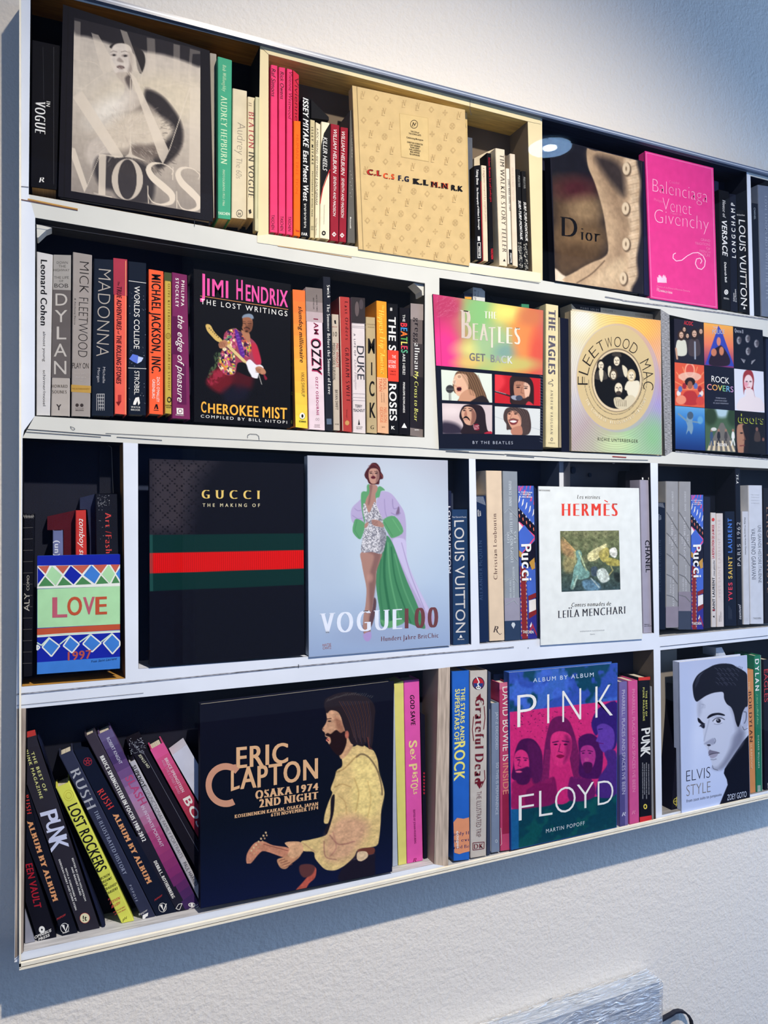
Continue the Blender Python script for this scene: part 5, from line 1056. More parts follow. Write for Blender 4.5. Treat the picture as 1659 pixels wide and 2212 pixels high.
bk('blue-black glossy book standing left of the holographic round-emblem cover', [(1514, 516), (1606, 530), (1632, 1942), (1528, 1936)], (20, 24, 44), rough=.2)
Z(7)
bk('sheet-music book top edge, black and cream with tiny spaced capitals', [(122, 128), (808, 218), (812, 700), (160, 700)], (206, 196, 172), kind='slab', d0=.0205, name='music_book')
PG([(122, 128), (352, 158), (352, 196), (160, 170)], (40, 38, 44), 'title_band'); T('PIANO SOLOS', (196, 170), (338, 188), 15, (200, 196, 190), track=.3); T('VOLUME 1', (368, 188), (466, 200), 14, (120, 112, 96), track=.2); T('SECOND EDITION', (624, 222), (784, 248), 14, (120, 112, 96), track=.2)
bk('holographic rainbow cover with a round sepia emblem holding a group photo', [(118, 182), (822, 260), (832, 1312), (124, 1280)], (186, 170, 140), 'face', spine=False, rough=.25)
a = Art([(120, 184), (820, 261), (830, 1310), (126, 1278)], (200, 180, 130), 1.3).fr(7)
ang = np.arctan2((a.Y-(620+745/3.614)), (a.X-(1200+470/3.614))*1.25)
stops = [(-3.15, (206, 200, 196)), (-2.6, (210, 206, 190)), (-2.0, (222, 206, 150)), (-1.4, (236, 190, 90)), (-.9, (238, 164, 96)), (-.4, (220, 170, 140)), (0, (180, 150, 170)), (.4, (160, 150, 196)), (.9, (150, 176, 150)), (1.3, (160, 196, 150)), (1.8, (176, 180, 150)), (2.3, (176, 160, 160)), (2.8, (190, 186, 190)), (3.15, (206, 200, 196))]
k_ = [s_[0] for s_ in stops]; cc = np.array([s_[1] for s_ in stops], float); a.C = np.stack([np.interp(ang, k_, cc[:, i]) for i in range(3)], -1)
a.ell(210, 250, 90, 100, (222, 222, 216), 30, a=.8); a.ell(640, 330, 140, 80, (244, 190, 90), 30, a=.6); a.ell(480, 1230, 120, 60, (196, 214, 160), 24, a=.7); a.ell(770, 1150, 70, 120, (130, 190, 130), 26, a=.6)
R_ = np.sqrt(((a.X-(1200+472/3.614))/88)**2+((a.Y-(620+720/3.614))/121)**2)
a.C *= np.where(R_ > 1.0, 1+.07*np.sin(R_*150), 1)[..., None]
a.ell(485, 710, 325, 424, (168, 160, 190), 2, a=.55, rot=0); a.ell(470, 708, 305, 408, (206, 184, 136), 1.2)
a.ell(470, 708, 305, 408, (196, 176, 136), 40, a=.3)
for rr in (.80, .70): 
    m_ = np.abs(np.sqrt(((a.X-(1200+470/3.614))/(305/3.614))**2+((a.Y-(620+708/3.614))/(408/3.614))**2)-rr) < .006
    low = (a.Y > 620+700/3.614); a.mix((m_ & low)*.9, (110, 100, 80))
a.ell(480, 728, 198, 248, (120, 104, 84), 1); a.ell(480, 730, 192, 240, (216, 196, 160), 1.5); a.ell(480, 728, 178, 222, (18, 17, 18), 1.2)
CR = (216, 206, 178)
def fig(cx, cy, s_, hair=(26, 22, 20), body=None, sk=(226, 214, 186)):
    if body: a.poly([(cx-s_*1.5, cy+s_*3.6), (cx-s_*1.1, cy+s_*1.7), (cx, cy+s_*1.2), (cx+s_*1.1, cy+s_*1.7), (cx+s_*1.6, cy+s_*3.6)], body, 1)
    a.ell(cx, cy, s_*1.05, s_*1.5, hair, 1); a.ell(cx, cy+s_*.1, s_*.68, s_*1.05, sk, .8)
    a.ell(cx-s_*.28, cy-s_*.1, s_*.14, s_*.1, (30, 26, 24), .5); a.ell(cx+s_*.28, cy-s_*.1, s_*.14, s_*.1, (30, 26, 24), .5); a.line([(cx, cy), (cx-2, cy+s_*.35)], s_*.12, (120, 104, 84), .5); a.line([(cx-s_*.25, cy+s_*.62), (cx+s_*.25, cy+s_*.62)], s_*.16, (70, 50, 44), .5)
fig(355, 610, 30, body=(60, 56, 52)); a.poly([(340, 650), (372, 650), (366, 730), (350, 730)], CR, 1)
fig(478, 575, 34, body=(34, 32, 32)); a.poly([(440, 535), (460, 510), (500, 512), (512, 545)], (60, 54, 48), 1); a.poly([(520, 610), (560, 640), (556, 700), (536, 690)], CR, 1); a.poly([(410, 630), (432, 620), (426, 700), (412, 690)], CR, 1)
fig(452, 685, 30, hair=(70, 58, 44)); fig(592, 690, 32, hair=(200, 180, 140), body=(222, 214, 190)); a.poly([(600, 740), (655, 740), (640, 840), (590, 880), (556, 800)], (222, 214, 190), 2)
fig(492, 790, 44, hair=(22, 20, 20)); a.ell(492, 828, 22, 16, (60, 50, 44), 1.5)
a.poly([(456, 870), (500, 860), (530, 880), (560, 850), (600, 845), (620, 880), (560, 950), (500, 950), (466, 930)], (206, 194, 164), 2)
for t in range(6): a.line([(470+t*16, 870+t*3), (480+t*14, 930)], 3, (90, 76, 60), .8)
a.done('cover_picture'); Z(7)
# arched lettering
def arc_text(s, cx, cy, rx, ry, a0, a1, h, c, st, name, flip=False, wk=1.0):
    n = len(s)
    for i, ch in enumerate(s):
        if ch == ' ': continue
        t = math.radians(a0+(a1-a0)*(i+.5)/n); dt = abs(math.radians(a1-a0))/n*.42*wk
        sg = 1 if a1 > a0 else -1
        p0 = (cx+rx*math.cos(t-dt*sg), cy+ry*math.sin(t-dt*sg)); p1 = (cx+rx*math.cos(t+dt*sg), cy+ry*math.sin(t+dt*sg))
        nx, ny = math.cos(t)/1, math.sin(t)*ry/rx; L = math.hypot(nx, ny); up = (nx/L, ny/L) if not flip else (-nx/L, -ny/L)
        T(ch, p0, p1, h, c, st, name=name, up=up)
arc_text('FLEETWOOD MAC', 470, 735, 218, 268, -187, 14, 82, (40, 34, 28), 't', 'title_lettering', wk=1.05)
arc_text('THE COMPLETE ILLUSTRATED HISTORY', 470, 708, 272, 362, 152, 26, 24, (226, 214, 184), 's', 'subtitle_lettering', flip=True)
T('RICHIE UNTERBERGER', (330, 1198), (644, 1216), 24, (84, 84, 66), 'r', track=.12, name='author_name')
bk('tan lower cover edge of the holographic round-emblem book', [(824, 262), (837, 266), (858, 1326), (400, 1300), (400, 800)], (186, 166, 130), attach='cover_edge', kind='slab', d0=.0165, d1=.0198)
# framed grid cover
bk('square cover made of nine small colourful record-sleeve tiles', [(925, 245), (1617, 336), (1641, 1306), (935, 1266)], (22, 24, 40), 'face', spine=False, rough=.3)
TX = lambda u, v: (((925+(1617-925)*u)*(1-v)+(935+(1641-935)*u)*v), ((245+(336-245)*u)*(1-v)+(1266+(1306-1266)*u)*v))
def tile(i, j, bgc):
    u0, u1, v0, v1 = i/3+.002, (i+1)/3-.002, j/3+.002, (j+1)/3-.002
    FR[:] = ZF[7]; return Art([TX(u0, v0), TX(u1, v0), TX(u1, v1), TX(u0, v1)], bgc, 1.0).fr(7)
a = tile(0, 0, (36, 34, 46))
def person(a, cx, cy, s_, hair, body, sk=(206, 170, 146)):
    a.poly([(cx-s_*1.5, cy+s_*6), (cx-s_*1.4, cy+s_*2.2), (cx-s_*.5, cy+s_*1.5), (cx+s_*.5, cy+s_*1.5), (cx+s_*1.4, cy+s_*2.2), (cx+s_*1.5, cy+s_*6)], body, 1)
    a.ell(cx, cy+s_*.2, s_*1.1, s_*1.6, hair, 1); a.ell(cx, cy+s_*.1, s_*.62, s_*.95, sk, .8); a.ell(cx-s_*.25, cy, s_*.14, s_*.1, (40, 30, 30), .4); a.ell(cx+s_*.25, cy, s_*.14, s_*.1, (40, 30, 30), .4); a.line([(cx-s_*.2, cy+s_*.6), (cx+s_*.2, cy+s_*.6)], s_*.14, (120, 60, 56), .4)
person(a, 1005, 330, 18, (40, 28, 26), (50, 44, 50)); person(a, 1135, 345, 20, (50, 36, 30), (40, 36, 44)); person(a, 1030, 380, 18, (30, 24, 24), (56, 50, 54)); person(a, 982, 372, 26, (60, 40, 34), (206, 206, 190)); person(a, 1084, 362, 28, (44, 32, 30), (70, 60, 64))
a.line([(940, 480), (950, 560)], 14, (190, 150, 126), 1); a.line([(1088, 430), (1090, 560)], 12, (150, 156, 170), 1); a.done('sleeve_tile'); Z(7); T('AC/DC', (1002, 292), (1074, 302), 30, (200, 50, 60), 'b', name='tile_lettering', it=.1)
a = tile(1, 0, (236, 150, 90)); a.grad([(0, (236, 170, 80)), (.5, (226, 120, 90)), (1, (120, 50, 110))]); a.poly([(1272, 300), (1300, 350), (1395, 620), (1170, 605), (1255, 350)], (54, 70, 170), 1, sm=False)
a.poly([(1262, 470), (1300, 460), (1360, 560), (1340, 615), (1200, 605), (1230, 500)], (40, 26, 40), 3); a.ell(1274, 425, 16, 34, (206, 130, 110), 1.5); a.ell(1236, 510, 22, 30, (196, 120, 90), 2); a.ell(1296, 500, 18, 34, (200, 126, 90), 2); a.done('sleeve_tile')
Z(7); T('THE', (1230, 322), (1264, 326), 16, (196, 190, 200), 'b', name='tile_lettering'); T('POLICE', (1224, 366), (1320, 366), 34, (176, 176, 190), 'b', name='tile_lettering')
a = tile(2, 0, (18, 20, 34))
for cx, cy in ((1436, 415), (1503, 402), (1572, 440), (1506, 500)): a.ell(cx-4, cy+2, 17, 30, (150, 150, 156), 2.5); a.ell(cx+6, cy-2, 12, 24, (70, 66, 74), 3, a=.8); a.ell(cx-8, cy-4, 3, 3, (30, 30, 36), .6); a.ell(cx+4, cy-4, 3, 3, (30, 30, 36), .6); a.line([(cx-8, cy+14), (cx+2, cy+14)], 3, (60, 50, 54), .5)
for t in range(4): a.line([(1470, 590), (1450+t*10, 560+t*3)], 5, (150, 150, 156), .8); a.line([(1530, 600), (1558-t*8, 568+t*3)], 5, (150, 150, 156), .8)
a.done('sleeve_tile'); Z(7); T('Queen II', (1398, 352), (1466, 364), 30, (190, 194, 206), 's', name='tile_lettering')
a = tile(0, 1, (214, 88, 62))
for k in range(9): t = math.pi*k/8; a.line([(1050, 800), (1050+150*math.cos(t), 800-190*math.sin(t))], 7, (236, 150, 100), 1, a=.8)
a.ell(1048, 650, 40, 60, (236, 160, 130), 1); a.ell(1048, 650, 30, 46, (206, 80, 66), 1); a.ell(1048, 700, 90, 36, (226, 190, 170), 1.5, a=.8); 
for k in range(12): t = 2*math.pi*k/12; a.ell(1050+88*math.cos(t), 830+66*math.sin(t), 16, 24, ((226, 214, 206), (90, 110, 170), (150, 40, 50))[k % 3], 1)
a.ell(1050, 740, 40, 34, (36, 24, 26), 2); a.ell(1050, 765, 20, 32, (150, 92, 70), 1.2); a.poly([(1010, 820), (1090, 820), (1110, 915), (990, 910)], (176, 50, 50), 2); a.ell(980, 880, 40, 36, (226, 140, 110), 2); a.ell(1130, 890, 34, 34, (200, 70, 60), 2); a.done('sleeve_tile')
a = tile(1, 1, (22, 24, 40)); a.done('sleeve_tile'); Z(7); T('ROCK', (1218, 738), (1356, 756), 46, W_, name='title_lettering'); T('COVERS', (1184, 800), (1388, 822), 44, name='title_lettering', cols=[(240, 150, 160), (240, 170, 90), (230, 214, 110), (130, 200, 140), (120, 180, 220), (200, 150, 200)], st='r')
for k, s_ in enumerate(('ROBBIE BUSCH', 'JONATHAN KIRBY', 'ED. JULIUS WIEDEMANN')): T(s_, (1252-k*10, 870+k*20), (1330+k*10, 876+k*20), 10, (150, 154, 170), name='small_lettering')
a = tile(2, 1, (214, 216, 226)); a.poly([(1425, 960), (1435, 880), (1480, 850), (1490, 800), (1540, 800), (1555, 850), (1610, 880), (1625, 968)], (226, 214, 214), 2); a.poly([(1462, 730), (1470, 670), (1500, 645), (1535, 660), (1550, 720), (1545, 790), (1556, 860), (1538, 800), (1480, 800), (1470, 840)], (150, 50, 56), 2); a.ell(1506, 745, 34, 60, (232, 206, 206), 1.5); a.ell(1492, 738, 9, 5, (90, 60, 66), 1); a.ell(1522, 738, 9, 5, (90, 60, 66), 1); a.line([(1506, 745), (1502, 768)], 4, (196, 150, 150), 1); a.line([(1494, 784), (1518, 784)], 6, (176, 70, 86), 1); a.ell(1486, 760, 14, 20, (226, 130, 150), 4, a=.7); a.done('sleeve_tile')
a = tile(0, 2, (50, 110, 176)); a.grad([(0, (96, 160, 206)), (.3, (56, 120, 190)), (1, (24, 50, 110))]); a.poly([(1030, 1000), (1060, 975), (1075, 1010), (1068, 1050), (1075, 1100), (1060, 1150), (1040, 1120), (1020, 1150), (1030, 1090), (1020, 1050)], (120, 150, 170), 2); a.ell(1052, 1003, 24, 30, (70, 90, 110), 2); a.line([(1030, 1050), (960, 990)], 14, (110, 140, 160), 2); a.line([(1070, 1050), (1130, 1060)], 12, (110, 140, 160), 2); a.ell(1130, 1040, 22, 30, (110, 170, 200), 4, a=.7); a.done('sleeve_tile')
a = tile(1, 2, (70, 96, 70)); a.ell(1300, 970, 60, 50, (170, 196, 206), 10); a.ell(1210, 1010, 50, 70, (44, 62, 40), 8); a.ell(1390, 1010, 50, 80, (44, 66, 42), 8); a.poly([(1290, 1060), (1310, 1060), (1420, 1290), (1180, 1275)], (110, 106, 100), 2, sm=False)
for k in range(6): a.poly([(1185+k*40, 1275+k*2), (1205+k*40, 1276+k*2), (1220+k*30, 1200), (1208+k*30, 1200)], (214, 196, 160), 1, sm=False)
for k, c_ in enumerate(((60, 80, 110), (40, 40, 46), (70, 66, 66), (226, 226, 220))): x = 1218+k*56; a.ell(x, 1120, 9, 13, (150, 116, 96), 1); a.poly([(x-12, 1180), (x-8, 1134), (x+8, 1134), (x+12, 1180)], c_, 1); a.line([(x, 1178), (x-14, 1235)], 9, c_, 1); a.line([(x, 1178), (x+14, 1235)], 9, c_, 1)
a.ell(1236, 1110, 22, 14, (206, 206, 200), 1.5); a.done('sleeve_tile'); Z(7); T('TASCHEN', (1262, 1240), (1338, 1244), 22, W_, 'b', name='publisher_mark')
a = tile(2, 2, (20, 16, 18)); a.poly([(1415, 1110), (1440, 1070), (1490, 1080), (1505, 1140), (1490, 1230), (1470, 1290), (1425, 1290)], (170, 122, 96), 3); a.poly([(1460, 1080), (1510, 1100), (1500, 1290), (1470, 1290), (1476, 1180)], (30, 20, 20), 4); a.ell(1452, 1140, 12, 6, (40, 24, 22), 1); a.line([(1470, 1150), (1484, 1190), (1464, 1196)], 5, (110, 70, 56), 1); a.line([(1440, 1240), (1476, 1236)], 8, (120, 60, 56), 1); a.ell(1572, 1110, 10, 16, (130, 90, 76), 1.5); a.poly([(1552, 1200), (1560, 1130), (1590, 1130), (1600, 1200)], (90, 70, 60), 3, a=.7); a.ell(1622, 1190, 9, 14, (120, 80, 66), 1.5); a.done('sleeve_tile')
Z(7)
for dx in (0, 4): T('doors', (1424+dx, 1060-dx), (1624+dx, 1072-dx), 72, (190, 200, 60) if dx == 0 else (22, 18, 20), 'b', name='tile_lettering')
T('doors', (1427, 1057), (1623, 1068), 66, (40, 46, 24), 'r', name='tile_lettering_core')
bk('navy book at the far right edge of the second tier, mostly out of view', [(1640, 336), (1760, 352), (1780, 1312), (1648, 1308)], (26, 34, 60), d0=.004)
# ================================================================== third tier
GROUP[0] = 'books in the third tier'
NV = (30, 52, 84)
Z(8)
bk('black box-like book with white tape-like letters, left end of the third tier', [(103, 695), (203, 700), (186, 1992), (99, 2004)], (20, 20, 26), rough=.3)
T('10 CORSO', (100, 1320), (102, 1190), 18, (190, 186, 176), 'b', name='title_lettering'); T('COMO', (158, 1310), (160, 1190), 20, (190, 186, 176), 'r'); T('ALY', (160, 1475), (162, 1330), 42, (190, 186, 176), 'r')
for k in range(14):
    y = 722+k*90; LN([(106, y), (190-k*.8, y-3)], 2.4, (110, 106, 104), 'box_crease', .0014)
for k in range(26): LN([(112+k*3.2, 706+(k*7) % 24), (116+k*3.2, 722+(k*5) % 20)], 2, (170, 166, 160), 'box_crease', .0014)
bk('short blue-grey book with pale lowercase letters behind the love card', [(343, 832), (430, 830), (440, 1700), (343, 1700)], (104, 112, 152), d0=.020)
T('(un)', (398, 910), (398, 1000), 0, W_, name='title_lettering') if False else T('(un)l', (362, 912), (362, 1060), 40, (200, 204, 214), 'b')
bk('red book with white handwritten title behind the love card', [(525, 670), (614, 668), (632, 1700), (527, 1700)], (196, 58, 54), d0=.020)
T('tomboy style', (556, 740), (560, 1120), 44, W_, 'r', it=.35)
bk('dark red book cover receding behind the handwritten red spine', [(300, 720), (525, 670), (527, 1700), (430, 1700), (430, 830), (343, 832), (300, 832)], (78, 24, 34), attach='side_cover', kind='slab', d0=.040)
bk('black shrink-wrapped book with red serif letters behind the love card', [(684, 538), (862, 541), (884, 1700), (700, 1700)], (26, 28, 38), d0=.020, rough=.25)
T('Art /Fashion', (762, 692), (770, 1130), 50, (206, 72, 70), 's')
r_ = random.Random(12)
for k in range(70):
    x, y = 705+r_.random()*95, 552+r_.random()*(90 if k < 50 else 380); s_ = 1.2+r_.random()*3; PG([(x-s_, y-s_*.3), (x+s_*.3, y-s_), (x+s_, y+s_*.4)], (190, 194, 204), 'wrap_glint', .0015)
bk('slate cover of a book receding left of the black shrink-wrapped one', [(560, 570), (684, 540), (700, 1700), (640, 1700), (640, 900), (618, 668), (560, 668)], (44, 50, 76), attach='side_cover', kind='slab', d0=.042)
bk('tall thin dark glossy box edge at the back, above the wrapped black book', [(716, 136), (806, 150), (832, 540), (716, 540)], (30, 32, 42), kind='slab', d0=.050)
LN([(708, 134), (786, 140), (814, 172), (828, 536)], 4, (150, 146, 140), 'edge_glint')
bk('bright card with diamond bands above and below the word LOVE', [(223, 1037), (882, 1023), (881, 1932), (221, 1979)], (40, 70, 170), 'face', name='greeting_card', cat='card', spine=False)
BL1, BL2, SK1, GR1, MT, RD1, PN1, WH1 = (26, 40, 160), (64, 126, 206), (64, 126, 206), (76, 136, 84), (172, 220, 168), (190, 84, 56), (186, 92, 110), (232, 234, 226)
PG([(223, 1037), (882, 1023), (882, 1104), (224, 1114)], BL1); PG([(224, 1114), (882, 1104), (882, 1270), (224, 1282)], WH1)
for P, c in (([(228, 1118), (320, 1113), (290, 1178)], (196, 96, 78)), ([(368, 1114), (478, 1112), (428, 1178)], (196, 96, 78)), ([(500, 1112), (640, 1108), (580, 1178)], (196, 96, 78)), ([(668, 1108), (780, 1104), (730, 1174)], (196, 96, 78)), ([(806, 1104), (880, 1104), (846, 1168)], (196, 96, 78)),
             ([(340, 1116), (420, 1190), (370, 1272), (294, 1192)], MT), ([(490, 1114), (576, 1190), (512, 1262), (436, 1192)], BL1), ([(654, 1110), (724, 1180), (680, 1256), (592, 1190)], BL2), ([(792, 1106), (842, 1178), (800, 1252), (738, 1182)], MT),
             ([(226, 1128), (282, 1190), (226, 1262)], BL1), ([(882, 1130), (882, 1226), (850, 1178)], BL2),
             ([(286, 1202), (358, 1274), (232, 1278)], GR1), ([(428, 1204), (500, 1266), (384, 1272)], GR1), ([(582, 1202), (656, 1260), (526, 1266)], GR1), ([(732, 1192), (790, 1254), (690, 1260)], GR1), ([(846, 1190), (880, 1250), (814, 1254)], GR1)):
    PG(P, c, 'diamond', .0007)
PG([(224, 1300), (882, 1276), (882, 1578), (224, 1610)], MT, 'printed_band', .0006); PG([(222, 1616), (882, 1578), (882, 1622), (222, 1668)], RD1, 'printed_band', .0007)
PG([(222, 1668), (882, 1622), (882, 1840), (222, 1884)], BL1, 'printed_band', .0006); PG([(222, 1884), (882, 1838), (881, 1932), (221, 1979)], BL2, 'printed_band', .0006)
LN([(222, 1288), (882, 1268)], 16, WH1, 'printed_line', .0008); LN([(222, 1676), (440, 1660), (882, 1636)], 18, WH1, 'printed_line', .0008); LN([(222, 1672), (882, 1632)], 6, (176, 216, 186), 'printed_line', .0009)
for P in ([(320, 1690), (402, 1752), (336, 1836), (262, 1762)], [(484, 1676), (558, 1738), (500, 1808), (430, 1752)], [(648, 1662), (732, 1730), (660, 1800), (586, 1736)], [(820, 1656), (880, 1716), (880, 1750), (822, 1816), (748, 1730)], [(222, 1744), (244, 1764), (222, 1786)]):
    PG(P, BL2, 'diamond', .0008); LN(P+[P[0]], 11, WH1, 'printed_line', .0010)
for P in ([(222, 1726), (256, 1748), (320, 1684)], [(402, 1740), (484, 1672)], [(558, 1724), (648, 1660)], [(732, 1720), (820, 1652)]): LN(P, 10, (200, 226, 206), 'printed_line', .0011)
for s, x0, x1, y0, h, c in (('L', 343, 462, 1526, 158, PN1), ('O', 462, 580, 1508, 142, RD1), ('V', 588, 682, 1500, 134, PN1), ('E', 686, 779, 1502, 138, RD1)): T(s, (x0, y0), (x1, y0-4), h, c, 'b')
T('1997', (466, 1868), (656, 1850), 66, (180, 84, 76), 'b', name='year_lettering'); T('Yves Saint Laurent', (652, 1886), (858, 1862), 18, (20, 26, 60), it=.4, name='signature_lettering')
# large black cover with the green-red-green band
Z(9)
bk('large black cover with faint diamond weave and a green, red and green band', [(131, 243), (1471, 290), (1479, 1950), (133, 2052)], (17, 18, 30), 'face', spine=False, rough=.3)
a = Art([(133, 246), (1469, 292), (1477, 1948), (135, 2048)], (15, 16, 27), 1.4).fr(9)
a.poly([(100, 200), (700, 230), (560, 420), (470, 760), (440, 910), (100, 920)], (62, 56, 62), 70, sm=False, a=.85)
n1 = a.noise(120, 140, 31, 2)
su = (a.U*21.5); sv = (a.V*30)
dd1 = np.abs(((su/2+sv/2) % 1)-.5); dd2 = np.abs(((su/2-sv/2) % 1)-.5)
gx, gy = (su*3) % 1, (sv*3) % 1; sq = (np.abs(gx-.5) < .34) & (np.abs(gy-.5) < .34)
ix, iy = np.floor(su*3).astype(int), np.floor(sv*3).astype(int)
on = (((ix+iy) % 6 == 0) | ((ix-iy) % 6 == 0)) & sq
a.mix(on*.75, (9, 9, 16))
a.poly([(131, 908), (1478, 893), (1478, 1340), (133, 1396)], (10, 44, 42), .8, sm=False); a.poly([(131, 1065), (1478, 1040), (1478, 1198), (133, 1242)], (206, 18, 18), .8, sm=False)
m = (a.Y > 930+905/4.023) & (a.Y < 930+1396/4.023); a.C *= np.where(m, 1+.10*np.sin(a.X*3.1), 1)[..., None]
a.poly([(131, 905), (160, 905), (165, 1396), (133, 1396)], (60, 120, 112), 3, sm=False, a=.35)
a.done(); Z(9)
T('GUCCI', (586, 592), (1094, 598), 78, (226, 196, 110), 'd', track=.35); T('THE MAKING OF', (594, 662), (1092, 664), 28, (206, 196, 160), 'b', track=.42, name='subtitle_lettering')
bk('dark purple glossy book edge between the banded black cover and the fashion cover', [(1476, 366), (1508, 370), (1512, 1948), (1482, 1944)], (32, 30, 62), kind='slab', d0=.017)
# fashion cover
Z(10)
bk('large pale blue cover, model in silver dress and long lilac and green coat', [(57, 137), (1283, 180), (1303, 1798), (70, 1900)], (184, 196, 214), 'face', spine=False, rough=.35)
a = Art([(59, 140), (1281, 183), (1301, 1796), (72, 1897)], (186, 196, 212), 1.2).fr(10)
a.grad([(0, (176, 180, 192)), (.3, (184, 198, 212)), (.65, (178, 196, 216)), (1, (150, 170, 202))]); a.ell(700, 700, 520, 620, (196, 210, 222), 100, a=.5); a.ell(250, 1000, 200, 500, (174, 190, 210), 60, a=.5)
a.ell(640, 1700, 330, 90, (150, 166, 196), 24, a=.7)
LIL, LIL2, GRN, GRN2 = (176, 164, 200), (140, 126, 170), (92, 156, 108), (44, 104, 72)
# lilac coat
a.poly([(680, 470), (740, 450), (800, 480), (860, 560), (905, 640), (920, 760), (918, 900), (930, 1060), (1010, 1260), (1090, 1420), (1160, 1560), (1110, 1660), (1060, 1620), (960, 1500), (860, 1200), (780, 900), (720, 720), (660, 600)], LIL, 2)
a.poly([(800, 880), (880, 860), (920, 900), (930, 1060), (1010, 1260), (1090, 1420), (1140, 1540), (1080, 1480), (960, 1260), (860, 1040)], (196, 188, 220), 4)
a.poly([(540, 500), (590, 450), (600, 600), (560, 720), (500, 740), (450, 720), (435, 650), (450, 590), (500, 540)], LIL, 2)
for P, w_ in (([(470, 600), (500, 620), (540, 610)], 6), ([(450, 660), (500, 690), (550, 680)], 6), ([(800, 520), (810, 600), (856, 590)], 8), ([(790, 640), (840, 660), (870, 640)], 8), ([(730, 520), (740, 640), (780, 740)], 6), ([(880, 900), (960, 1180), (1080, 1480)], 6)): a.line(P, w_, LIL2, 2, a=.7, sm=True)
a.poly([(855, 580), (830, 650), (862, 640)], (120, 100, 130), 3)
# green lining
a.poly([(745, 840), (800, 900), (860, 1060), (930, 1240), (1000, 1400), (1085, 1620), (1060, 1650), (960, 1610), (860, 1590), (760, 1634), (700, 1620), (690, 1500), (670, 1380), (655, 1240), (670, 1100), (700, 990)], (72, 136, 96), 2)
for P, c, w_ in (([(740, 900), (730, 1200), (790, 1580)], GRN2, 22), ([(700, 1050), (690, 1300), (720, 1560)], (58, 120, 84), 14), ([(790, 940), (830, 1240), (960, 1600)], GRN2, 12), ([(760, 900), (780, 1200), (860, 1560)], (100, 166, 118), 14), ([(820, 1000), (900, 1300), (1030, 1600)], (96, 160, 116), 12)): a.line(P, w_, c, 4, a=.8, sm=True)
a.poly([(690, 1570), (760, 1590), (860, 1560), (900, 1600), (800, 1640), (740, 1636)], (96, 160, 110), 3)
# collar and cuffs
a.poly([(577, 400), (600, 390), (604, 450), (570, 540), (545, 600), (560, 700), (555, 730), (530, 600), (525, 480), (545, 450), (575, 450)], GRN, 1.5)
a.poly([(660, 440), (690, 405), (735, 440), (700, 450), (685, 500), (660, 510), (650, 560), (670, 620), (720, 700), (705, 715), (650, 620), (640, 540)], GRN, 1.5)
a.poly([(484, 690), (560, 735), (540, 830), (512, 870), (455, 810), (458, 740)], GRN, 1.5); a.poly([(716, 708), (820, 668), (896, 800), (805, 858), (770, 830)], GRN, 1.5)
a.line([(490, 700), (470, 790), (512, 862)], 6, (70, 130, 90), 2, a=.7); a.line([(730, 720), (800, 840)], 5, (64, 124, 84), 2, a=.7); a.line([(800, 690), (870, 800)], 5, (120, 184, 130), 2, a=.7)
# skin: legs, chest, neck, face
SKN, SKD = (170, 130, 118), (112, 80, 80)
a.poly([(530, 980), (700, 985), (690, 1060), (660, 1150), (655, 1240), (640, 1360), (622, 1500), (610, 1600), (606, 1690), (580, 1710), (548, 1690), (545, 1560), (565, 1440), (572, 1300), (550, 1180), (532, 1080)], SKN, 1.8)
a.poly([(590, 985), (640, 1020), (600, 1180), (596, 1340), (600, 1480), (585, 1680), (600, 1700), (615, 1560), (650, 1300), (660, 1150), (698, 990)], SKD, 8, a=.6); a.ell(604, 1206, 26, 36, (196, 150, 136), 8, a=.6)
a.poly([(640, 1380), (660, 1420), (640, 1560), (610, 1640), (600, 1560), (625, 1480)], (96, 70, 76), 3)
a.poly([(547, 1700), (606, 1676), (616, 1720), (596, 1758), (566, 1758), (548, 1730)], (170, 150, 200), 1.2); a.line([(548, 1690), (545, 1650), (538, 1620)], 3, (90, 70, 90), .8)
a.poly([(600, 390), (664, 400), (668, 440), (650, 480), (655, 560), (600, 640), (560, 590), (570, 520), (600, 460)], SKN, 1.8); a.poly([(600, 400), (625, 400), (615, 470), (600, 560), (585, 560), (602, 460)], SKD, 5, a=.6)
# dress
a.poly([(545, 570), (562, 560), (596, 640), (640, 548), (655, 560), (690, 640), (715, 700), (720, 760), (745, 830), (735, 920), (705, 995), (620, 980), (530, 978), (540, 860), (556, 780), (568, 720), (545, 640)], (172, 172, 178), 1.6)
n2 = a.noise(150, 200, 41, 2); m = (n2 > .54); P_ = np.array([a.cv(p) for p in [(545, 570), (562, 560), (596, 640), (640, 548), (655, 560), (690, 640), (715, 700), (720, 760), (745, 830), (735, 920), (705, 995), (620, 980), (530, 978), (540, 860), (556, 780), (568, 720), (545, 640)]])
al = a.alpha(a.smoothpts(P_), 1.0); a.mix(al*m*.8, (226, 224, 228)); a.mix(al*(n2 < .42)*.8, (112, 112, 124)); a.poly([(700, 740), (745, 830), (735, 920), (705, 995), (690, 900)], (110, 110, 124), 8, a=.6)
a.poly([(620, 700), (680, 705), (722, 740), (720, 765), (680, 760), (630, 745)], SKN, 1.2); a.poly([(560, 735), (590, 720), (580, 760), (556, 770)], SKN, 1.2)
for t in range(4): a.line([(622, 708+t*11), (670, 716+t*11)], 2.4, SKD, .7)
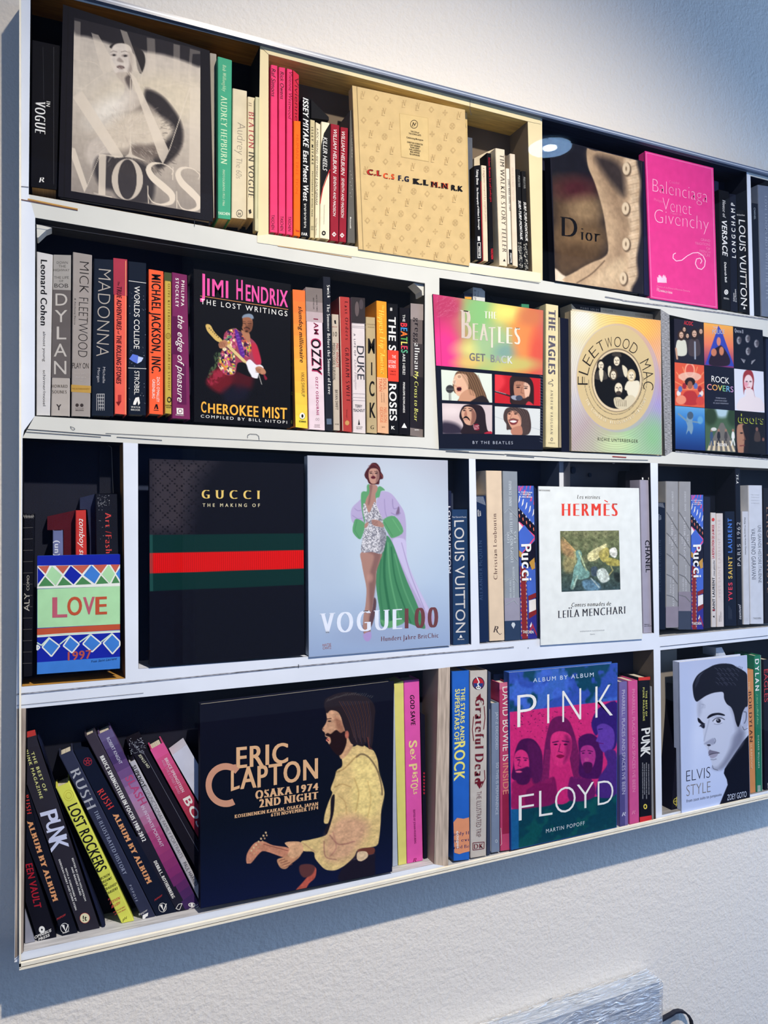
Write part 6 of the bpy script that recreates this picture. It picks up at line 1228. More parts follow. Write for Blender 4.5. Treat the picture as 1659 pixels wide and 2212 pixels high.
# head
a.poly([(556, 300), (575, 260), (600, 230), (620, 204), (660, 204), (690, 240), (700, 280), (718, 310), (716, 340), (690, 350), (684, 385), (668, 390), (600, 385), (580, 350), (562, 330)], (74, 34, 40), 1.6)
a.poly([(596, 270), (620, 250), (665, 255), (684, 290), (682, 340), (660, 375), (632, 385), (606, 370), (592, 320)], (186, 142, 126), 1.6); a.poly([(660, 260), (684, 295), (682, 340), (655, 376), (660, 320)], SKD, 4, a=.6)
a.line([(600, 282), (622, 276)], 5, (60, 34, 36), 1); a.line([(644, 276), (672, 284)], 5, (60, 34, 36), 1); a.ell(612, 292, 11, 5, (40, 28, 32), 1); a.ell(658, 294, 11, 5, (40, 28, 32), 1); a.line([(632, 290), (626, 312), (638, 314)], 4, SKD, .8)
a.poly([(612, 325), (632, 316), (652, 325), (646, 340), (620, 340)], (96, 34, 48), 1); a.line([(616, 330), (648, 331)], 3, (50, 18, 26), .6); a.line([(590, 230), (640, 215), (690, 260)], 6, (120, 60, 60), 2, a=.7, sm=True); a.line([(700, 300), (716, 330)], 8, (150, 80, 70), 2, a=.6)
a.done(); Z(10)
T('VOGUE', (165, 1702), (886, 1660), 190, (226, 232, 244), 'd'); T('100', (908, 1656), (1200, 1644), 188, (112, 66, 70), 'd', name='title_lettering')
T('Hundert Jahre BritChic', (700, 1762), (1204, 1728), 42, (112, 66, 76), 's', name='subtitle_lettering'); T('HATJE', (190, 1806), (264, 1800), 22, (160, 100, 96), name='publisher_mark'); T('CANTZ', (192, 1832), (266, 1826), 22, (160, 100, 96), name='publisher_mark')
bk('dark book sliver with cut-off white letters right of the fashion cover', [(1284, 440), (1318, 444), (1328, 1792), (1306, 1792)], (26, 32, 58))
T('LOUIS VUITTON', (1286, 580), (1290, 1165), 20, (206, 206, 210), 'b')
bk('tall blue-grey glossy panel behind the navy sans-serif spine', [(1318, 300), (1469, 300), (1469, 640), (1318, 640)], (140, 150, 176), kind='slab', d0=.05)
PG([(1318, 300), (1469, 300), (1469, 400), (1318, 400)], (60, 74, 110), 'printed_band')
bk('thick navy book with tall cream sans-serif capitals beside the fashion cover', [(1318, 606), (1469, 606), (1487, 1783), (1328, 1796)], (34, 60, 96))
T('Paul Gerard Pasols', (1324, 682), (1446, 682), 14, (196, 200, 206), name='small_lettering'); T('LOUIS VUITTON', (1340, 706), (1354, 1686), 84, (206, 204, 200), 'r'); PG([(1384, 1730), (1398, 1702), (1412, 1730)], W_, 'publisher_mark', .0014); T('Abrams', (1370, 1750), (1428, 1748), 14, W_, 's', name='publisher_mark')
# compartment with the cream and patterned spines
Z(11)
bk('navy book with dark upward lettering, first right of the white upright', [(62, 450), (163, 445), (191, 1726), (106, 1731)], (22, 40, 74), rough=.3)
T('ALEXANDER McQUEEN', (134, 1362), (126, 838), 30, (54, 76, 110), 's'); T('JUDITH', (100, 630), (98, 572), 11, W_, 'b', name='author_name'); T('WATT', (118, 626), (116, 580), 11, W_, 'b', name='author_name')
for k in range(12): LN([(70+k*6, 455), (80+k*7, 500+k*3)], 1.6, (190, 200, 214), 'wrap_glint', .0014)
bk('tall pale apricot book with upward brown serif title, third tier', [(160, 226), (301, 229), (326, 1712), (191, 1721)], (222, 200, 172))
T('Christian Louboutin', (262, 1180), (252, 606), 34, (110, 84, 76), 's'); T('R', (226, 1644), (270, 1648), 60, (70, 60, 60), 's', it=.3, name='publisher_mark'); LN([(262, 1640), (284, 1662), (298, 1650)], 3, (70, 60, 60), 'publisher_mark', .0014)
def greybook(x0, x1, y0, y1, X0, X1, band0, band1, tone=(136, 142, 152)):
    BAND(band0, band1, (150, 148, 164)); BAND(band1, 1, (44, 62, 92)) if band1 < .97 else None
bk('tall silver-grey book, upward white serif title, left of the patterned spine with the apricot neighbour', [(306, 230), (438, 235), (463, 1706), (328, 1714)], (140, 148, 156), rough=.25)
BAND(.75, .885, (150, 148, 164)); BAND(.885, 1, (44, 62, 90)); LT = (200, 208, 212)
T('ANNE DENIAU', (388, 540), (384, 320), 26, LT, 's', name='author_name'); T('LOVE', (368, 860), (366, 760), 22, LT, 's'); T('LOOKS NOT WITH THE', (402, 1030), (392, 590), 26, LT, 's'); T('EYES', (426, 858), (424, 760), 22, LT, 's')
T('DIX ANS AVEC', (386, 1340), (384, 1180), 18, LT, 's', name='small_lettering'); T('ALEXANDER McQUEEN', (414, 1340), (410, 1070), 18, LT, 's', name='small_lettering')
EL(400, 1576, 18, 22, LT, 'emblem', .0016, n=6); PG([(386, 1580), (414, 1580), (402, 1612)], LT, 'emblem', .0016)
for k in range(5): LN([(320+k*3, 600+k*200), (360+k*12, 560+k*200), (440, 640+k*190)], 5, (164, 172, 178), 'cloth_fold', .0014)
def pucci(L, near):
    """folded graphic pattern: feathers, diamonds, beads and stripes in local spine coordinates"""
    (tlx, tly), (trx, try_), (brx, bry), (blx, bly) = CUR.quad
    def q(u, t):
        u = min(1, max(0, u)); x = (tlx+(trx-tlx)*u)*(1-t)+(blx+(brx-blx)*u)*t; y = (tly+(try_-tly)*u)*(1-t)+(bly+(bry-bly)*u)*t; return (x, y)
    def pg(P, c, l=.0015): PG([q(u, t) for u, t in P], c, 'pattern', l, raw=True)
    B, P_, Wt, Kk, Rr, Go = (70, 104, 196), (226, 80, 130), (230, 228, 226), (22, 20, 40), (132, 40, 44), (196, 150, 70)
    pg([(0, 0), (1, 0), (1, .55), (0, .45)], B, .0013); pg([(0, .14), (1, .26), (1, .34), (0, .235)], Kk, .0015)
    for k in range(4): pg([(.05+k*.24, .0), (.12+k*.24, .0), (.02+k*.24, .035)], P_, .0016)
    for k in range(5):
        u = -.02+k*.22; t = .085+k*.022; pg([(u, t+.028), (u+.1, t-.018), (u+.16, t-.022), (u+.12, t+.012)], Wt, .0017)
        pg([(u+.1, t-.05), (u+.2, t-.082), (u+.27, t-.078), (u+.2, t-.05)], P_, .0017)
        pg([(u+.02, t+.075), (u+.08, t+.062), (u+.1, t+.08)], Wt, .0018); pg([(u+.04, t+.105), (u+.1, t+.098), (u+.12, t+.118), (u+.08, t+.124)], (226, 120, 90), .0018)
    pg([(0, .235), (.30, .235+.03), (0, .30)], Wt, .0016); pg([(.0, .235), (.06, .235), (1, .325), (1, .34), (.5, .30)], P_, .0017); pg([(0, .30), (.36, .255), (1, .34), (.2, .44), (0, .42)], B, .0018)
    pg([(1, .335), (1, .35), (.24, .45), (.16, .44)], P_, .0019); pg([(0, .42), (.22, .44), (.1, .47), (0, .46)], Go, .0018); pg([(.22, .44), (1, .36), (1, .5), (.5, .54), (.1, .5)], Kk, .0019)
    pg([(.62, .5), (.95, .47), (.98, .54), (.78, .55)], Go, .0020); pg([(.1, .5), (.5, .54), (1, .55), (1, .7), (.5, .72), (0, .6)], B, .0019)
    pg([(0, .52), (.42, .54), (.48, 1), (0, 1)], Rr, .0021); pg([(0, .52), (.06, .52), (.08, 1), (0, 1)], (60, 60, 140), .0022); pg([(.38, .54), (.44, .54), (.50, 1), (.44, 1)], (60, 60, 140), .0022)
    for k in range(16): t = .56+k*.027; pg([(.03, t), (.09, t+.012), (.03, t+.02)], (220, 190, 180) if k % 3 else (200, 70, 70), .0024); pg([(.38, t), (.44, t+.012), (.38, t+.02)], (220, 190, 180) if k % 2 else Go, .0024)
    pg([(.52, .72), (1, .70), (1, .73), (.52, .75)], Rr, .0021); pg([(.55, .75), (.98, .74), (.98, .82), (.55, .83)], Wt, .0021); pg([(.52, .83), (1, .81), (1, .84), (.52, .87)], Rr, .0022)
    pg([(.5, .87), (1, .84), (1, 1), (.5, 1)], (50, 50, 140), .0021); pg([(.56, .92), (.68, .89), (.72, .94)], Wt, .0023); pg([(.5, .95), (.75, .9), (1, .97), (1, .985), (.75, .93), (.52, .97)], (160, 50, 80), .0024)
def lift_text(k): CUR.d0 -= k
bk('blue, pink and black graphic patterned spine beside the white cover', [(440, 362), (577, 362), (607, 1696), (466, 1701)], (60, 80, 170))
pucci(None, True); CUR.d0 -= .0009
T('A. CHITOLINA', (444, 424), (566, 428), 14, W_, 'b', name='small_lettering'); T('V. FRIEDMAN', (462, 444), (550, 446), 14, W_, 'b', name='small_lettering'); T('A. ARICI BOGN', (456, 464), (560, 468), 14, W_, 'b', name='small_lettering')
T('Pucci', (470, 872), (478, 1192), 84, W_, 'b'); T('TASCHEN', (482, 1650), (576, 1652), 24, W_, 'b', name='publisher_mark'); CUR.d0 += .0009
bk('dark blue cover side of the patterned book next to the white cover', [(578, 362), (612, 400), (640, 1690), (608, 1697)], (28, 36, 62), attach='side_cover', kind='slab', d0=.0045)
bk('grey page block with fine stripes left of the large white cover', [(584, 630), (626, 632), (650, 1735), (612, 1698)], (150, 148, 150), kind='slab', d0=.021)
bk('large white cover with red display capitals and a square picture of winged horses', [(620, 365), (1498, 382), (1529, 1700), (640, 1756)], (226, 230, 226), 'face', spine=False, rough=.3)
LN([(636, 1720), (652, 1754)], 1, (200, 204, 206), 'edge')
T('Les vitrines', (958, 476), (1160, 478), 36, (70, 66, 66), 's', it=.25, name='small_lettering'); T('HERMES', (818, 628), (1312, 628), 114, (226, 66, 52), 'd'); LN([(1196, 488), (1226, 504)], 8, (226, 66, 52), 'title_lettering')
PG([(622, 390), (724, 394), (724, 412), (622, 408)], (206, 208, 204), 'sticker'); T('NRF 2124 (PARIS)', (624, 406), (718, 408), 9, (60, 60, 60), 'b', name='sticker_lettering')
a = Art([(809, 757), (1323, 752), (1336, 1268), (822, 1289)], (86, 96, 74), 1.0).fr(11)
a.grad([(0, (116, 120, 84)), (.35, (96, 106, 74)), (1, (58, 76, 78))]); n1 = a.noise(26, 26, 51, 4); n2 = a.noise(60, 60, 52, 3)
for k in range(5):
    for j in range(3): a.ell(862+k*86, 780+j*110, 26, 36, (150, 150, 110), 5, a=.5); a.ell(862+k*86, 780+j*110, 8, 10, (90, 90, 62), 2, a=.6)
for k in range(9): a.line([(945, 930), (830+k*14, 810+k*30)], 6, (206, 170, 110) if k < 5 else (190, 200, 140), 1.5, a=.8)
a.poly([(815, 830), (880, 870), (930, 930), (930, 1000), (870, 980), (820, 930)], (206, 150, 104), 10, a=.6); a.poly([(830, 1040), (880, 980), (940, 1000), (930, 1100), (860, 1120)], (166, 150, 100), 12, a=.7)
a.poly([(945, 940), (980, 925), (1000, 960), (990, 1010), (1010, 1070), (1060, 1110), (1060, 1160), (1000, 1180), (930, 1180), (940, 1240), (910, 1270), (900, 1240), (920, 1160), (930, 1080), (960, 1020)], (120, 160, 150), 3)
a.line([(975, 940), (1010, 1030), (1040, 1100)], 14, (190, 206, 160), 3, a=.8, sm=True); a.line([(960, 1150), (920, 1260)], 16, (150, 176, 160), 2)
a.poly([(1050, 960), (1100, 920), (1160, 890), (1215, 870), (1190, 950), (1120, 1010), (1060, 1020)], (224, 216, 160), 3); a.poly([(1150, 940), (1220, 900), (1240, 960), (1200, 1030), (1160, 1000)], (176, 164, 90), 3)
for k in range(6): a.line([(1070+k*14, 1000-k*4), (1150+k*12, 900+k*3)], 4, (160, 150, 100), 1, a=.7)
a.poly([(1240, 920), (1290, 900), (1310, 950), (1290, 990), (1250, 970)], (226, 226, 214), 3); a.poly([(1220, 990), (1290, 1000), (1330, 1020), (1330, 1060), (1250, 1060), (1210, 1040)], (170, 160, 84), 4); a.line([(1250, 1060), (1270, 1100), (1230, 1150)], 10, (170, 166, 110), 2)
a.poly([(1080, 1080), (1130, 1070), (1140, 1140), (1090, 1150)], (70, 84, 96), 3); a.poly([(1130, 1110), (1180, 1080), (1220, 1110), (1240, 1180), (1180, 1210), (1140, 1170)], (206, 216, 206), 4)
a.poly([(1000, 1200), (1080, 1180), (1150, 1220), (1160, 1268), (1040, 1276)], (96, 130, 150), 6); a.line([(1080, 1170), (1150, 1250)], 12, (170, 190, 190), 2); a.poly([(1280, 1120), (1330, 1130), (1334, 1200), (1290, 1190)], (40, 48, 44), 6)
a.C *= (1+(n1-.5)*.7)[..., None]*(1+(n2-.5)*.3)[..., None]; a.done('picture_panel'); Z(11)
T('Contes nomades de', (910, 1420), (1254, 1408), 36, (60, 58, 62), 's', it=.25, name='small_lettering'); T('LEILA MENCHARI', (790, 1520), (1382, 1480), 68, (50, 50, 60), 's', name='author_name'); EL(889, 1430, 5, 6, (50, 50, 60), 'author_name'); EL(907, 1429, 5, 6, (50, 50, 60), 'author_name')
T('IMPRIMERIE NATIONALE', (984, 1640), (1196, 1628), 10, (170, 174, 176), name='publisher_mark'); T('Editions', (1072, 1664), (1112, 1662), 11, (150, 154, 156), name='publisher_mark')
bk('black book with a glossy top lying behind the mauve spine', [(1380, 262), (1390, 228), (1600, 226), (1600, 420), (1380, 420)], (22, 22, 30), kind='slab', d0=.034)
bk('mauve-grey spine with black sans capitals right of the large white cover', [(1505, 308), (1598, 311), (1632, 1645), (1536, 1650)], (160, 156, 172))
T('CHANEL', (1552, 838), (1558, 1120), 38, (26, 24, 30), 'b'); T('CULTURE', (1592, 918), (1594, 1030), 12, (70, 66, 76), name='small_lettering'); T('Editions', (1546, 1578), (1592, 1576), 8, K_, 'b', name='publisher_mark'); T('de La Martiniere', (1546, 1592), (1628, 1588), 8, K_, 'b', name='publisher_mark')
for x in (1524, 1580): PG([(x, 288), (x+12, 290), (x+13, 309), (x+1, 308)], W_, 'page_marker', -.001)
# last compartment of the third tier
Z(12)
bk('dark navy book with creased wrapping at the top, first in the last third-tier compartment', [(248, 592), (350, 592), (352, 2010), (262, 2006)], (20, 28, 46), rough=.3)
T('ALEXANDER McQUEEN', (298, 1590), (298, 1010), 26, (50, 62, 84), 's'); T('JUDITH', (282, 790), (280, 724), 12, (150, 160, 176), 'b', name='author_name'); T('WATT', (300, 786), (300, 734), 12, (150, 160, 176), 'b', name='author_name')
for k in range(10): LN([(254+k*7, 600), (262+k*8, 636+k*2)], 1.8, (170, 176, 190), 'wrap_glint', .0014)
for i, (Q, x) in enumerate((([(350, 355), (492, 358), (490, 1986), (352, 1990)], 440), ([(496, 358), (631, 360), (633, 2006), (492, 2006)], 580))):
    bk(('left' if i == 0 else 'right')+' of the two matching tall grey books with upward pale serif titles', Q, (148, 148, 150), rough=.25)
    BAND(.855 if i == 0 else .745, .995 if i == 0 else .875, (138, 130, 142))
    if i: BAND(.875, 1, (60, 68, 86))
    T('ANNE DENIAU', (x, 690), (x-4, 470), 22, (196, 196, 200), 's', name='author_name'); T('LOVE', (x-36, 1050), (x-36, 950), 20, (196, 196, 200), 's'); T('LOOKS NOT WITH THE', (x-4, 1236), (x-6, 750), 26, (196, 196, 200), 's'); T('EYES', (x+26, 1050), (x+26, 950), 20, (196, 196, 200), 's')
    T('DIX ANS AVEC', (x-26, 1600+i*-20), (x-26, 1420), 18, (196, 196, 200), 's', name='small_lettering'); T('ALEXANDER McQUEEN', (x+6, 1750-i*170), (x+4, 1290), 20, (196, 196, 200), 's', name='small_lettering')
    for k in range(5): LN([(x-80, 700+k*230), (x-40+k*8, 760+k*220), (x+44, 900+k*200)], 8, (118, 118, 122), 'cloth_fold', .0013)
bk('blue, pink and black graphic patterned spine beside the two grey books', [(631, 510), (766, 509), (769, 2004), (637, 2006)], (60, 80, 170))
pucci(None, True); CUR.d0 -= .0009
T('A. CHITOLINA', (634, 576), (756, 578), 12, W_, 'b', name='small_lettering'); T('V. FRIEDMAN', (650, 598), (740, 600), 12, W_, 'b', name='small_lettering'); T('A. ARICI BOGN', (646, 618), (748, 620), 12, W_, 'b', name='small_lettering')
T('Pucci', (656, 1064), (660, 1428), 86, W_, 'b'); T('TASCHEN', (646, 1952), (746, 1952), 28, W_, 'b', name='publisher_mark'); CUR.d0 += .0009
bk('dark glossy cover side right of the last patterned spine', [(770, 524), (846, 532), (851, 1990), (772, 2002)], (26, 30, 48), attach='side_cover', kind='slab', d0=.0045, rough=.2)
bk('slim white spine with upward red and black lettering and a red dot', [(851, 703), (909, 706), (913, 1980), (858, 1981)], (206, 200, 196))
EL(878, 784, 16, 19, (206, 60, 56), 'printed_dot', .0015); T('LA REVOLUTION DE LA MODE', (892, 1216), (890, 840), 26, (196, 60, 64), 'b'); T('rive gauche', (896, 1412), (894, 1236), 16, (60, 56, 60), 'r', it=.35, name='small_lettering'); T('SAINT LAURENT', (898, 1800), (894, 1424), 26, (34, 30, 36), 'b', name='author_name'); PG([(872, 1800), (898, 1800), (898, 1780), (872, 1780)], (190, 40, 60), 'printed_motif', .0015); PG([(874, 1860), (892, 1850), (892, 1876)], K_, 'publisher_mark', .0015)
bk('cream spine with spaced grey upward capitals next to the slim white one', [(911, 712), (989, 712), (1001, 1976), (919, 1980)], (212, 202, 196))
T('YVES SAINT LAURENT STYLE', (962, 1655), (956, 784), 26, (176, 150, 152), 't', track=.16); T('Editions', (952, 1916), (950, 1850), 9, K_, name='publisher_mark'); T('de La Martiniere', (968, 1916), (966, 1806), 9, (60, 60, 60), name='publisher_mark')
bk('black spine with upward red, yellow and blue capitals', [(1004, 692), (1118, 690), (1142, 1966), (1004, 1966)], (18, 24, 42))
T('YVES', (1092, 1688), (1090, 1482), 44, (210, 60, 76), 'b', track=.1); T('SAINT', (1090, 1440), (1090, 1190), 44, (210, 176, 80), 'b', track=.1); T('LAURENT', (1088, 1150), (1084, 768), 44, (70, 120, 206), 'b', track=.1)
for k in range(3): LN([(1054+k*14, 1890), (1052+k*14, 1740+k*20)], 2, (90, 100, 120), 'small_lettering', .0015)
bk('very tall slim black spine with upward white capitals and a number', [(1118, 212), (1180, 212), (1206, 1956), (1142, 1961)], (18, 20, 32))
T('PARIS 1962', (1186, 1298), (1178, 812), 38, (206, 206, 210), 't', track=.1); T('textuel', (1190, 1892), (1184, 1722), 28, (206, 206, 210), 'r', it=.4, name='publisher_mark'); T('YSL', (1160, 390), (1158, 276), 24, W_, 's', name='emblem', it=.2)
bk('slim white book with one tiny line of black text near the right edge', [(1198, 690), (1270, 691), (1286, 1951), (1215, 1952)], (196, 198, 204))
T('Philip Treacy by Kevin Davies', (1224, 762), (1234, 1174), 12, (60, 60, 66), 'b'); EL(1252, 1894, 12, 14, (180, 182, 190), 'publisher_mark', n=12, hole=.8)
bk('thick white book with condensed grey capitals in two lines', [(1267, 400), (1423, 402), (1441, 1945), (1290, 1946)], (202, 206, 214), rough=.3)
T('VALENTINO GARAVANI', (1298, 885), (1308, 1450), 46, (90, 94, 104), 'r'); T('UNE GRANDE HISTOIRE ITALIENNE', (1374, 850), (1382, 1488), 36, (90, 94, 104), 'r', name='subtitle_lettering'); T('TASCHEN', (1322, 1892), (1410, 1890), 20, (80, 84, 92), 'r', name='publisher_mark')
for s_, y in (('Matt Tyrnauer', 512), ('Valentino', 540), ('Garavani', 575), ('et Giammetti', 605)): T(s_, (1300, y), (1392, y+2), 11, (176, 180, 188), name='small_lettering')
bk('black book with dull gold capitals cut by the right edge of the picture, third tier', [(1430, 430), (1560, 432), (1580, 1936), (1447, 1940)], (24, 22, 30))
T('LEROY TRISTE', (1466, 640), (1476, 1600), 60, (132, 104, 84), 's')
# ================================================================== bottom tier
GROUP[0] = 'books in the bottom tier'
Z(13)
LB = dict(kind='slab', d0=.0205)
bk('pages of a thick book jammed in the bottom left corner under the leaning spines', [(112, 1760), (128, 1800), (190, 2022), (140, 2052), (108, 2060)], (150, 152, 166), kind='slab', d0=.0205)
bk('black leaning book with red letters, lowest in the bottom left corner', [(108, 1236), (132, 1290), (345, 1990), (206, 2046), (108, 1700)], (24, 24, 34), **LB)
T('QUEEN VAULT', (70, 1280), (188, 1752), 62, (176, 36, 52), 'b', clip=None) if False else T('EEN VAULT', (116, 1432), (184, 1752), 50, (176, 36, 52), 'b')
EL(236, 1904, 22, 26, W_, 'publisher_mark', n=18, hole=.3); T('OMNIBUS', (184, 1972), (304, 1918), 22, W_, 'b', name='publisher_mark'); T('PRESS', (212, 1986), (292, 1952), 20, W_, 'b', name='publisher_mark')
bk('black leaning book with peach slab capitals, second from the bottom left corner', [(112, 850), (124, 850), (498, 1962), (383, 2018), (132, 1290), (112, 1236)], (24, 26, 38), **LB)
T('RUSH', (106, 930), (130, 1070), 34, (210, 66, 60), 's'); T('ALBUM BY ALBUM', (128, 1120), (318, 1704), 38, (226, 160, 110), 'S'); T('POPOFF', (345, 1836), (408, 1802), 14, (190, 60, 60), 'b', name='author_name')
EL(401, 1892, 31, 36, W_, 'publisher_mark', n=20, hole=.9); PG([(378, 1872), (398, 1868), (406, 1915)], W_, 'publisher_mark'); PG([(424, 1864), (430, 1868), (410, 1920), (404, 1916)], W_, 'publisher_mark'); T('VOYAGEUR', (386, 1936), (434, 1918), 8, W_, name='publisher_mark')
bk('charcoal leaning book with yellow-green small caps and one jagged white word', [(112, 512), (194, 496), (658, 1918), (512, 1984), (124, 850), (112, 820)], (46, 44, 54), **LB)
PG([(112, 472), (186, 456), (194, 496), (112, 516)], (190, 60, 56), 'red_edge')
YG = (216, 216, 140)
T('THE BEST OF', (156, 622), (254, 905), 22, YG, 'b', track=.12); T('PUNK MAGAZINE', (112, 606), (224, 958), 22, YG, 'b', track=.12)
for s, p0, p1, h in (('P', (222, 1060), (246, 1146), 120), ('U', (262, 1130), (280, 1200), 110), ('N', (270, 1190), (292, 1262), 130), ('K', (284, 1258), (306, 1346), 132)): T(s, p0, p1, h, (206, 212, 236), 'b')
for s, p0, p1 in (('EDITED BY JOHN HOLMSTROM', (452, 1388), (546, 1698)), ('AND BRIDGET HURD', (446, 1452), (512, 1658)), ('WITH A FOREWORD BY', (402, 1460), (478, 1700)), ('DEBORAH HARRY AND CHRIS STEIN', (356, 1398), (478, 1764))): T(s, p0, p1, 12, W_, 'b', name='small_lettering')
EL(547, 1820, 36, 37, (226, 220, 180), 'publisher_mark', .0006); EL(547, 1820, 37, 38, (190, 60, 50), 'publisher_mark', .0008, n=24, hole=.93); T('!t', (532, 1842), (562, 1838), 38, K_, 'b', name='publisher_mark')
PG([(512, 1990), (520, 1962), (600, 1936), (625, 1912), (688, 1890), (694, 1920), (640, 1952), (600, 1966), (560, 1976)], (206, 96, 84), 'red_edge')
bk('dark navy cover side of the jagged-lettered book', [(206, 512), (236, 570), (322, 860), (430, 1160), (700, 1870), (690, 1900), (672, 1912)], (30, 34, 56), attach='side_cover', kind='slab', d0=.0205)
bk('lime yellow leaning book with tall black condensed capitals', [(334, 880), (438, 832), (908, 1857), (810, 1908)], (218, 220, 92), d0=.0205, bulge=0)
T('LOST ROCKERS', (420, 1014), (640, 1494), 76, (26, 26, 30), 'b')
for s, p0, p1 in (('BROKEN', (650, 1552), (726, 1512)), ('DREAMS', (664, 1578), (740, 1538)), ('AND', (676, 1600), (710, 1582)), ('CRASHED', (686, 1628), (776, 1580)), ('CAREERS', (698, 1658), (784, 1612))): T(s, p0, p1, 20, (40, 40, 30), 'b', name='subtitle_lettering', up=(.1, -1))
for s, p0, p1, h in (('BY', (716, 1692), (732, 1684), 12), ('STEVEN', (728, 1722), (800, 1684), 22), ('BLUSH', (740, 1750), (800, 1718), 22), ('WITH PAUL BACHMAN', (752, 1786), (836, 1742), 10), ('AND TONY MANN', (762, 1800), (842, 1760), 9)): T(s, p0, p1, h, (196, 76, 70), 'b', name='author_name', up=(.1, -1))
EL(430, 932, 36, 40, (190, 180, 60), 'emblem', n=20, hole=.94); EL(430, 932, 22, 24, (190, 180, 60), 'emblem', n=16, hole=.88); T('pH', (822, 1842), (850, 1828), 22, K_, name='publisher_mark')
bk('grey-blue leaning book with large pale carved serif capitals', [(358, 646), (461, 602), (1062, 1846), (963, 1892)], (50, 54, 76), d0=.0205, bulge=0)
T('RUSH', (436, 756), (566, 1045), 74, (176, 178, 184), 's'); T('THE ILLUSTRATED HISTORY', (610, 1050), (826, 1510), 30, (160, 168, 190), 's', name='subtitle_lettering'); T('POPOFF', (866, 1584), (916, 1704), 18, (176, 182, 200), 's', track=.3, name='author_name')
T('Voyageur', (936, 1806), (1000, 1768), 18, W_, 's', name='publisher_mark'); PG([(966, 1800), (1006, 1780), (1002, 1806), (988, 1812), (984, 1826), (964, 1828)], W_, 'publisher_mark')
bk('black leaning book with a red star emblem and peach slab capitals', [(463, 606), (576, 590), (1216, 1830), (1102, 1852), (1064, 1846)], (22, 28, 46), **LB)
EL(568, 688, 31, 30, (176, 50, 64), 'emblem', n=22, hole=.9); LN([(568, 662), (582, 708), (544, 680), (592, 680), (554, 708), (568, 662)], 3, (176, 50, 64), 'emblem')
T('RUSH', (632, 905), (718, 1040), 52, (206, 64, 62), 's'); T('ALBUM BY ALBUM', (748, 1070), (1000, 1576), 38, (226, 160, 110), 'S'); T('POPOFF', (1052, 1698), (1106, 1662), 14, (190, 60, 60), 'b', name='author_name', up=(.1, -1))
EL(1110, 1744, 29, 34, W_, 'publisher_mark', n=20, hole=.9); PG([(1088, 1726), (1108, 1720), (1116, 1766)], W_, 'publisher_mark'); PG([(1134, 1714), (1140, 1718), (1120, 1772), (1114, 1768)], W_, 'publisher_mark')
bk('brown-black leaning book with small white condensed slab lettering', [(546, 506), (624, 468), (1296, 1809), (1218, 1830)], (62, 56, 68), d0=.0205, bulge=0)
BAND(.55, 1, (34, 34, 48))
T('BRUCE SPRINGSTEEN IN FOCUS 1980-2012', (654, 652), (966, 1270), 30, W_, 'S'); T('DEBRA L. ROTHENBERG', (1044, 1412), (1180, 1680), 24, W_, 'S', name='author_name'); LN([(1206, 1752), (1232, 1760), (1252, 1714), (1226, 1720), (1206, 1752)], 4, W_, 'publisher_mark', .0007)
bk('purple leaning book with a pale glow and small white capitals', [(641, 492), (739, 447), (1386, 1746), (1300, 1812)], (96, 76, 116), d0=.0205, bulge=0)
for k in range(24):
    BAND(k/24, (k+1)/24+.002, tuple(int(np.interp(k/24, [0, .12, .2, .34, .42, .55, .75, .9, 1], v)) for v in ((100, 70, 110, 170, 176, 170, 130, 70, 50), (90, 54, 80, 130, 130, 70, 50, 44, 40), (130, 100, 130, 170, 160, 120, 110, 96, 76))), 'printed_fade', n=3)
T('ROBERT KNIGHT', (702, 520), (798, 708), 24, (206, 206, 220), 'r', name='author_name'); T('SLASH', (836, 806), (950, 1010), 56, (176, 74, 120), 'b'); T('AN INTIMATE PORTRAIT', (946, 1000), (1098, 1308), 24, (214, 206, 220), 'r', name='subtitle_lettering')
EL(1322, 1724, 26, 16, W_, 'publisher_mark', .0008, n=16, hole=.7); EL(1322, 1724, 10, 12, W_, 'publisher_mark', .0008); T('INSIGHT', (1300, 1762), (1366, 1726), 9, W_, 'b', name='publisher_mark', up=(0, -1)); T('EDITIONS', (1306, 1776), (1370, 1740), 9, W_, 'b', name='publisher_mark', up=(0, -1))
bk('pale grey leaning book with thin black capitals, under the shrink-wrapped black one', [(866, 694), (912, 674), (1440, 1700), (1390, 1726)], (186, 184, 190), d0=.0205, bulge=0)
T('SLIPKNOT', (886, 724), (962, 880), 30, K_, 'b'); T('DYSFUNCTIONAL FAMILY PORTRAITS', (966, 868), (1238, 1388), 28, (50, 46, 56), 't'); T('PAUL HARRIES', (1254, 1424), (1344, 1590), 28, (40, 38, 46), 'r', name='author_name')
bk('black shrink-wrapped leaning book with a crumpled silvery top', [(856, 562), (956, 510), (1000, 590), (1536, 1560), (1446, 1640)], (28, 26, 36), d0=.0205, kind='slab', rough=.2)
r_ = random.Random(21)
for k in range(60):
    x, y = 866+r_.random()*110, 520+r_.random()*110
    if y > 560+(956-x)*.45-50+60: pass
    LN([(x, y), (x+r_.random()*26-6, y+r_.random()*24-8)], 1.3+r_.random()*1.6, (170, 174, 186), 'wrap_glint')
T('ON STAGE', (1020, 728), (950, 632), 20, (206, 206, 180), 'b', up=(-.85, .5)); LN([(960, 600), (1382, 1360)], 2.2, (120, 124, 140), 'wrap_crease')
bk('magenta leaning book with white capitals, cut off by the square black cover', [(1020, 602), (1116, 548), (1680, 1560), (1590, 1640)], (196, 76, 126), d0=.0205, bulge=0)
for k in range(14): BAND(k/14, (k+1)/14+.002, tuple(int(np.interp(k/14, [0, .2, .5, 1], v)) for v in ((220, 196, 160, 140), (90, 76, 50, 40), (150, 116, 66, 50))), 'printed_fade', n=3)
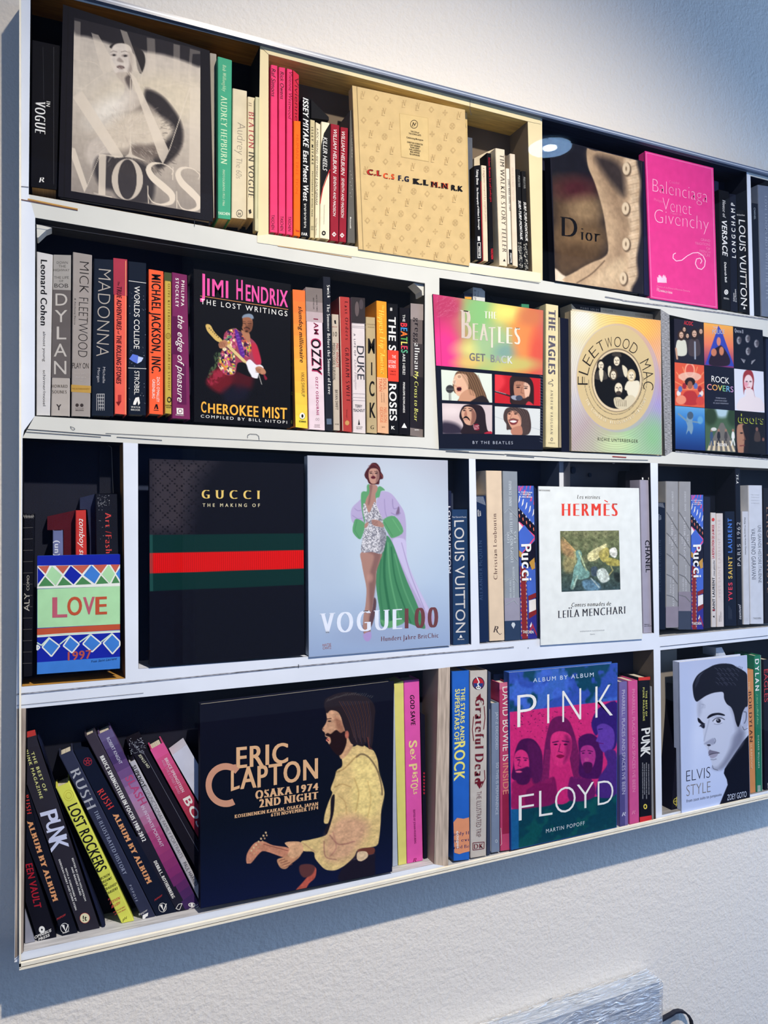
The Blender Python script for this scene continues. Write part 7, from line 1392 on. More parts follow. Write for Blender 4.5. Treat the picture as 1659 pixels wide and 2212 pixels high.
T('BRUCE SPRINGSTEEN', (1122, 668), (1250, 912), 22, (226, 206, 216), 'b', name='author_name'); T('AND THE E STREET BAND', (1100, 680), (1226, 924), 18, (206, 150, 180), 'r', name='small_lettering'); T('BOSS', (1256, 958), (1400, 1230), 56, W_, 'b', name='title_lettering')
bk('blank white leaning book, rightmost of the leaning row beside the square black cover', [(1176, 642), (1286, 560), (1790, 1440), (1700, 1560)], (204, 208, 226), **LB)
# square black cover with the profile musician
Z(14)
bk('large square black cover, bearded musician in a yellow shirt in profile, tan title', [(37, 253), (1324, 96), (1312, 1361), (39, 1606)], (18, 20, 38), 'face', spine=False, rough=.25)
a = Art([(39, 255), (1322, 99), (1310, 1358), (41, 1603)], (17, 19, 37), 1.25).fr(14)
a.grad([(0, (17, 18, 34)), (.6, (13, 20, 34)), (1, (18, 26, 58))]); n1 = a.noise(50, 60, 61, 4); n2 = a.noise(100, 110, 62, 3)
SH = (226, 196, 132)
# hand, neck of the guitar, headstock
a.poly([(345, 1300), (350, 1240), (400, 1170), (460, 1160), (520, 1185), (630, 1205), (620, 1250), (590, 1265), (470, 1225), (430, 1240), (380, 1300), (360, 1306)], (206, 140, 110), 1.5); a.line([(460, 1178), (620, 1222)], 6, (150, 90, 74), 1)
for t in range(7): a.ell(378+t*16, 1222-t*20, 6, 7, (226, 196, 150), .8); a.ell(396+t*14, 1240-t*20, 5, 6, (200, 160, 120), .8)
a.poly([(660, 1502), (720, 1430), (760, 1380), (780, 1330), (808, 1340), (800, 1400), (760, 1440), (720, 1500)], (190, 90, 74), 2)
a.poly([(700, 1320), (760, 1310), (800, 1330), (780, 1380), (730, 1400), (700, 1370)], (96, 56, 56), 4)
# jeans and belt
a.poly([(1010, 1230), (1080, 1230), (1192, 1210), (1198, 1300), (1194, 1385), (1120, 1400), (960, 1420), (980, 1340), (1050, 1270)], (30, 26, 40), 2); a.line([(1060, 1280), (1190, 1240)], 8, (56, 50, 66), 2); a.poly([(1090, 1210), (1188, 1200), (1190, 1240), (1140, 1250), (1090, 1245)], (110, 60, 50), 1.5); a.poly([(1084, 1232), (1140, 1228), (1150, 1262), (1110, 1290), (1080, 1280)], (230, 200, 160), 1.5)
# shirt
a.poly([(985, 480), (1010, 520), (1060, 530), (1100, 510), (1160, 545), (1190, 560), (1215, 620), (1225, 700), (1250, 780), (1260, 850), (1240, 950), (1235, 1040), (1225, 1140), (1205, 1190), (1110, 1205), (1080, 1220), (1060, 1260), (1020, 1300), (980, 1330), (930, 1352), (870, 1346), (830, 1310), (800, 1270), (790, 1230), (730, 1225), (700, 1205), (710, 1160), (760, 1150), (870, 1120), (880, 1080), (905, 1040), (862, 1040), (865, 980), (890, 900), (915, 840), (905, 810), (930, 740), (945, 690), (980, 660), (975, 600), (955, 580), (960, 540)], SH, 2)
a.poly([(1040, 640), (1100, 590), (1160, 600), (1200, 660), (1225, 760), (1240, 850), (1220, 960), (1150, 1000), (1060, 960), (1040, 860), (1060, 740)], (240, 216, 140), 16, a=.8)
a.poly([(950, 1010), (1060, 990), (1150, 1040), (1140, 1120), (1090, 1190), (1040, 1260), (960, 1290), (880, 1280), (860, 1200), (880, 1120)], (206, 150, 130), 22, a=.6)
a.poly([(905, 880), (930, 850), (925, 960), (905, 1040), (880, 1110), (866, 1090), (900, 1000)], (30, 26, 36), 2.5)
for P, w_, c_ in (([(1075, 600), (1110, 580), (1160, 605), (1210, 680), (1240, 780), (1246, 850)], 10, (56, 44, 40)), ([(940, 700), (990, 680), (1060, 610), (1080, 590)], 8, (150, 116, 70)), ([(930, 800), (980, 780), (1040, 800)], 8, (176, 140, 86)), ([(900, 1120), (960, 1180), (1060, 1160)], 10, (150, 100, 90)), ([(920, 1100), (940, 1200), (900, 1260)], 8, (176, 120, 104)), ([(860, 1160), (870, 1260), (940, 1280)], 8, (140, 90, 84)), ([(1060, 740), (1090, 840), (1070, 960)], 8, (196, 160, 96)), ([(1150, 760), (1170, 880), (1150, 1000)], 8, (206, 172, 104)), ([(960, 860), (1000, 900), (1010, 980)], 7, (190, 150, 96)), ([(720, 1170), (760, 1200), (800, 1230)], 7, (176, 130, 100))): a.line(P, w_, c_, 3, a=.6, sm=True)
a.poly([(550, 1280), (600, 1260), (640, 1220), (690, 1180), (720, 1200), (700, 1260), (640, 1310), (610, 1340), (580, 1340), (560, 1320)], (206, 150, 112), 2); a.poly([(600, 1170), (660, 1160), (710, 1170), (720, 1230), (660, 1270), (620, 1250), (630, 1210)], (222, 172, 130), 2)
for t in range(4): a.line([(560+t*12, 1290+t*14), (600+t*16, 1276+t*12)], 4, (130, 80, 66), 1)
# neck, face in profile looking left
a.poly([(960, 560), (985, 470), (1010, 430), (1050, 470), (1050, 530), (1000, 600), (970, 610)], (206, 160, 120), 3)
a.poly([(880, 290), (920, 280), (960, 300), (985, 380), (1000, 440), (980, 500), (940, 540), (900, 520), (885, 500), (890, 476), (868, 462), (866, 440), (850, 424), (852, 408), (870, 380), (880, 350), (876, 320)], (206, 158, 124), 1.8)
a.poly([(930, 340), (975, 360), (1000, 440), (975, 500), (950, 430)], (140, 90, 70), 8, a=.7)
a.poly([(868, 452), (884, 440), (905, 446), (940, 420), (970, 440), (1000, 430), (1010, 500), (985, 570), (955, 590), (920, 560), (900, 530), (893, 520), (905, 500), (900, 470), (880, 462)], (36, 22, 26), 2.5)
a.ell(886, 486, 13, 12, (216, 130, 110), 1.5); a.line([(876, 480), (890, 492)], 5, (60, 26, 30), 1); a.line([(876, 348), (906, 344)], 6, (60, 36, 34), 1); a.ell(896, 362, 12, 5, (50, 34, 34), 1); a.ell(856, 414, 4, 4, (130, 80, 66), 1)
# hair
a.poly([(860, 250), (870, 215), (905, 195), (940, 180), (1000, 168), (1060, 172), (1110, 190), (1150, 205), (1185, 240), (1200, 290), (1195, 350), (1190, 430), (1180, 520), (1160, 548), (1140, 500), (1120, 530), (1080, 520), (1040, 510), (1010, 440), (990, 390), (975, 340), (950, 300), (905, 290), (880, 310), (866, 280)], (40, 32, 38), 2)
for t in range(22):
    x = 878+t*14; y = 222-48*math.sin(math.pi*(x-868)/380); a.line([(x, y+14), (x+14, y-4+((t*7) % 9))], 2.6, (150, 150, 140), .8, a=.5)
for t in range(16): a.line([(960+t*13, 230), (1020+t*10, 340), (1060+t*7, 470+(t % 4)*14)], 3.5, ((116, 76, 64), (70, 62, 80))[t % 2], 1.2, a=.6, sm=True)
a.line([(1150, 470), (1160, 540), (1178, 545)], 5, (140, 70, 60), 1.2, a=.8)
a.ell(1012, 452, 13, 26, (190, 110, 90), 2)
m = a.C.sum(-1) > 330; a.C *= np.where(m, 1+(n1-.5)*.28+(n2-.5)*.2, 1)[..., None]
a.done(); Z(14)
TAN, TAN2 = (224, 178, 134), (206, 150, 122)
T('ERIC', (278, 676), (622, 634), 138, TAN, 'b', h1=128)
# the large C with a long hook, drawn as a ring segment
for k in range(30):
    t0, t1 = math.radians(62+k*(250/30)), math.radians(62+(k+1)*(250/30)+.4)
    PG([(208+r__*math.cos(t), 786+R2*math.sin(t)) for r__, R2, t in ((134, 146, t0), (134, 146, t1), (94, 102, t1), (94, 102, t0))], TAN2, 'title_lettering', .0007)
PG([(246, 652), (276, 648), (276, 690), (246, 694)], TAN2, 'title_lettering', .0007); T('L', (242, 826), (300, 806), 130, TAN, 'b'); T('A', (304, 812), (412, 800), 142, TAN, 'b'); T('PTON', (418, 802), (820, 740), 140, TAN, 'b', h1=132)
T('OSAKA 1974', (404, 880), (822, 818), 56, TAN, 'S', name='subtitle_lettering', h1=46); T('2ND NIGHT', (430, 936), (822, 876), 54, TAN, 'S', name='subtitle_lettering', h1=46)
T('KOSEINENKIN KAIKAN, OSAKA, JAPAN', (266, 1006), (822, 920), 22, TAN, 'S', name='small_lettering'); T('6TH NOVEMBER 1974', (508, 996), (822, 946), 22, TAN, 'S', name='small_lettering')
bk('hot pink spine with cream ransom-note letters and black capitals', [(1388, 92), (1494, 82), (1519, 1310), (1410, 1338)], (226, 92, 176), d0=.0198)
T('GOD SAVE', (1430, 190), (1438, 392), 28, K_, 'b', it=.12)
for s, p0, p1, h in (('S', (1424, 494), (1424, 542), 52), ('e', (1432, 546), (1432, 585), 40), ('X', (1438, 588), (1438, 622), 30), ('P', (1424, 650), (1426, 694), 52), ('i', (1450, 700), (1451, 716), 30), ('S', (1446, 720), (1448, 742), 26), ('T', (1442, 744), (1444, 776), 40), ('O', (1434, 778), (1436, 812), 46), ('L', (1452, 814), (1453, 832), 28), ('S', (1454, 834), (1454, 848), 22)): T(s, p0, p1, h, (240, 220, 150), 'b')
T('EDITED BY JOHAN KUGELBERG', (1452, 950), (1460, 1175), 12, (120, 30, 90), 'b', name='author_name'); T('R', (1450, 1298), (1474, 1296), 26, (150, 40, 100), 's', it=.3, name='publisher_mark')
bk('pale yellow cover side of the pink-spined book right of the square black cover', [(1323, 112), (1388, 92), (1409, 1339), (1352, 1348)], (224, 216, 120), attach='side_cover', kind='slab', d0=.0198)
bk('white page edges of a book between the square black cover and the yellow strip', [(1316, 320), (1326, 120), (1350, 1347), (1314, 1358)], (176, 186, 200), kind='slab', d0=.0198)
bk('black book with red and white specks in the shade right of the hot pink spine', [(1497, 300), (1530, 320), (1558, 1288), (1521, 1308)], (24, 24, 40), kind='slab', d0=.024)
for k in range(7): PG([(1520, 700+k*22), (1530, 704+k*22), (1528, 716+k*22), (1518, 712+k*22)], (170, 40, 60), 'small_lettering')
# second bottom compartment
Z(15)
bk('tall royal blue book with yellow cartoon letters and a peach foot', [(178, 160), (300, 152), (302, 1458), (190, 1468)], (40, 100, 190))
YL = (236, 226, 120)
T('THE STARS AND', (242, 275), (236, 640), 28, YL, 'b'); T('SUPERSTARS OF', (202, 284), (196, 640), 32, YL, 'b'); T('ROCK', (198, 650), (194, 918), 72, YL, 'b')
PG([(190, 1200), (215, 1170), (260, 1176), (298, 1166), (301, 1400), (260, 1410), (230, 1420), (196, 1410)], (226, 150, 110), 'peach_shape', .0015); T('Buddy Holly', (186, 1290), (296, 1280), 26, (30, 40, 96), 's', name='small_lettering', ) if False else T('uddy H', (188, 1294), (298, 1284), 24, (30, 40, 96), 's', name='small_lettering')
T('ns evi', (186, 1340), (298, 1330), 24, (30, 40, 96), 's', name='small_lettering'); T('ated Be', (188, 1386), (298, 1376), 24, (30, 40, 96), 's', name='small_lettering'); T('octopus', (210, 1262), (214, 1380), 18, W_, 'b', name='publisher_mark')
bk('cream book with ornate maroon blackletter and a round red and blue emblem', [(303, 155), (426, 150), (418, 1430), (306, 1449)], (196, 188, 178))
EL(362, 242, 42, 44, (34, 40, 70), 'emblem', .0014, n=26); EL(362, 242, 36, 38, (176, 40, 50), 'emblem', .0016, n=26); PG([(328, 242), (396, 242), (390, 266), (362, 280), (334, 266)], (40, 60, 120), 'emblem', .0018); LN([(350, 200), (368, 236), (356, 246), (374, 284)], 7, W_, 'emblem', .0020); EL(362, 272, 16, 12, W_, 'emblem', .0021); EL(356, 270, 4, 5, K_, 'emblem', .0023); EL(368, 270, 4, 5, K_, 'emblem', .0023)
MR = (112, 30, 44)
T('Grateful Dead', (340, 345), (336, 945), 62, MR, 'd', it=.1); PG([(344, 345), (376, 312), (384, 380), (372, 350)], MR, 'ornament', .0014); PG([(360, 900), (386, 930), (372, 970), (352, 940)], MR, 'ornament', .0014)
LN([(402, 400), (408, 480), (398, 560)], 5, MR, 'ornament', .0014); LN([(330, 470), (320, 560), (330, 640)], 5, MR, 'ornament', .0014); LN([(404, 840), (408, 900), (380, 960)], 5, MR, 'ornament', .0014)
T('THE ILLUSTRATED TRIP', (350, 990), (346, 1304), 34, (110, 60, 62), 't', name='subtitle_lettering'); LN([(324, 1342), (402, 1336), (400, 1382), (324, 1392), (324, 1342)], 4, MR, 'publisher_mark', .0014); T('DK', (330, 1384), (394, 1378), 34, MR, 's', name='publisher_mark')
bk('dark side cover of the blackletter book with worn white edge', [(427, 152), (448, 166), (448, 1418), (419, 1430)], (54, 62, 84), attach='side_cover', kind='slab', d0=.0045, d1=.03)
LN([(440, 420), (446, 1400)], 4, (150, 150, 150), 'worn_edge')
bk('silvery shrink-wrapped slim book with faint white capitals', [(451, 380), (506, 374), (511, 1402), (449, 1412)], (120, 134, 156), d0=.004, rough=.2)
T('JAY-Z DECODED', (482, 440), (480, 700), 16, (186, 194, 206), 'r'); T('SO THIS IS PERMANENCE', (484, 790), (480, 1150), 18, (186, 194, 206), 'r'); EL(486, 1330, 9, 12, (180, 190, 200), 'publisher_mark', n=10, hole=.6)
bk('navy blue book backs standing high behind the silvery and rose spines', [(466, 180), (572, 172), (574, 380), (506, 372), (466, 378)], (34, 52, 96), kind='slab', d0=.034)
PG([(472, 262), (498, 256), (506, 300), (480, 300)], (120, 130, 170), 'wrap_glint')
bk('rose spine with tall white serif capitals left of the psychedelic cover', [(507, 240), (578, 232), (590, 1390), (513, 1400)], (190, 70, 112))
BAND(0, .04, (206, 110, 140)); BAND(.65, .9, (150, 40, 76), u0=.2, u1=.8)
T('DAVID BOWIE IS', (528, 268), (530, 780), 44, W_, 'r'); T('INSIDE', (530, 796), (532, 1010), 40, (226, 150, 130), 'r'); LN([(516, 1240), (522, 1350), (514, 1360)], 2, W_, 'publisher_mark', .0014)
# psychedelic cover
bk('blue, pink and green tinted cover with four long-haired people and thin white capitals', [(573, 170), (1321, 103), (1315, 1236), (588, 1392)], (50, 90, 170), 'face', spine=False, rough=.3)
a = Art([(575, 172), (1319, 106), (1313, 1234), (590, 1389)], (50, 80, 170), 1.25).fr(15)
n1 = a.noise(9, 12, 71, 3); n2 = a.noise(70, 80, 72, 3)
m = np.clip((n1-.46)*9, 0, 1); a.mix(m*.9, (14, 66, 84)); a.mix(np.clip((a.noise(7, 9, 75, 3)-.56)*10, 0, 1)*.8, (70, 110, 206))
a.poly([(573, 442), (1320, 360), (1316, 1002), (588, 1112)], (206, 44, 116), .8, sm=False)
low = np.clip((a.Y-(1400+(1112-(a.X-1104)*.148*1)/3.19))/2, 0, 1)
a.poly([(588, 1112), (1316, 1002), (1316, 1240), (588, 1395)], (12, 62, 78), .8, sm=False); a.mix(a.alpha(np.array([a.cv(p) for p in [(588, 1112), (1316, 1002), (1316, 1240), (588, 1395)]]), .8)*np.clip((n1-.52)*8, 0, 1)*.6, (16, 90, 84))
a.poly([(588, 1112), (640, 1106), (640, 1392), (588, 1396)], (30, 100, 160), 3, sm=False, a=.8)
r_ = random.Random(33)
for k in range(150):
    x = 600+r_.random()*600; y = 430+r_.random()*230; 
    if math.hypot((x-800)/260, (y-480)/130)+r_.random()*.5 > 1.1 and r_.random() > .25: continue
    s_ = 3+r_.random()*6; a.line([(x, y), (x+s_, y+r_.random()*s_*2-s_)], 4, (80, 24, 72), .8)
PK, DP, HR = (214, 50, 122), (120, 24, 84), (70, 20, 74)
def longhair(cx, cy, rx, ry, hx, hy, drop, col=HR):
    a.poly([(cx-hx*.5, cy-hy), (cx+hx*.4, cy-hy), (cx+hx, cy-hy*.4), (cx+hx*1.1, cy+hy*.5), (cx+hx*1.2, cy+drop), (cx-hx*1.1, cy+drop), (cx-hx*1.15, cy+hy*.4), (cx-hx*.95, cy-hy*.5)], col, 3)
# left bearded figure
longhair(705, 760, 60, 90, 90, 130, 150); a.poly([(600, 920), (680, 900), (800, 900), (860, 1000), (840, 1074), (600, 1108), (594, 1000)], (150, 30, 90), 4)
a.poly([(620, 720), (660, 700), (700, 730), (712, 800), (700, 880), (650, 900), (618, 850), (606, 780)], PK, 2.5); a.poly([(612, 850), (660, 830), (712, 820), (720, 900), (690, 940), (630, 930)], HR, 4); a.ell(640, 852, 22, 7, (230, 90, 140), 1.5); a.line([(620, 758), (650, 752)], 6, HR, 1.5); a.line([(672, 756), (700, 760)], 6, HR, 1.5); a.ell(638, 770, 10, 5, HR, 1); a.ell(686, 772, 10, 5, HR, 1); a.line([(650, 770), (634, 810), (654, 816)], 5, DP, 1)
a.poly([(700, 650), (760, 660), (800, 740), (800, 900), (740, 930), (720, 800)], (84, 24, 80), 6)
# centre figure
a.poly([(840, 560), (870, 490), (930, 468), (985, 500), (1020, 580), (1050, 700), (1080, 860), (1100, 930), (1040, 940), (1010, 860), (980, 700), (960, 640), (880, 640), (860, 720), (850, 860), (840, 960), (780, 980), (800, 860), (815, 700)], (104, 26, 84), 3)
a.poly([(860, 620), (890, 580), (950, 575), (1000, 610), (1004, 700), (980, 780), (930, 820), (890, 790), (862, 720)], PK, 2.5); a.poly([(960, 600), (1004, 640), (1000, 720), (950, 800), (962, 700)], DP, 8, a=.7)
a.line([(874, 650), (912, 642)], 8, HR, 1.5); a.line([(940, 640), (984, 646)], 8, HR, 1.5); a.ell(894, 664, 13, 6, (50, 14, 50), 1); a.ell(962, 664, 13, 6, (50, 14, 50), 1); a.line([(926, 660), (914, 712), (940, 720)], 6, DP, 1.2); a.poly([(898, 744), (926, 732), (956, 744), (926, 760)], (130, 20, 70), 1.2)
a.poly([(880, 800), (930, 826), (980, 790), (1000, 900), (990, 1050), (890, 1064), (870, 900)], (196, 40, 112), 3); a.poly([(720, 960), (840, 900), (890, 900), (890, 1066), (700, 1092), (690, 1000)], (120, 24, 84), 4); a.poly([(990, 900), (1040, 890), (1140, 900), (1160, 1026), (990, 1050)], (100, 26, 92), 4)
for t in range(9): a.line([(830+t*8, 700), (800+t*8, 930)], 3, (176, 44, 110), 1, a=.6); a.line([(990+t*9, 640), (1020+t*9, 900)], 3, (150, 36, 100), 1, a=.6)
# right-centre moustached figure
a.poly([(1050, 640), (1080, 600), (1140, 590), (1190, 630), (1220, 720), (1210, 860), (1180, 900), (1060, 880), (1060, 760)], (70, 20, 84), 3); a.poly([(1066, 700), (1100, 670), (1150, 680), (1170, 740), (1150, 820), (1110, 840), (1072, 790)], (170, 50, 130), 2.5); a.line([(1070, 712), (1094, 706)], 6, HR, 1); a.line([(1116, 706), (1148, 712)], 6, HR, 1); a.ell(1084, 724, 9, 5, HR, 1); a.ell(1130, 724, 9, 5, HR, 1); a.ell(1108, 768, 16, 14, (190, 70, 140), 2); a.poly([(1082, 800), (1110, 784), (1146, 796), (1140, 850), (1100, 860)], HR, 2.5)
# right tall figure in profile
a.poly([(1140, 520), (1170, 440), (1220, 396), (1320, 380), (1318, 640), (1280, 700), (1250, 600), (1200, 560), (1180, 600), (1160, 590)], (50, 30, 110), 3); a.poly([(1180, 540), (1230, 520), (1290, 560), (1300, 640), (1280, 700), (1230, 720), (1200, 690), (1190, 650), (1172, 640), (1186, 600)], (96, 60, 160), 3); a.line([(1190, 560), (1216, 556)], 6, (40, 24, 90), 1.2); a.line([(1190, 654), (1222, 658)], 7, (90, 30, 110), 1.2)
a.poly([(1230, 720), (1290, 700), (1318, 760), (1316, 1002), (1180, 1022), (1190, 900), (1250, 800)], (70, 40, 120), 4)
a.C *= (1+(n2-.5)*.18)[..., None]
a.done(); Z(15)
T('ALBUM BY ALBUM', (740, 236), (1156, 196), 28, (206, 220, 236), track=.15, name='subtitle_lettering')
for s, p0, p1, h, st_ in (('P', (630, 552), (762, 536), 232, 't'), ('I', (836, 524), (850, 522), 210, 'r'), ('N', (940, 516), (1070, 496), 226, 't'), ('K', (1168, 486), (1288, 468), 226, 't')): T(s, p0, p1, h, W_, 't')
for s, p0, p1, h in (('F', (640, 1194), (744, 1178), 182), ('L', (780, 1166), (872, 1152), 186), ('O', (890, 1148), (1032, 1122), 182), ('Y', (1040, 1118), (1158, 1096), 180), ('D', (1184, 1088), (1292, 1070), 172)): T(s, p0, p1, h, W_, 't')
T('MARTIN POPOFF', (828, 1274), (1094, 1218), 26, (206, 216, 220), track=.12, name='author_name')
bk('mauve wrapped slim spine right of the psychedelic cover', [(1331, 232), (1389, 228), (1396, 1222), (1337, 1236)], (116, 104, 160), rough=.25)
BAND(.5, 1, (80, 76, 130), u0=0, u1=.6)
T('PHARRELL: PLACES AND SPACES IVE BEEN', (1350, 290), (1352, 1008), 22, (190, 186, 210), 'r'); T('R', (1350, 1160), (1378, 1156), 28, (200, 200, 216), 's', it=.3, name='publisher_mark')
bk('pink wrapped slim spine with faint pale lettering, bottom tier', [(1393, 225), (1461, 220), (1472, 1205), (1404, 1216)], (204, 84, 142), rough=.25)
T('PHARRELL: PLACES AND SPACES IVE BEEN', (1420, 284), (1424, 992), 20, (226, 140, 176), 'r'); T('R', (1418, 1148), (1444, 1144), 28, (226, 130, 170), 's', it=.3, name='publisher_mark')
bk('upright black book with red ends, yellow small caps and one jagged white word', [(1465, 202), (1545, 197), (1557, 1186), (1474, 1200)], (20, 20, 30))
BAND(0, .022, (206, 56, 50)); BAND(.965, 1, (206, 50, 56))
T('THE BEST OF', (1514, 294), (1514, 470), 11, (206, 206, 110), 'b', track=.1); T('PUNK MAGAZINE', (1494, 272), (1496, 502), 12, (206, 206, 110), 'b', track=.1)
for s, p0, p1, h in (('P', (1486, 556), (1484, 600), 60), ('U', (1488, 606), (1488, 644), 54), ('N', (1482, 648), (1482, 700), 62), ('K', (1482, 702), (1480, 752), 64)): T(s, p0, p1, h, (226, 226, 220), 'b')
for k, x in enumerate((1532, 1516, 1502, 1490)): T('EDITED BY JOHN HOLMSTROM AND HURD', (x, 800-(k % 2)*10), (x+2, 1010+(k % 2)*30), 6, (176, 176, 180), 'b', name='small_lettering')
EL(1512, 1092, 13, 18, (226, 206, 90), 'publisher_mark', .0015); EL(1512, 1092, 6, 10, K_, 'publisher_mark', .0018)
bk('short silvery book at the right end of the psychedelic cover compartment', [(1547, 266), (1572, 262), (1580, 1174), (1559, 1180)], (150, 154, 160))
# last bottom compartment
Z(16)
bk('black tilted book leaning left behind the monochrome portrait cover', [(462, 540), (500, 540), (500, 1945), (368, 1957), (438, 1050), (448, 900)], (26, 26, 38), kind='slab', d0=.010, d1=.048)
T('R ENO', (452, 985), (448, 1258), 42, W_, 's', it=.3, clip=480); T('Edited by Dennis Cell', (448, 1262), (430, 1592), 14, (190, 190, 196), 's', name='author_name'); EL(425, 1850, 34, 40, (206, 196, 90), 'emblem', n=18, hole=.82); LN([(430, 1796), (424, 1905)], 7, (206, 196, 90), 'emblem'); T('OMNIBUS', (398, 1858), (452, 1850), 16, (206, 196, 90), 'b', name='emblem')
bk('white block of a book top poking up above the monochrome portrait cover', [(876, 100), (944, 92), (994, 190), (994, 700), (876, 700)], (190, 196, 208), kind='slab', d0=.0205)
T('THE', (886, 206), (886, 150), 14, (150, 154, 160), name='title_lettering'); T('EXP', (906, 210), (906, 150), 14, (150, 154, 160))
bk('low dark book edge left of the white block above the portrait cover', [(790, 210), (874, 195), (874, 700), (790, 700)], (60, 70, 84), kind='slab', d0=.022)
bk('monochrome portrait cover, person with swept-back dark hair and turned-up black collar', [(460, 266), (1230, 186), (1266, 1846), (488, 1992)], (196, 206, 232), 'face', spine=False, rough=.3)
a = Art([(462, 269), (1228, 189), (1264, 1844), (490, 1988)], (194, 206, 234), 1.0).fr(16)
a.grad([(0, (180, 190, 218)), (.5, (204, 214, 238)), (1, (190, 204, 236))]); a.ell(520, 900, 90, 700, (176, 190, 222), 30, a=.6)
n1 = a.noise(40, 90, 81, 3)
BKH = (22, 22, 34)
# collar and shoulder
a.poly([(1250, 1090), (1262, 1400), (1266, 1846), (900, 1930), (960, 1780), (1010, 1660), (1000, 1600), (966, 1530), (975, 1480), (1000, 1440), (1090, 1290), (1180, 1170)], (18, 20, 32), 2, sm=False)
# face
FC, FD = (196, 202, 220), (110, 114, 136)
a.poly([(668, 720), (700, 680), (780, 630), (880, 600), (960, 600), (1040, 680), (1100, 800), (1150, 950), (1190, 1000), (1240, 1050), (1230, 1090), (1180, 1170), (1100, 1290), (1010, 1420), (940, 1480), (880, 1494), (840, 1470), (826, 1400), (800, 1330), (790, 1290), (770, 1240), (742, 1200), (738, 1140), (730, 1060), (720, 1000), (680, 950), (672, 880), (660, 800)], FC, 2.5)
a.poly([(1000, 640), (1100, 800), (1150, 950), (1190, 1060), (1170, 1170), (1090, 1290), (1000, 1420), (930, 1480), (1000, 1350), (1070, 1230), (1110, 1080), (1090, 900)], FD, 22, a=.6)
a.poly([(1080, 1100), (1190, 1050), (1180, 1180), (1090, 1290), (980, 1440), (900, 1490), (840, 1470), (900, 1460), (980, 1370), (1040, 1240)], (120, 124, 146), 20, a=.7)
a.poly([(670, 730), (700, 700), (720, 760), (700, 860), (672, 880)], (150, 156, 178), 14, a=.6)
# ear
a.poly([(1185, 800), (1225, 765), (1245, 800), (1248, 900), (1235, 1000), (1200, 1032), (1180, 1000), (1176, 900)], (176, 182, 204), 2); a.line([(1195, 830), (1222, 840), (1218, 920), (1200, 960)], 10, (90, 94, 112), 3, sm=True); a.line([(1180, 1000), (1200, 1036), (1236, 1016)], 5, (40, 42, 56), 1.5, sm=True)
# hair
a.poly([(612, 560), (618, 500), (660, 420), (720, 370), (790, 330), (850, 300), (910, 285), (980, 280), (1060, 290), (1110, 320), (1170, 350), (1228, 400), (1240, 500), (1244, 640), (1238, 760), (1210, 780), (1180, 840), (1160, 930), (1130, 1004), (1100, 940), (1080, 850), (1050, 780), (1000, 740), (970, 680), (960, 610), (900, 606), (830, 620), (760, 650), (700, 690), (655, 714), (625, 660)], BKH, 2.5)
for k in range(22):
    x0 = 800+k*17; y0 = 300+abs(k-9)*3.5; a.line([(x0, y0+30), (x0+12, y0+4), (x0+20, y0-12-((k*11) % 14))], 4, BKH, 1, a=.9)
for k in range(26):
    x0 = 860+((k*37) % 250); y0 = 330+((k*53) % 210); a.line([(x0, y0), (x0+22, y0+10), (x0+40, y0+34)], 3.2, (110, 114, 136), 1.2, a=.75, sm=True)
for k in range(5): a.line([(640+k*10, 560-k*18), (652+k*12, 470-k*14), (690+k*14, 410-k*10)], 3, (80, 84, 104), 1.5, a=.7, sm=True)
# brows, eyes
a.poly([(775, 900), (800, 868), (850, 846), (920, 842), (975, 862), (970, 876), (900, 866), (840, 880), (790, 905)], (24, 24, 36), 2.2); a.poly([(668, 900), (690, 908), (716, 940), (742, 962), (736, 980), (700, 964), (674, 940)], (24, 24, 36), 2.2)
a.poly([(850, 930), (880, 905), (930, 902), (965, 920), (945, 950), (890, 968), (862, 958)], (206, 210, 226), 1.5); a.ell(906, 932, 27, 25, (34, 34, 48), 1.5); a.ell(898, 924, 6, 6, (226, 230, 240), 1); a.line([(840, 936), (876, 904), (930, 898), (974, 918)], 8, (28, 28, 40), 1.5, sm=True); a.line([(856, 966), (900, 974), (946, 956)], 4, (90, 94, 114), 1.5, sm=True); a.line([(830, 900), (880, 884), (950, 886)], 4, (130, 134, 156), 2)
a.poly([(694, 984), (716, 970), (748, 968), (752, 1000), (740, 1020), (716, 1010)], (60, 62, 80), 2); a.line([(690, 996), (720, 972), (750, 964)], 7, (24, 24, 34), 1.5); a.ell(736, 996, 11, 15, (24, 24, 34), 1.5)
# nose and mouth
a.line([(800, 920), (780, 1000), (754, 1100), (742, 1160)], 10, (150, 156, 178), 5, a=.7, sm=True); a.poly([(742, 1190), (770, 1200), (800, 1190), (836, 1206), (868, 1180), (862, 1150), (840, 1130)], (140, 144, 166), 5, a=.7); a.poly([(772, 1206), (800, 1196), (820, 1210), (796, 1222)], (50, 50, 66), 2.5); a.line([(862, 1130), (874, 1160), (858, 1190)], 5, (80, 84, 104), 2.5, sm=True)
a.poly([(790, 1290), (806, 1262), (832, 1270), (880, 1280), (916, 1296), (870, 1308), (830, 1316), (800, 1324)], (120, 116, 136), 2); a.line([(796, 1326), (830, 1308), (880, 1302), (918, 1298)], 6, (44, 42, 56), 1.5, sm=True); a.poly([(806, 1328), (840, 1312), (900, 1304), (880, 1340), (840, 1358), (812, 1350)], (160, 156, 176), 2); a.line([(820, 1372), (850, 1376), (880, 1366)], 8, (110, 112, 132), 4, a=.8); a.line([(790, 1224), (794, 1262)], 7, (150, 154, 174), 3, a=.7)
a.line([(836, 1440), (850, 1478), (900, 1494)], 5, (60, 62, 78), 2, sm=True)
for k in range(3): a.line([(706+k*12, 740), (730+k*12, 756), (716+k*16, 790)], 2.5, (110, 114, 134), 1.2, a=.7, sm=True)
a.done(); Z(16)
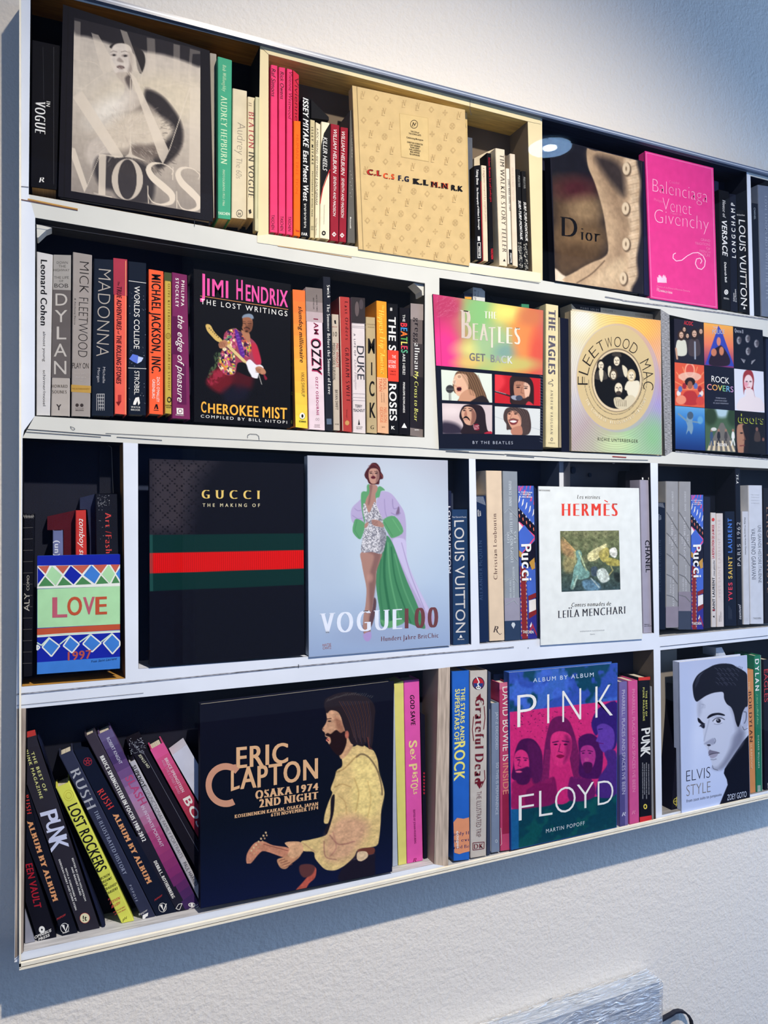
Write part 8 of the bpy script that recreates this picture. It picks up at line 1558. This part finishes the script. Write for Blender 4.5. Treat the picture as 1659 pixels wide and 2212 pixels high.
T('ELVIS', (540, 1625), (812, 1578), 126, (40, 42, 58), 't'); T('STYLE', (542, 1792), (816, 1742), 126, (122, 116, 112), 't'); T('from zoot suits to jumpsuits', (542, 1862), (942, 1782), 36, (70, 76, 100), 'r', name='subtitle_lettering', h1=30); T('ZOEY GOTO', (1006, 1838), (1224, 1796), 64, (206, 214, 232), 'r', name='author_name')
bk('tan orange spine with dark serif capitals half behind the portrait cover', [(1233, 352), (1306, 348), (1332, 1820), (1268, 1846)], (206, 138, 84), d0=.004)
T('THE', (1244, 486), (1246, 580), 18, (226, 190, 150), 'r', name='small_lettering'); T('BOB DYLAN', (1246, 600), (1262, 1180), 34, (70, 40, 40), 's'); T('SCRAPBOOK', (1266, 1196), (1272, 1484), 24, (226, 190, 150), 's', name='subtitle_lettering')
bk('green spine with bold white capitals next to the tan orange one', [(1312, 192), (1389, 180), (1409, 1812), (1336, 1822)], (40, 122, 92))
T('DYLAN', (1322, 232), (1326, 592), 42, W_, 'b', track=.18); T('a man called alias', (1338, 630), (1344, 976), 20, (150, 206, 150), 's', it=.3, name='subtitle_lettering'); T('RICHARD WILLIAMS', (1352, 1100), (1358, 1470), 14, (190, 220, 196), 'b', track=.2, name='author_name')
for k in range(8): LN([(1350, 1670+k*14), (1384, 1668+k*14)], 4, (200, 214, 206), 'publisher_mark', .0014); LN([(1352+k*4.5, 1668), (1352+k*4.5, 1780)], 1.6, (200, 214, 206), 'publisher_mark', .0014)
LN([(1385, 186), (1402, 1808)], 4, (170, 196, 186), 'worn_edge', .0005)
bk('black book with red capitals at the right edge of the picture, bottom tier', [(1414, 236), (1520, 226), (1545, 1790), (1430, 1796)], (22, 24, 36))
T('EAGLES', (1424, 348), (1428, 722), 44, (190, 60, 66), 'r'); T('GLYN', (1462, 1640), (1464, 1700), 14, W_, name='small_lettering')
end()
# ------------------------------------------------------------------ framed canvas wrapped in film, leaning against the wall below the case
Z(0)
end()
tb, tf = at(1396, 2093, WALLD-.004), None
ztop = tb[2]; xr = tb[0]
YB, YF = WALLD-.006, WALLD-.050
pk = empty('wrapped_frame', (xr-.45, (YB+YF)/2, 0), 'white framed panel wrapped in clinging clear film, on the floor below the bookcase', 'frame')
xl = xr-.95
FW = mat((186, 194, 206), .45, 'board'); IN = mat((120, 126, 142), .4, 'board')
fw = .085
box('frame_rail', (xl, YF+.004, ztop-fw), (xr-.003, YB, ztop-.003), FW, pk); box('frame_rail', (xl, YF+.004, .0), (xr-.003, YB, fw), FW, pk)
box('frame_stile', (xr-.003-fw, YF+.004, fw), (xr-.003, YB, ztop-fw), FW, pk); box('frame_stile', (xl, YF+.004, fw), (xl+fw, YB, ztop-fw), FW, pk)
box('panel', (xl+fw, YF+.018, fw), (xr-.003-fw, YB-.004, ztop-fw), IN, pk)
# the film: a wrinkled transparent skin around the whole panel
film = bpy.data.materials.new('cling_film'); film.use_nodes = True; nt = film.node_tree; nt.nodes.remove(nt.nodes['Principled BSDF']); out = nt.nodes['Material Output']
N = nt.nodes.new; Lk = nt.links.new
tc = N('ShaderNodeTexCoord'); mp = N('ShaderNodeMapping'); mp.inputs['Scale'].default_value = (7, 40, 34); mp.inputs['Rotation'].default_value = (0, .28, 0); Lk(tc.outputs['Object'], mp.inputs[0])
n1 = N('ShaderNodeTexNoise'); n1.inputs['Scale'].default_value = 3.2; n1.inputs['Detail'].default_value = 8; n1.inputs['Distortion'].default_value = 1.2; Lk(mp.outputs[0], n1.inputs[0])
bp = N('ShaderNodeBump'); bp.inputs['Strength'].default_value = 1.0; bp.inputs['Distance'].default_value = .012; Lk(n1.outputs[0], bp.inputs['Height'])
tr = N('ShaderNodeBsdfTransparent'); gl = N('ShaderNodeBsdfGlossy'); gl.inputs['Roughness'].default_value = .16; Lk(bp.outputs[0], gl.inputs['Normal'])
df = N('ShaderNodeBsdfDiffuse'); df.inputs[0].default_value = (.90, .94, 1.0, 1); Lk(bp.outputs[0], df.inputs['Normal'])
m1 = N('ShaderNodeMixShader'); m1.inputs[0].default_value = .45; Lk(df.outputs[0], m1.inputs[1]); Lk(gl.outputs[0], m1.inputs[2])
rp = N('ShaderNodeValToRGB'); rp.color_ramp.elements[0].position = .38; rp.color_ramp.elements[0].color = (.22, .22, .22, 1); rp.color_ramp.elements[1].position = .66; rp.color_ramp.elements[1].color = (.85, .85, .85, 1); Lk(n1.outputs[0], rp.inputs[0])
m2 = N('ShaderNodeMixShader'); Lk(rp.outputs[0], m2.inputs[0]); Lk(tr.outputs[0], m2.inputs[1]); Lk(m1.outputs[0], m2.inputs[2]); Lk(m2.outputs[0], out.inputs[0])
bm = bmesh.new()
rr = np.random.RandomState(3)
def sheet(f, nu, nv):
    vs = [[bm.verts.new(f(i/nu, j/nv)) for i in range(nu+1)] for j in range(nv+1)]
    for j in range(nv):
        for i in range(nu): bm.faces.new((vs[j][i], vs[j][i+1], vs[j+1][i+1], vs[j+1][i]))
def wob(x, z, s=.0016): return s*(math.sin(x*61+z*23)+math.sin(x*23-z*71+1.3)+.6*math.sin(x*140+z*90))
x0, x1, y0, y1, z0, z1 = xl-.002, xr, YF, YB+.001, .001, ztop
sheet(lambda u, v: (x0+(x1-x0)*u, y0-.0028+wob(x0+(x1-x0)*u, z0+(z1-z0)*v), z0+(z1-z0)*v), 60, 60)
sheet(lambda u, v: (x0+(x1-x0)*u, y0-.002+(y1-y0+.002)*v, z1+.001+abs(wob(x0+(x1-x0)*u, v*.05, .0009))), 60, 6)
sheet(lambda u, v: (x1+.001, y0-.002+(y1-y0+.002)*u, z0+(z1-z0)*v), 6, 60)
sheet(lambda u, v: (x0-.001, y0-.002+(y1-y0+.002)*u, z0+(z1-z0)*v), 6, 60)
for k in range(60):        # loose creases standing off the film
    x = x1-.045-.85*rr.rand()**1.2; y = y0-.004+rr.rand()*.05; z = z1+.0012 if y > y0+.002 else z1-rr.rand()*.12
    L = .01+rr.rand()*.03; a = rr.rand()*.6-.3; h = .0012+.002*rr.rand()
    q = [bm.verts.new(p) for p in ((x, y, z), (x+L, y+a*L, z-(.3*L if y < y0+.002 else 0)), (x+L*.7, y+a*L-.0012, z+h), (x+L*.2, y-.0012, z+h))]; bm.faces.new(q)
me = bpy.data.meshes.new('plastic_film'); bm.to_mesh(me); bm.free(); me.materials.append(film); me.polygons.foreach_set('use_smooth', [True]*len(me.polygons)); link('plastic_film', me, pk)
# black strap curling out behind the right side
BK = mat((40, 42, 52), .5)
pts = [at(1451, 2191, WALLD-.02), at(1458, 2186, WALLD-.015), at(1468, 2184, WALLD-.012), at(1478, 2186, WALLD-.012), at(1487, 2193, WALLD-.014), at(1493, 2203, WALLD-.016), at(1495, 2214, WALLD-.018), at(1494, 2250, WALLD-.02)]
pts = [(xr-.002, WALLD-.024, pts[0][2]-.004)]+pts
V = []; F = []
for i, p in enumerate(pts):
    q = pts[min(i+1, len(pts)-1)]; r = pts[max(i-1, 0)]; dx, dz = q[0]-r[0], q[2]-r[2]; L = math.hypot(dx, dz); nx, nz = -dz/L, dx/L; w_ = .0045 if i < 5 else .003
    V += [(p[0]+nx*w_/2, p[1]-.004, p[2]+nz*w_/2), (p[0]-nx*w_/2, p[1]-.004, p[2]-nz*w_/2), (p[0]-nx*w_/2, p[1]+.006, p[2]-nz*w_/2), (p[0]+nx*w_/2, p[1]+.006, p[2]+nz*w_/2)]
    if i: b = 4*i; F += [(b-4+k, b-4+(k+1) % 4, b+(k+1) % 4, b+k) for k in range(4)]
F += [(3, 2, 1, 0), tuple(4*(len(pts)-1)+k for k in range(4))]
o = mesh('carry_strap', V, F, BK, pk); fixn(o)
# the lamp heads on the ceiling (out of frame; the first lights the case, the disc mirrors in the acrylic)
WL = mat((230, 230, 226), .5)
for (kx, ky, kz), lb in ((KEY, 'white track spotlight nearest the left end of the bookcase'), ((.95, -.62, 3.50), 'small white spotlight close to the wall above the bookcase')):
    sp = empty('track_spotlight', (kx, ky, 3.8), lb, 'lamp')
    box('ceiling_plate', (kx-.06, ky-.06, 3.785), (kx+.06, ky+.06, 3.8), WL, sp); box('arm', (kx-.008, ky-.058, kz+.10), (kx+.008, ky-.044, 3.786), WL, sp)
    V = []; F = []
    for k in range(16):
        t = k*math.pi/8; V += [(kx+.042*math.cos(t), ky-.05+.042*math.sin(t), kz+.04), (kx+.05*math.cos(t), ky-.05+.05*math.sin(t), kz+.12)]
    for k in range(16): j = (k+1) % 16; F.append((2*k, 2*j, 2*j+1, 2*k+1))
    F.append([2*k+1 for k in range(16)]); mesh('shade', V, F, WL, sp)
p = at(1185, 322, 0); q = (3.79-EYE)/(p[2]-EYE); dx, dy = p[0]*q, -(DIST*q-DIST)
dl = empty('ceiling_downlight', (dx, dy, 3.8), 'round cool white ceiling downlight over the middle of the shop', 'lamp')
def emis(name, c, s_):
    m = bpy.data.materials.new(name); m.use_nodes = True; b_ = m.node_tree.nodes['Principled BSDF']; b_.inputs['Emission Color'].default_value = (*c, 1); b_.inputs['Emission Strength'].default_value = s_; return m
def disc(name, r0, r1, z, m):
    V = []; F = []
    for k in range(32): t = k*math.pi/16; V += [(dx+r0*math.cos(t), dy+r0*math.sin(t), z), (dx+r1*math.cos(t), dy+r1*math.sin(t), z)]
    for k in range(32): j = (k+1) % 32; F.append((2*k, 2*k+1, 2*j+1, 2*j))
    return mesh(name, V, F, m, dl)
disc('diffuser', .045, .135, 3.793, emis('cool_diffuser', (.35, .60, 1.0), 24)); disc('bulb',  .0005, .045, 3.791, emis('cool_bulb', (.7, .85, 1.0), 120)); disc('rim', .135, .15, 3.790, WL)
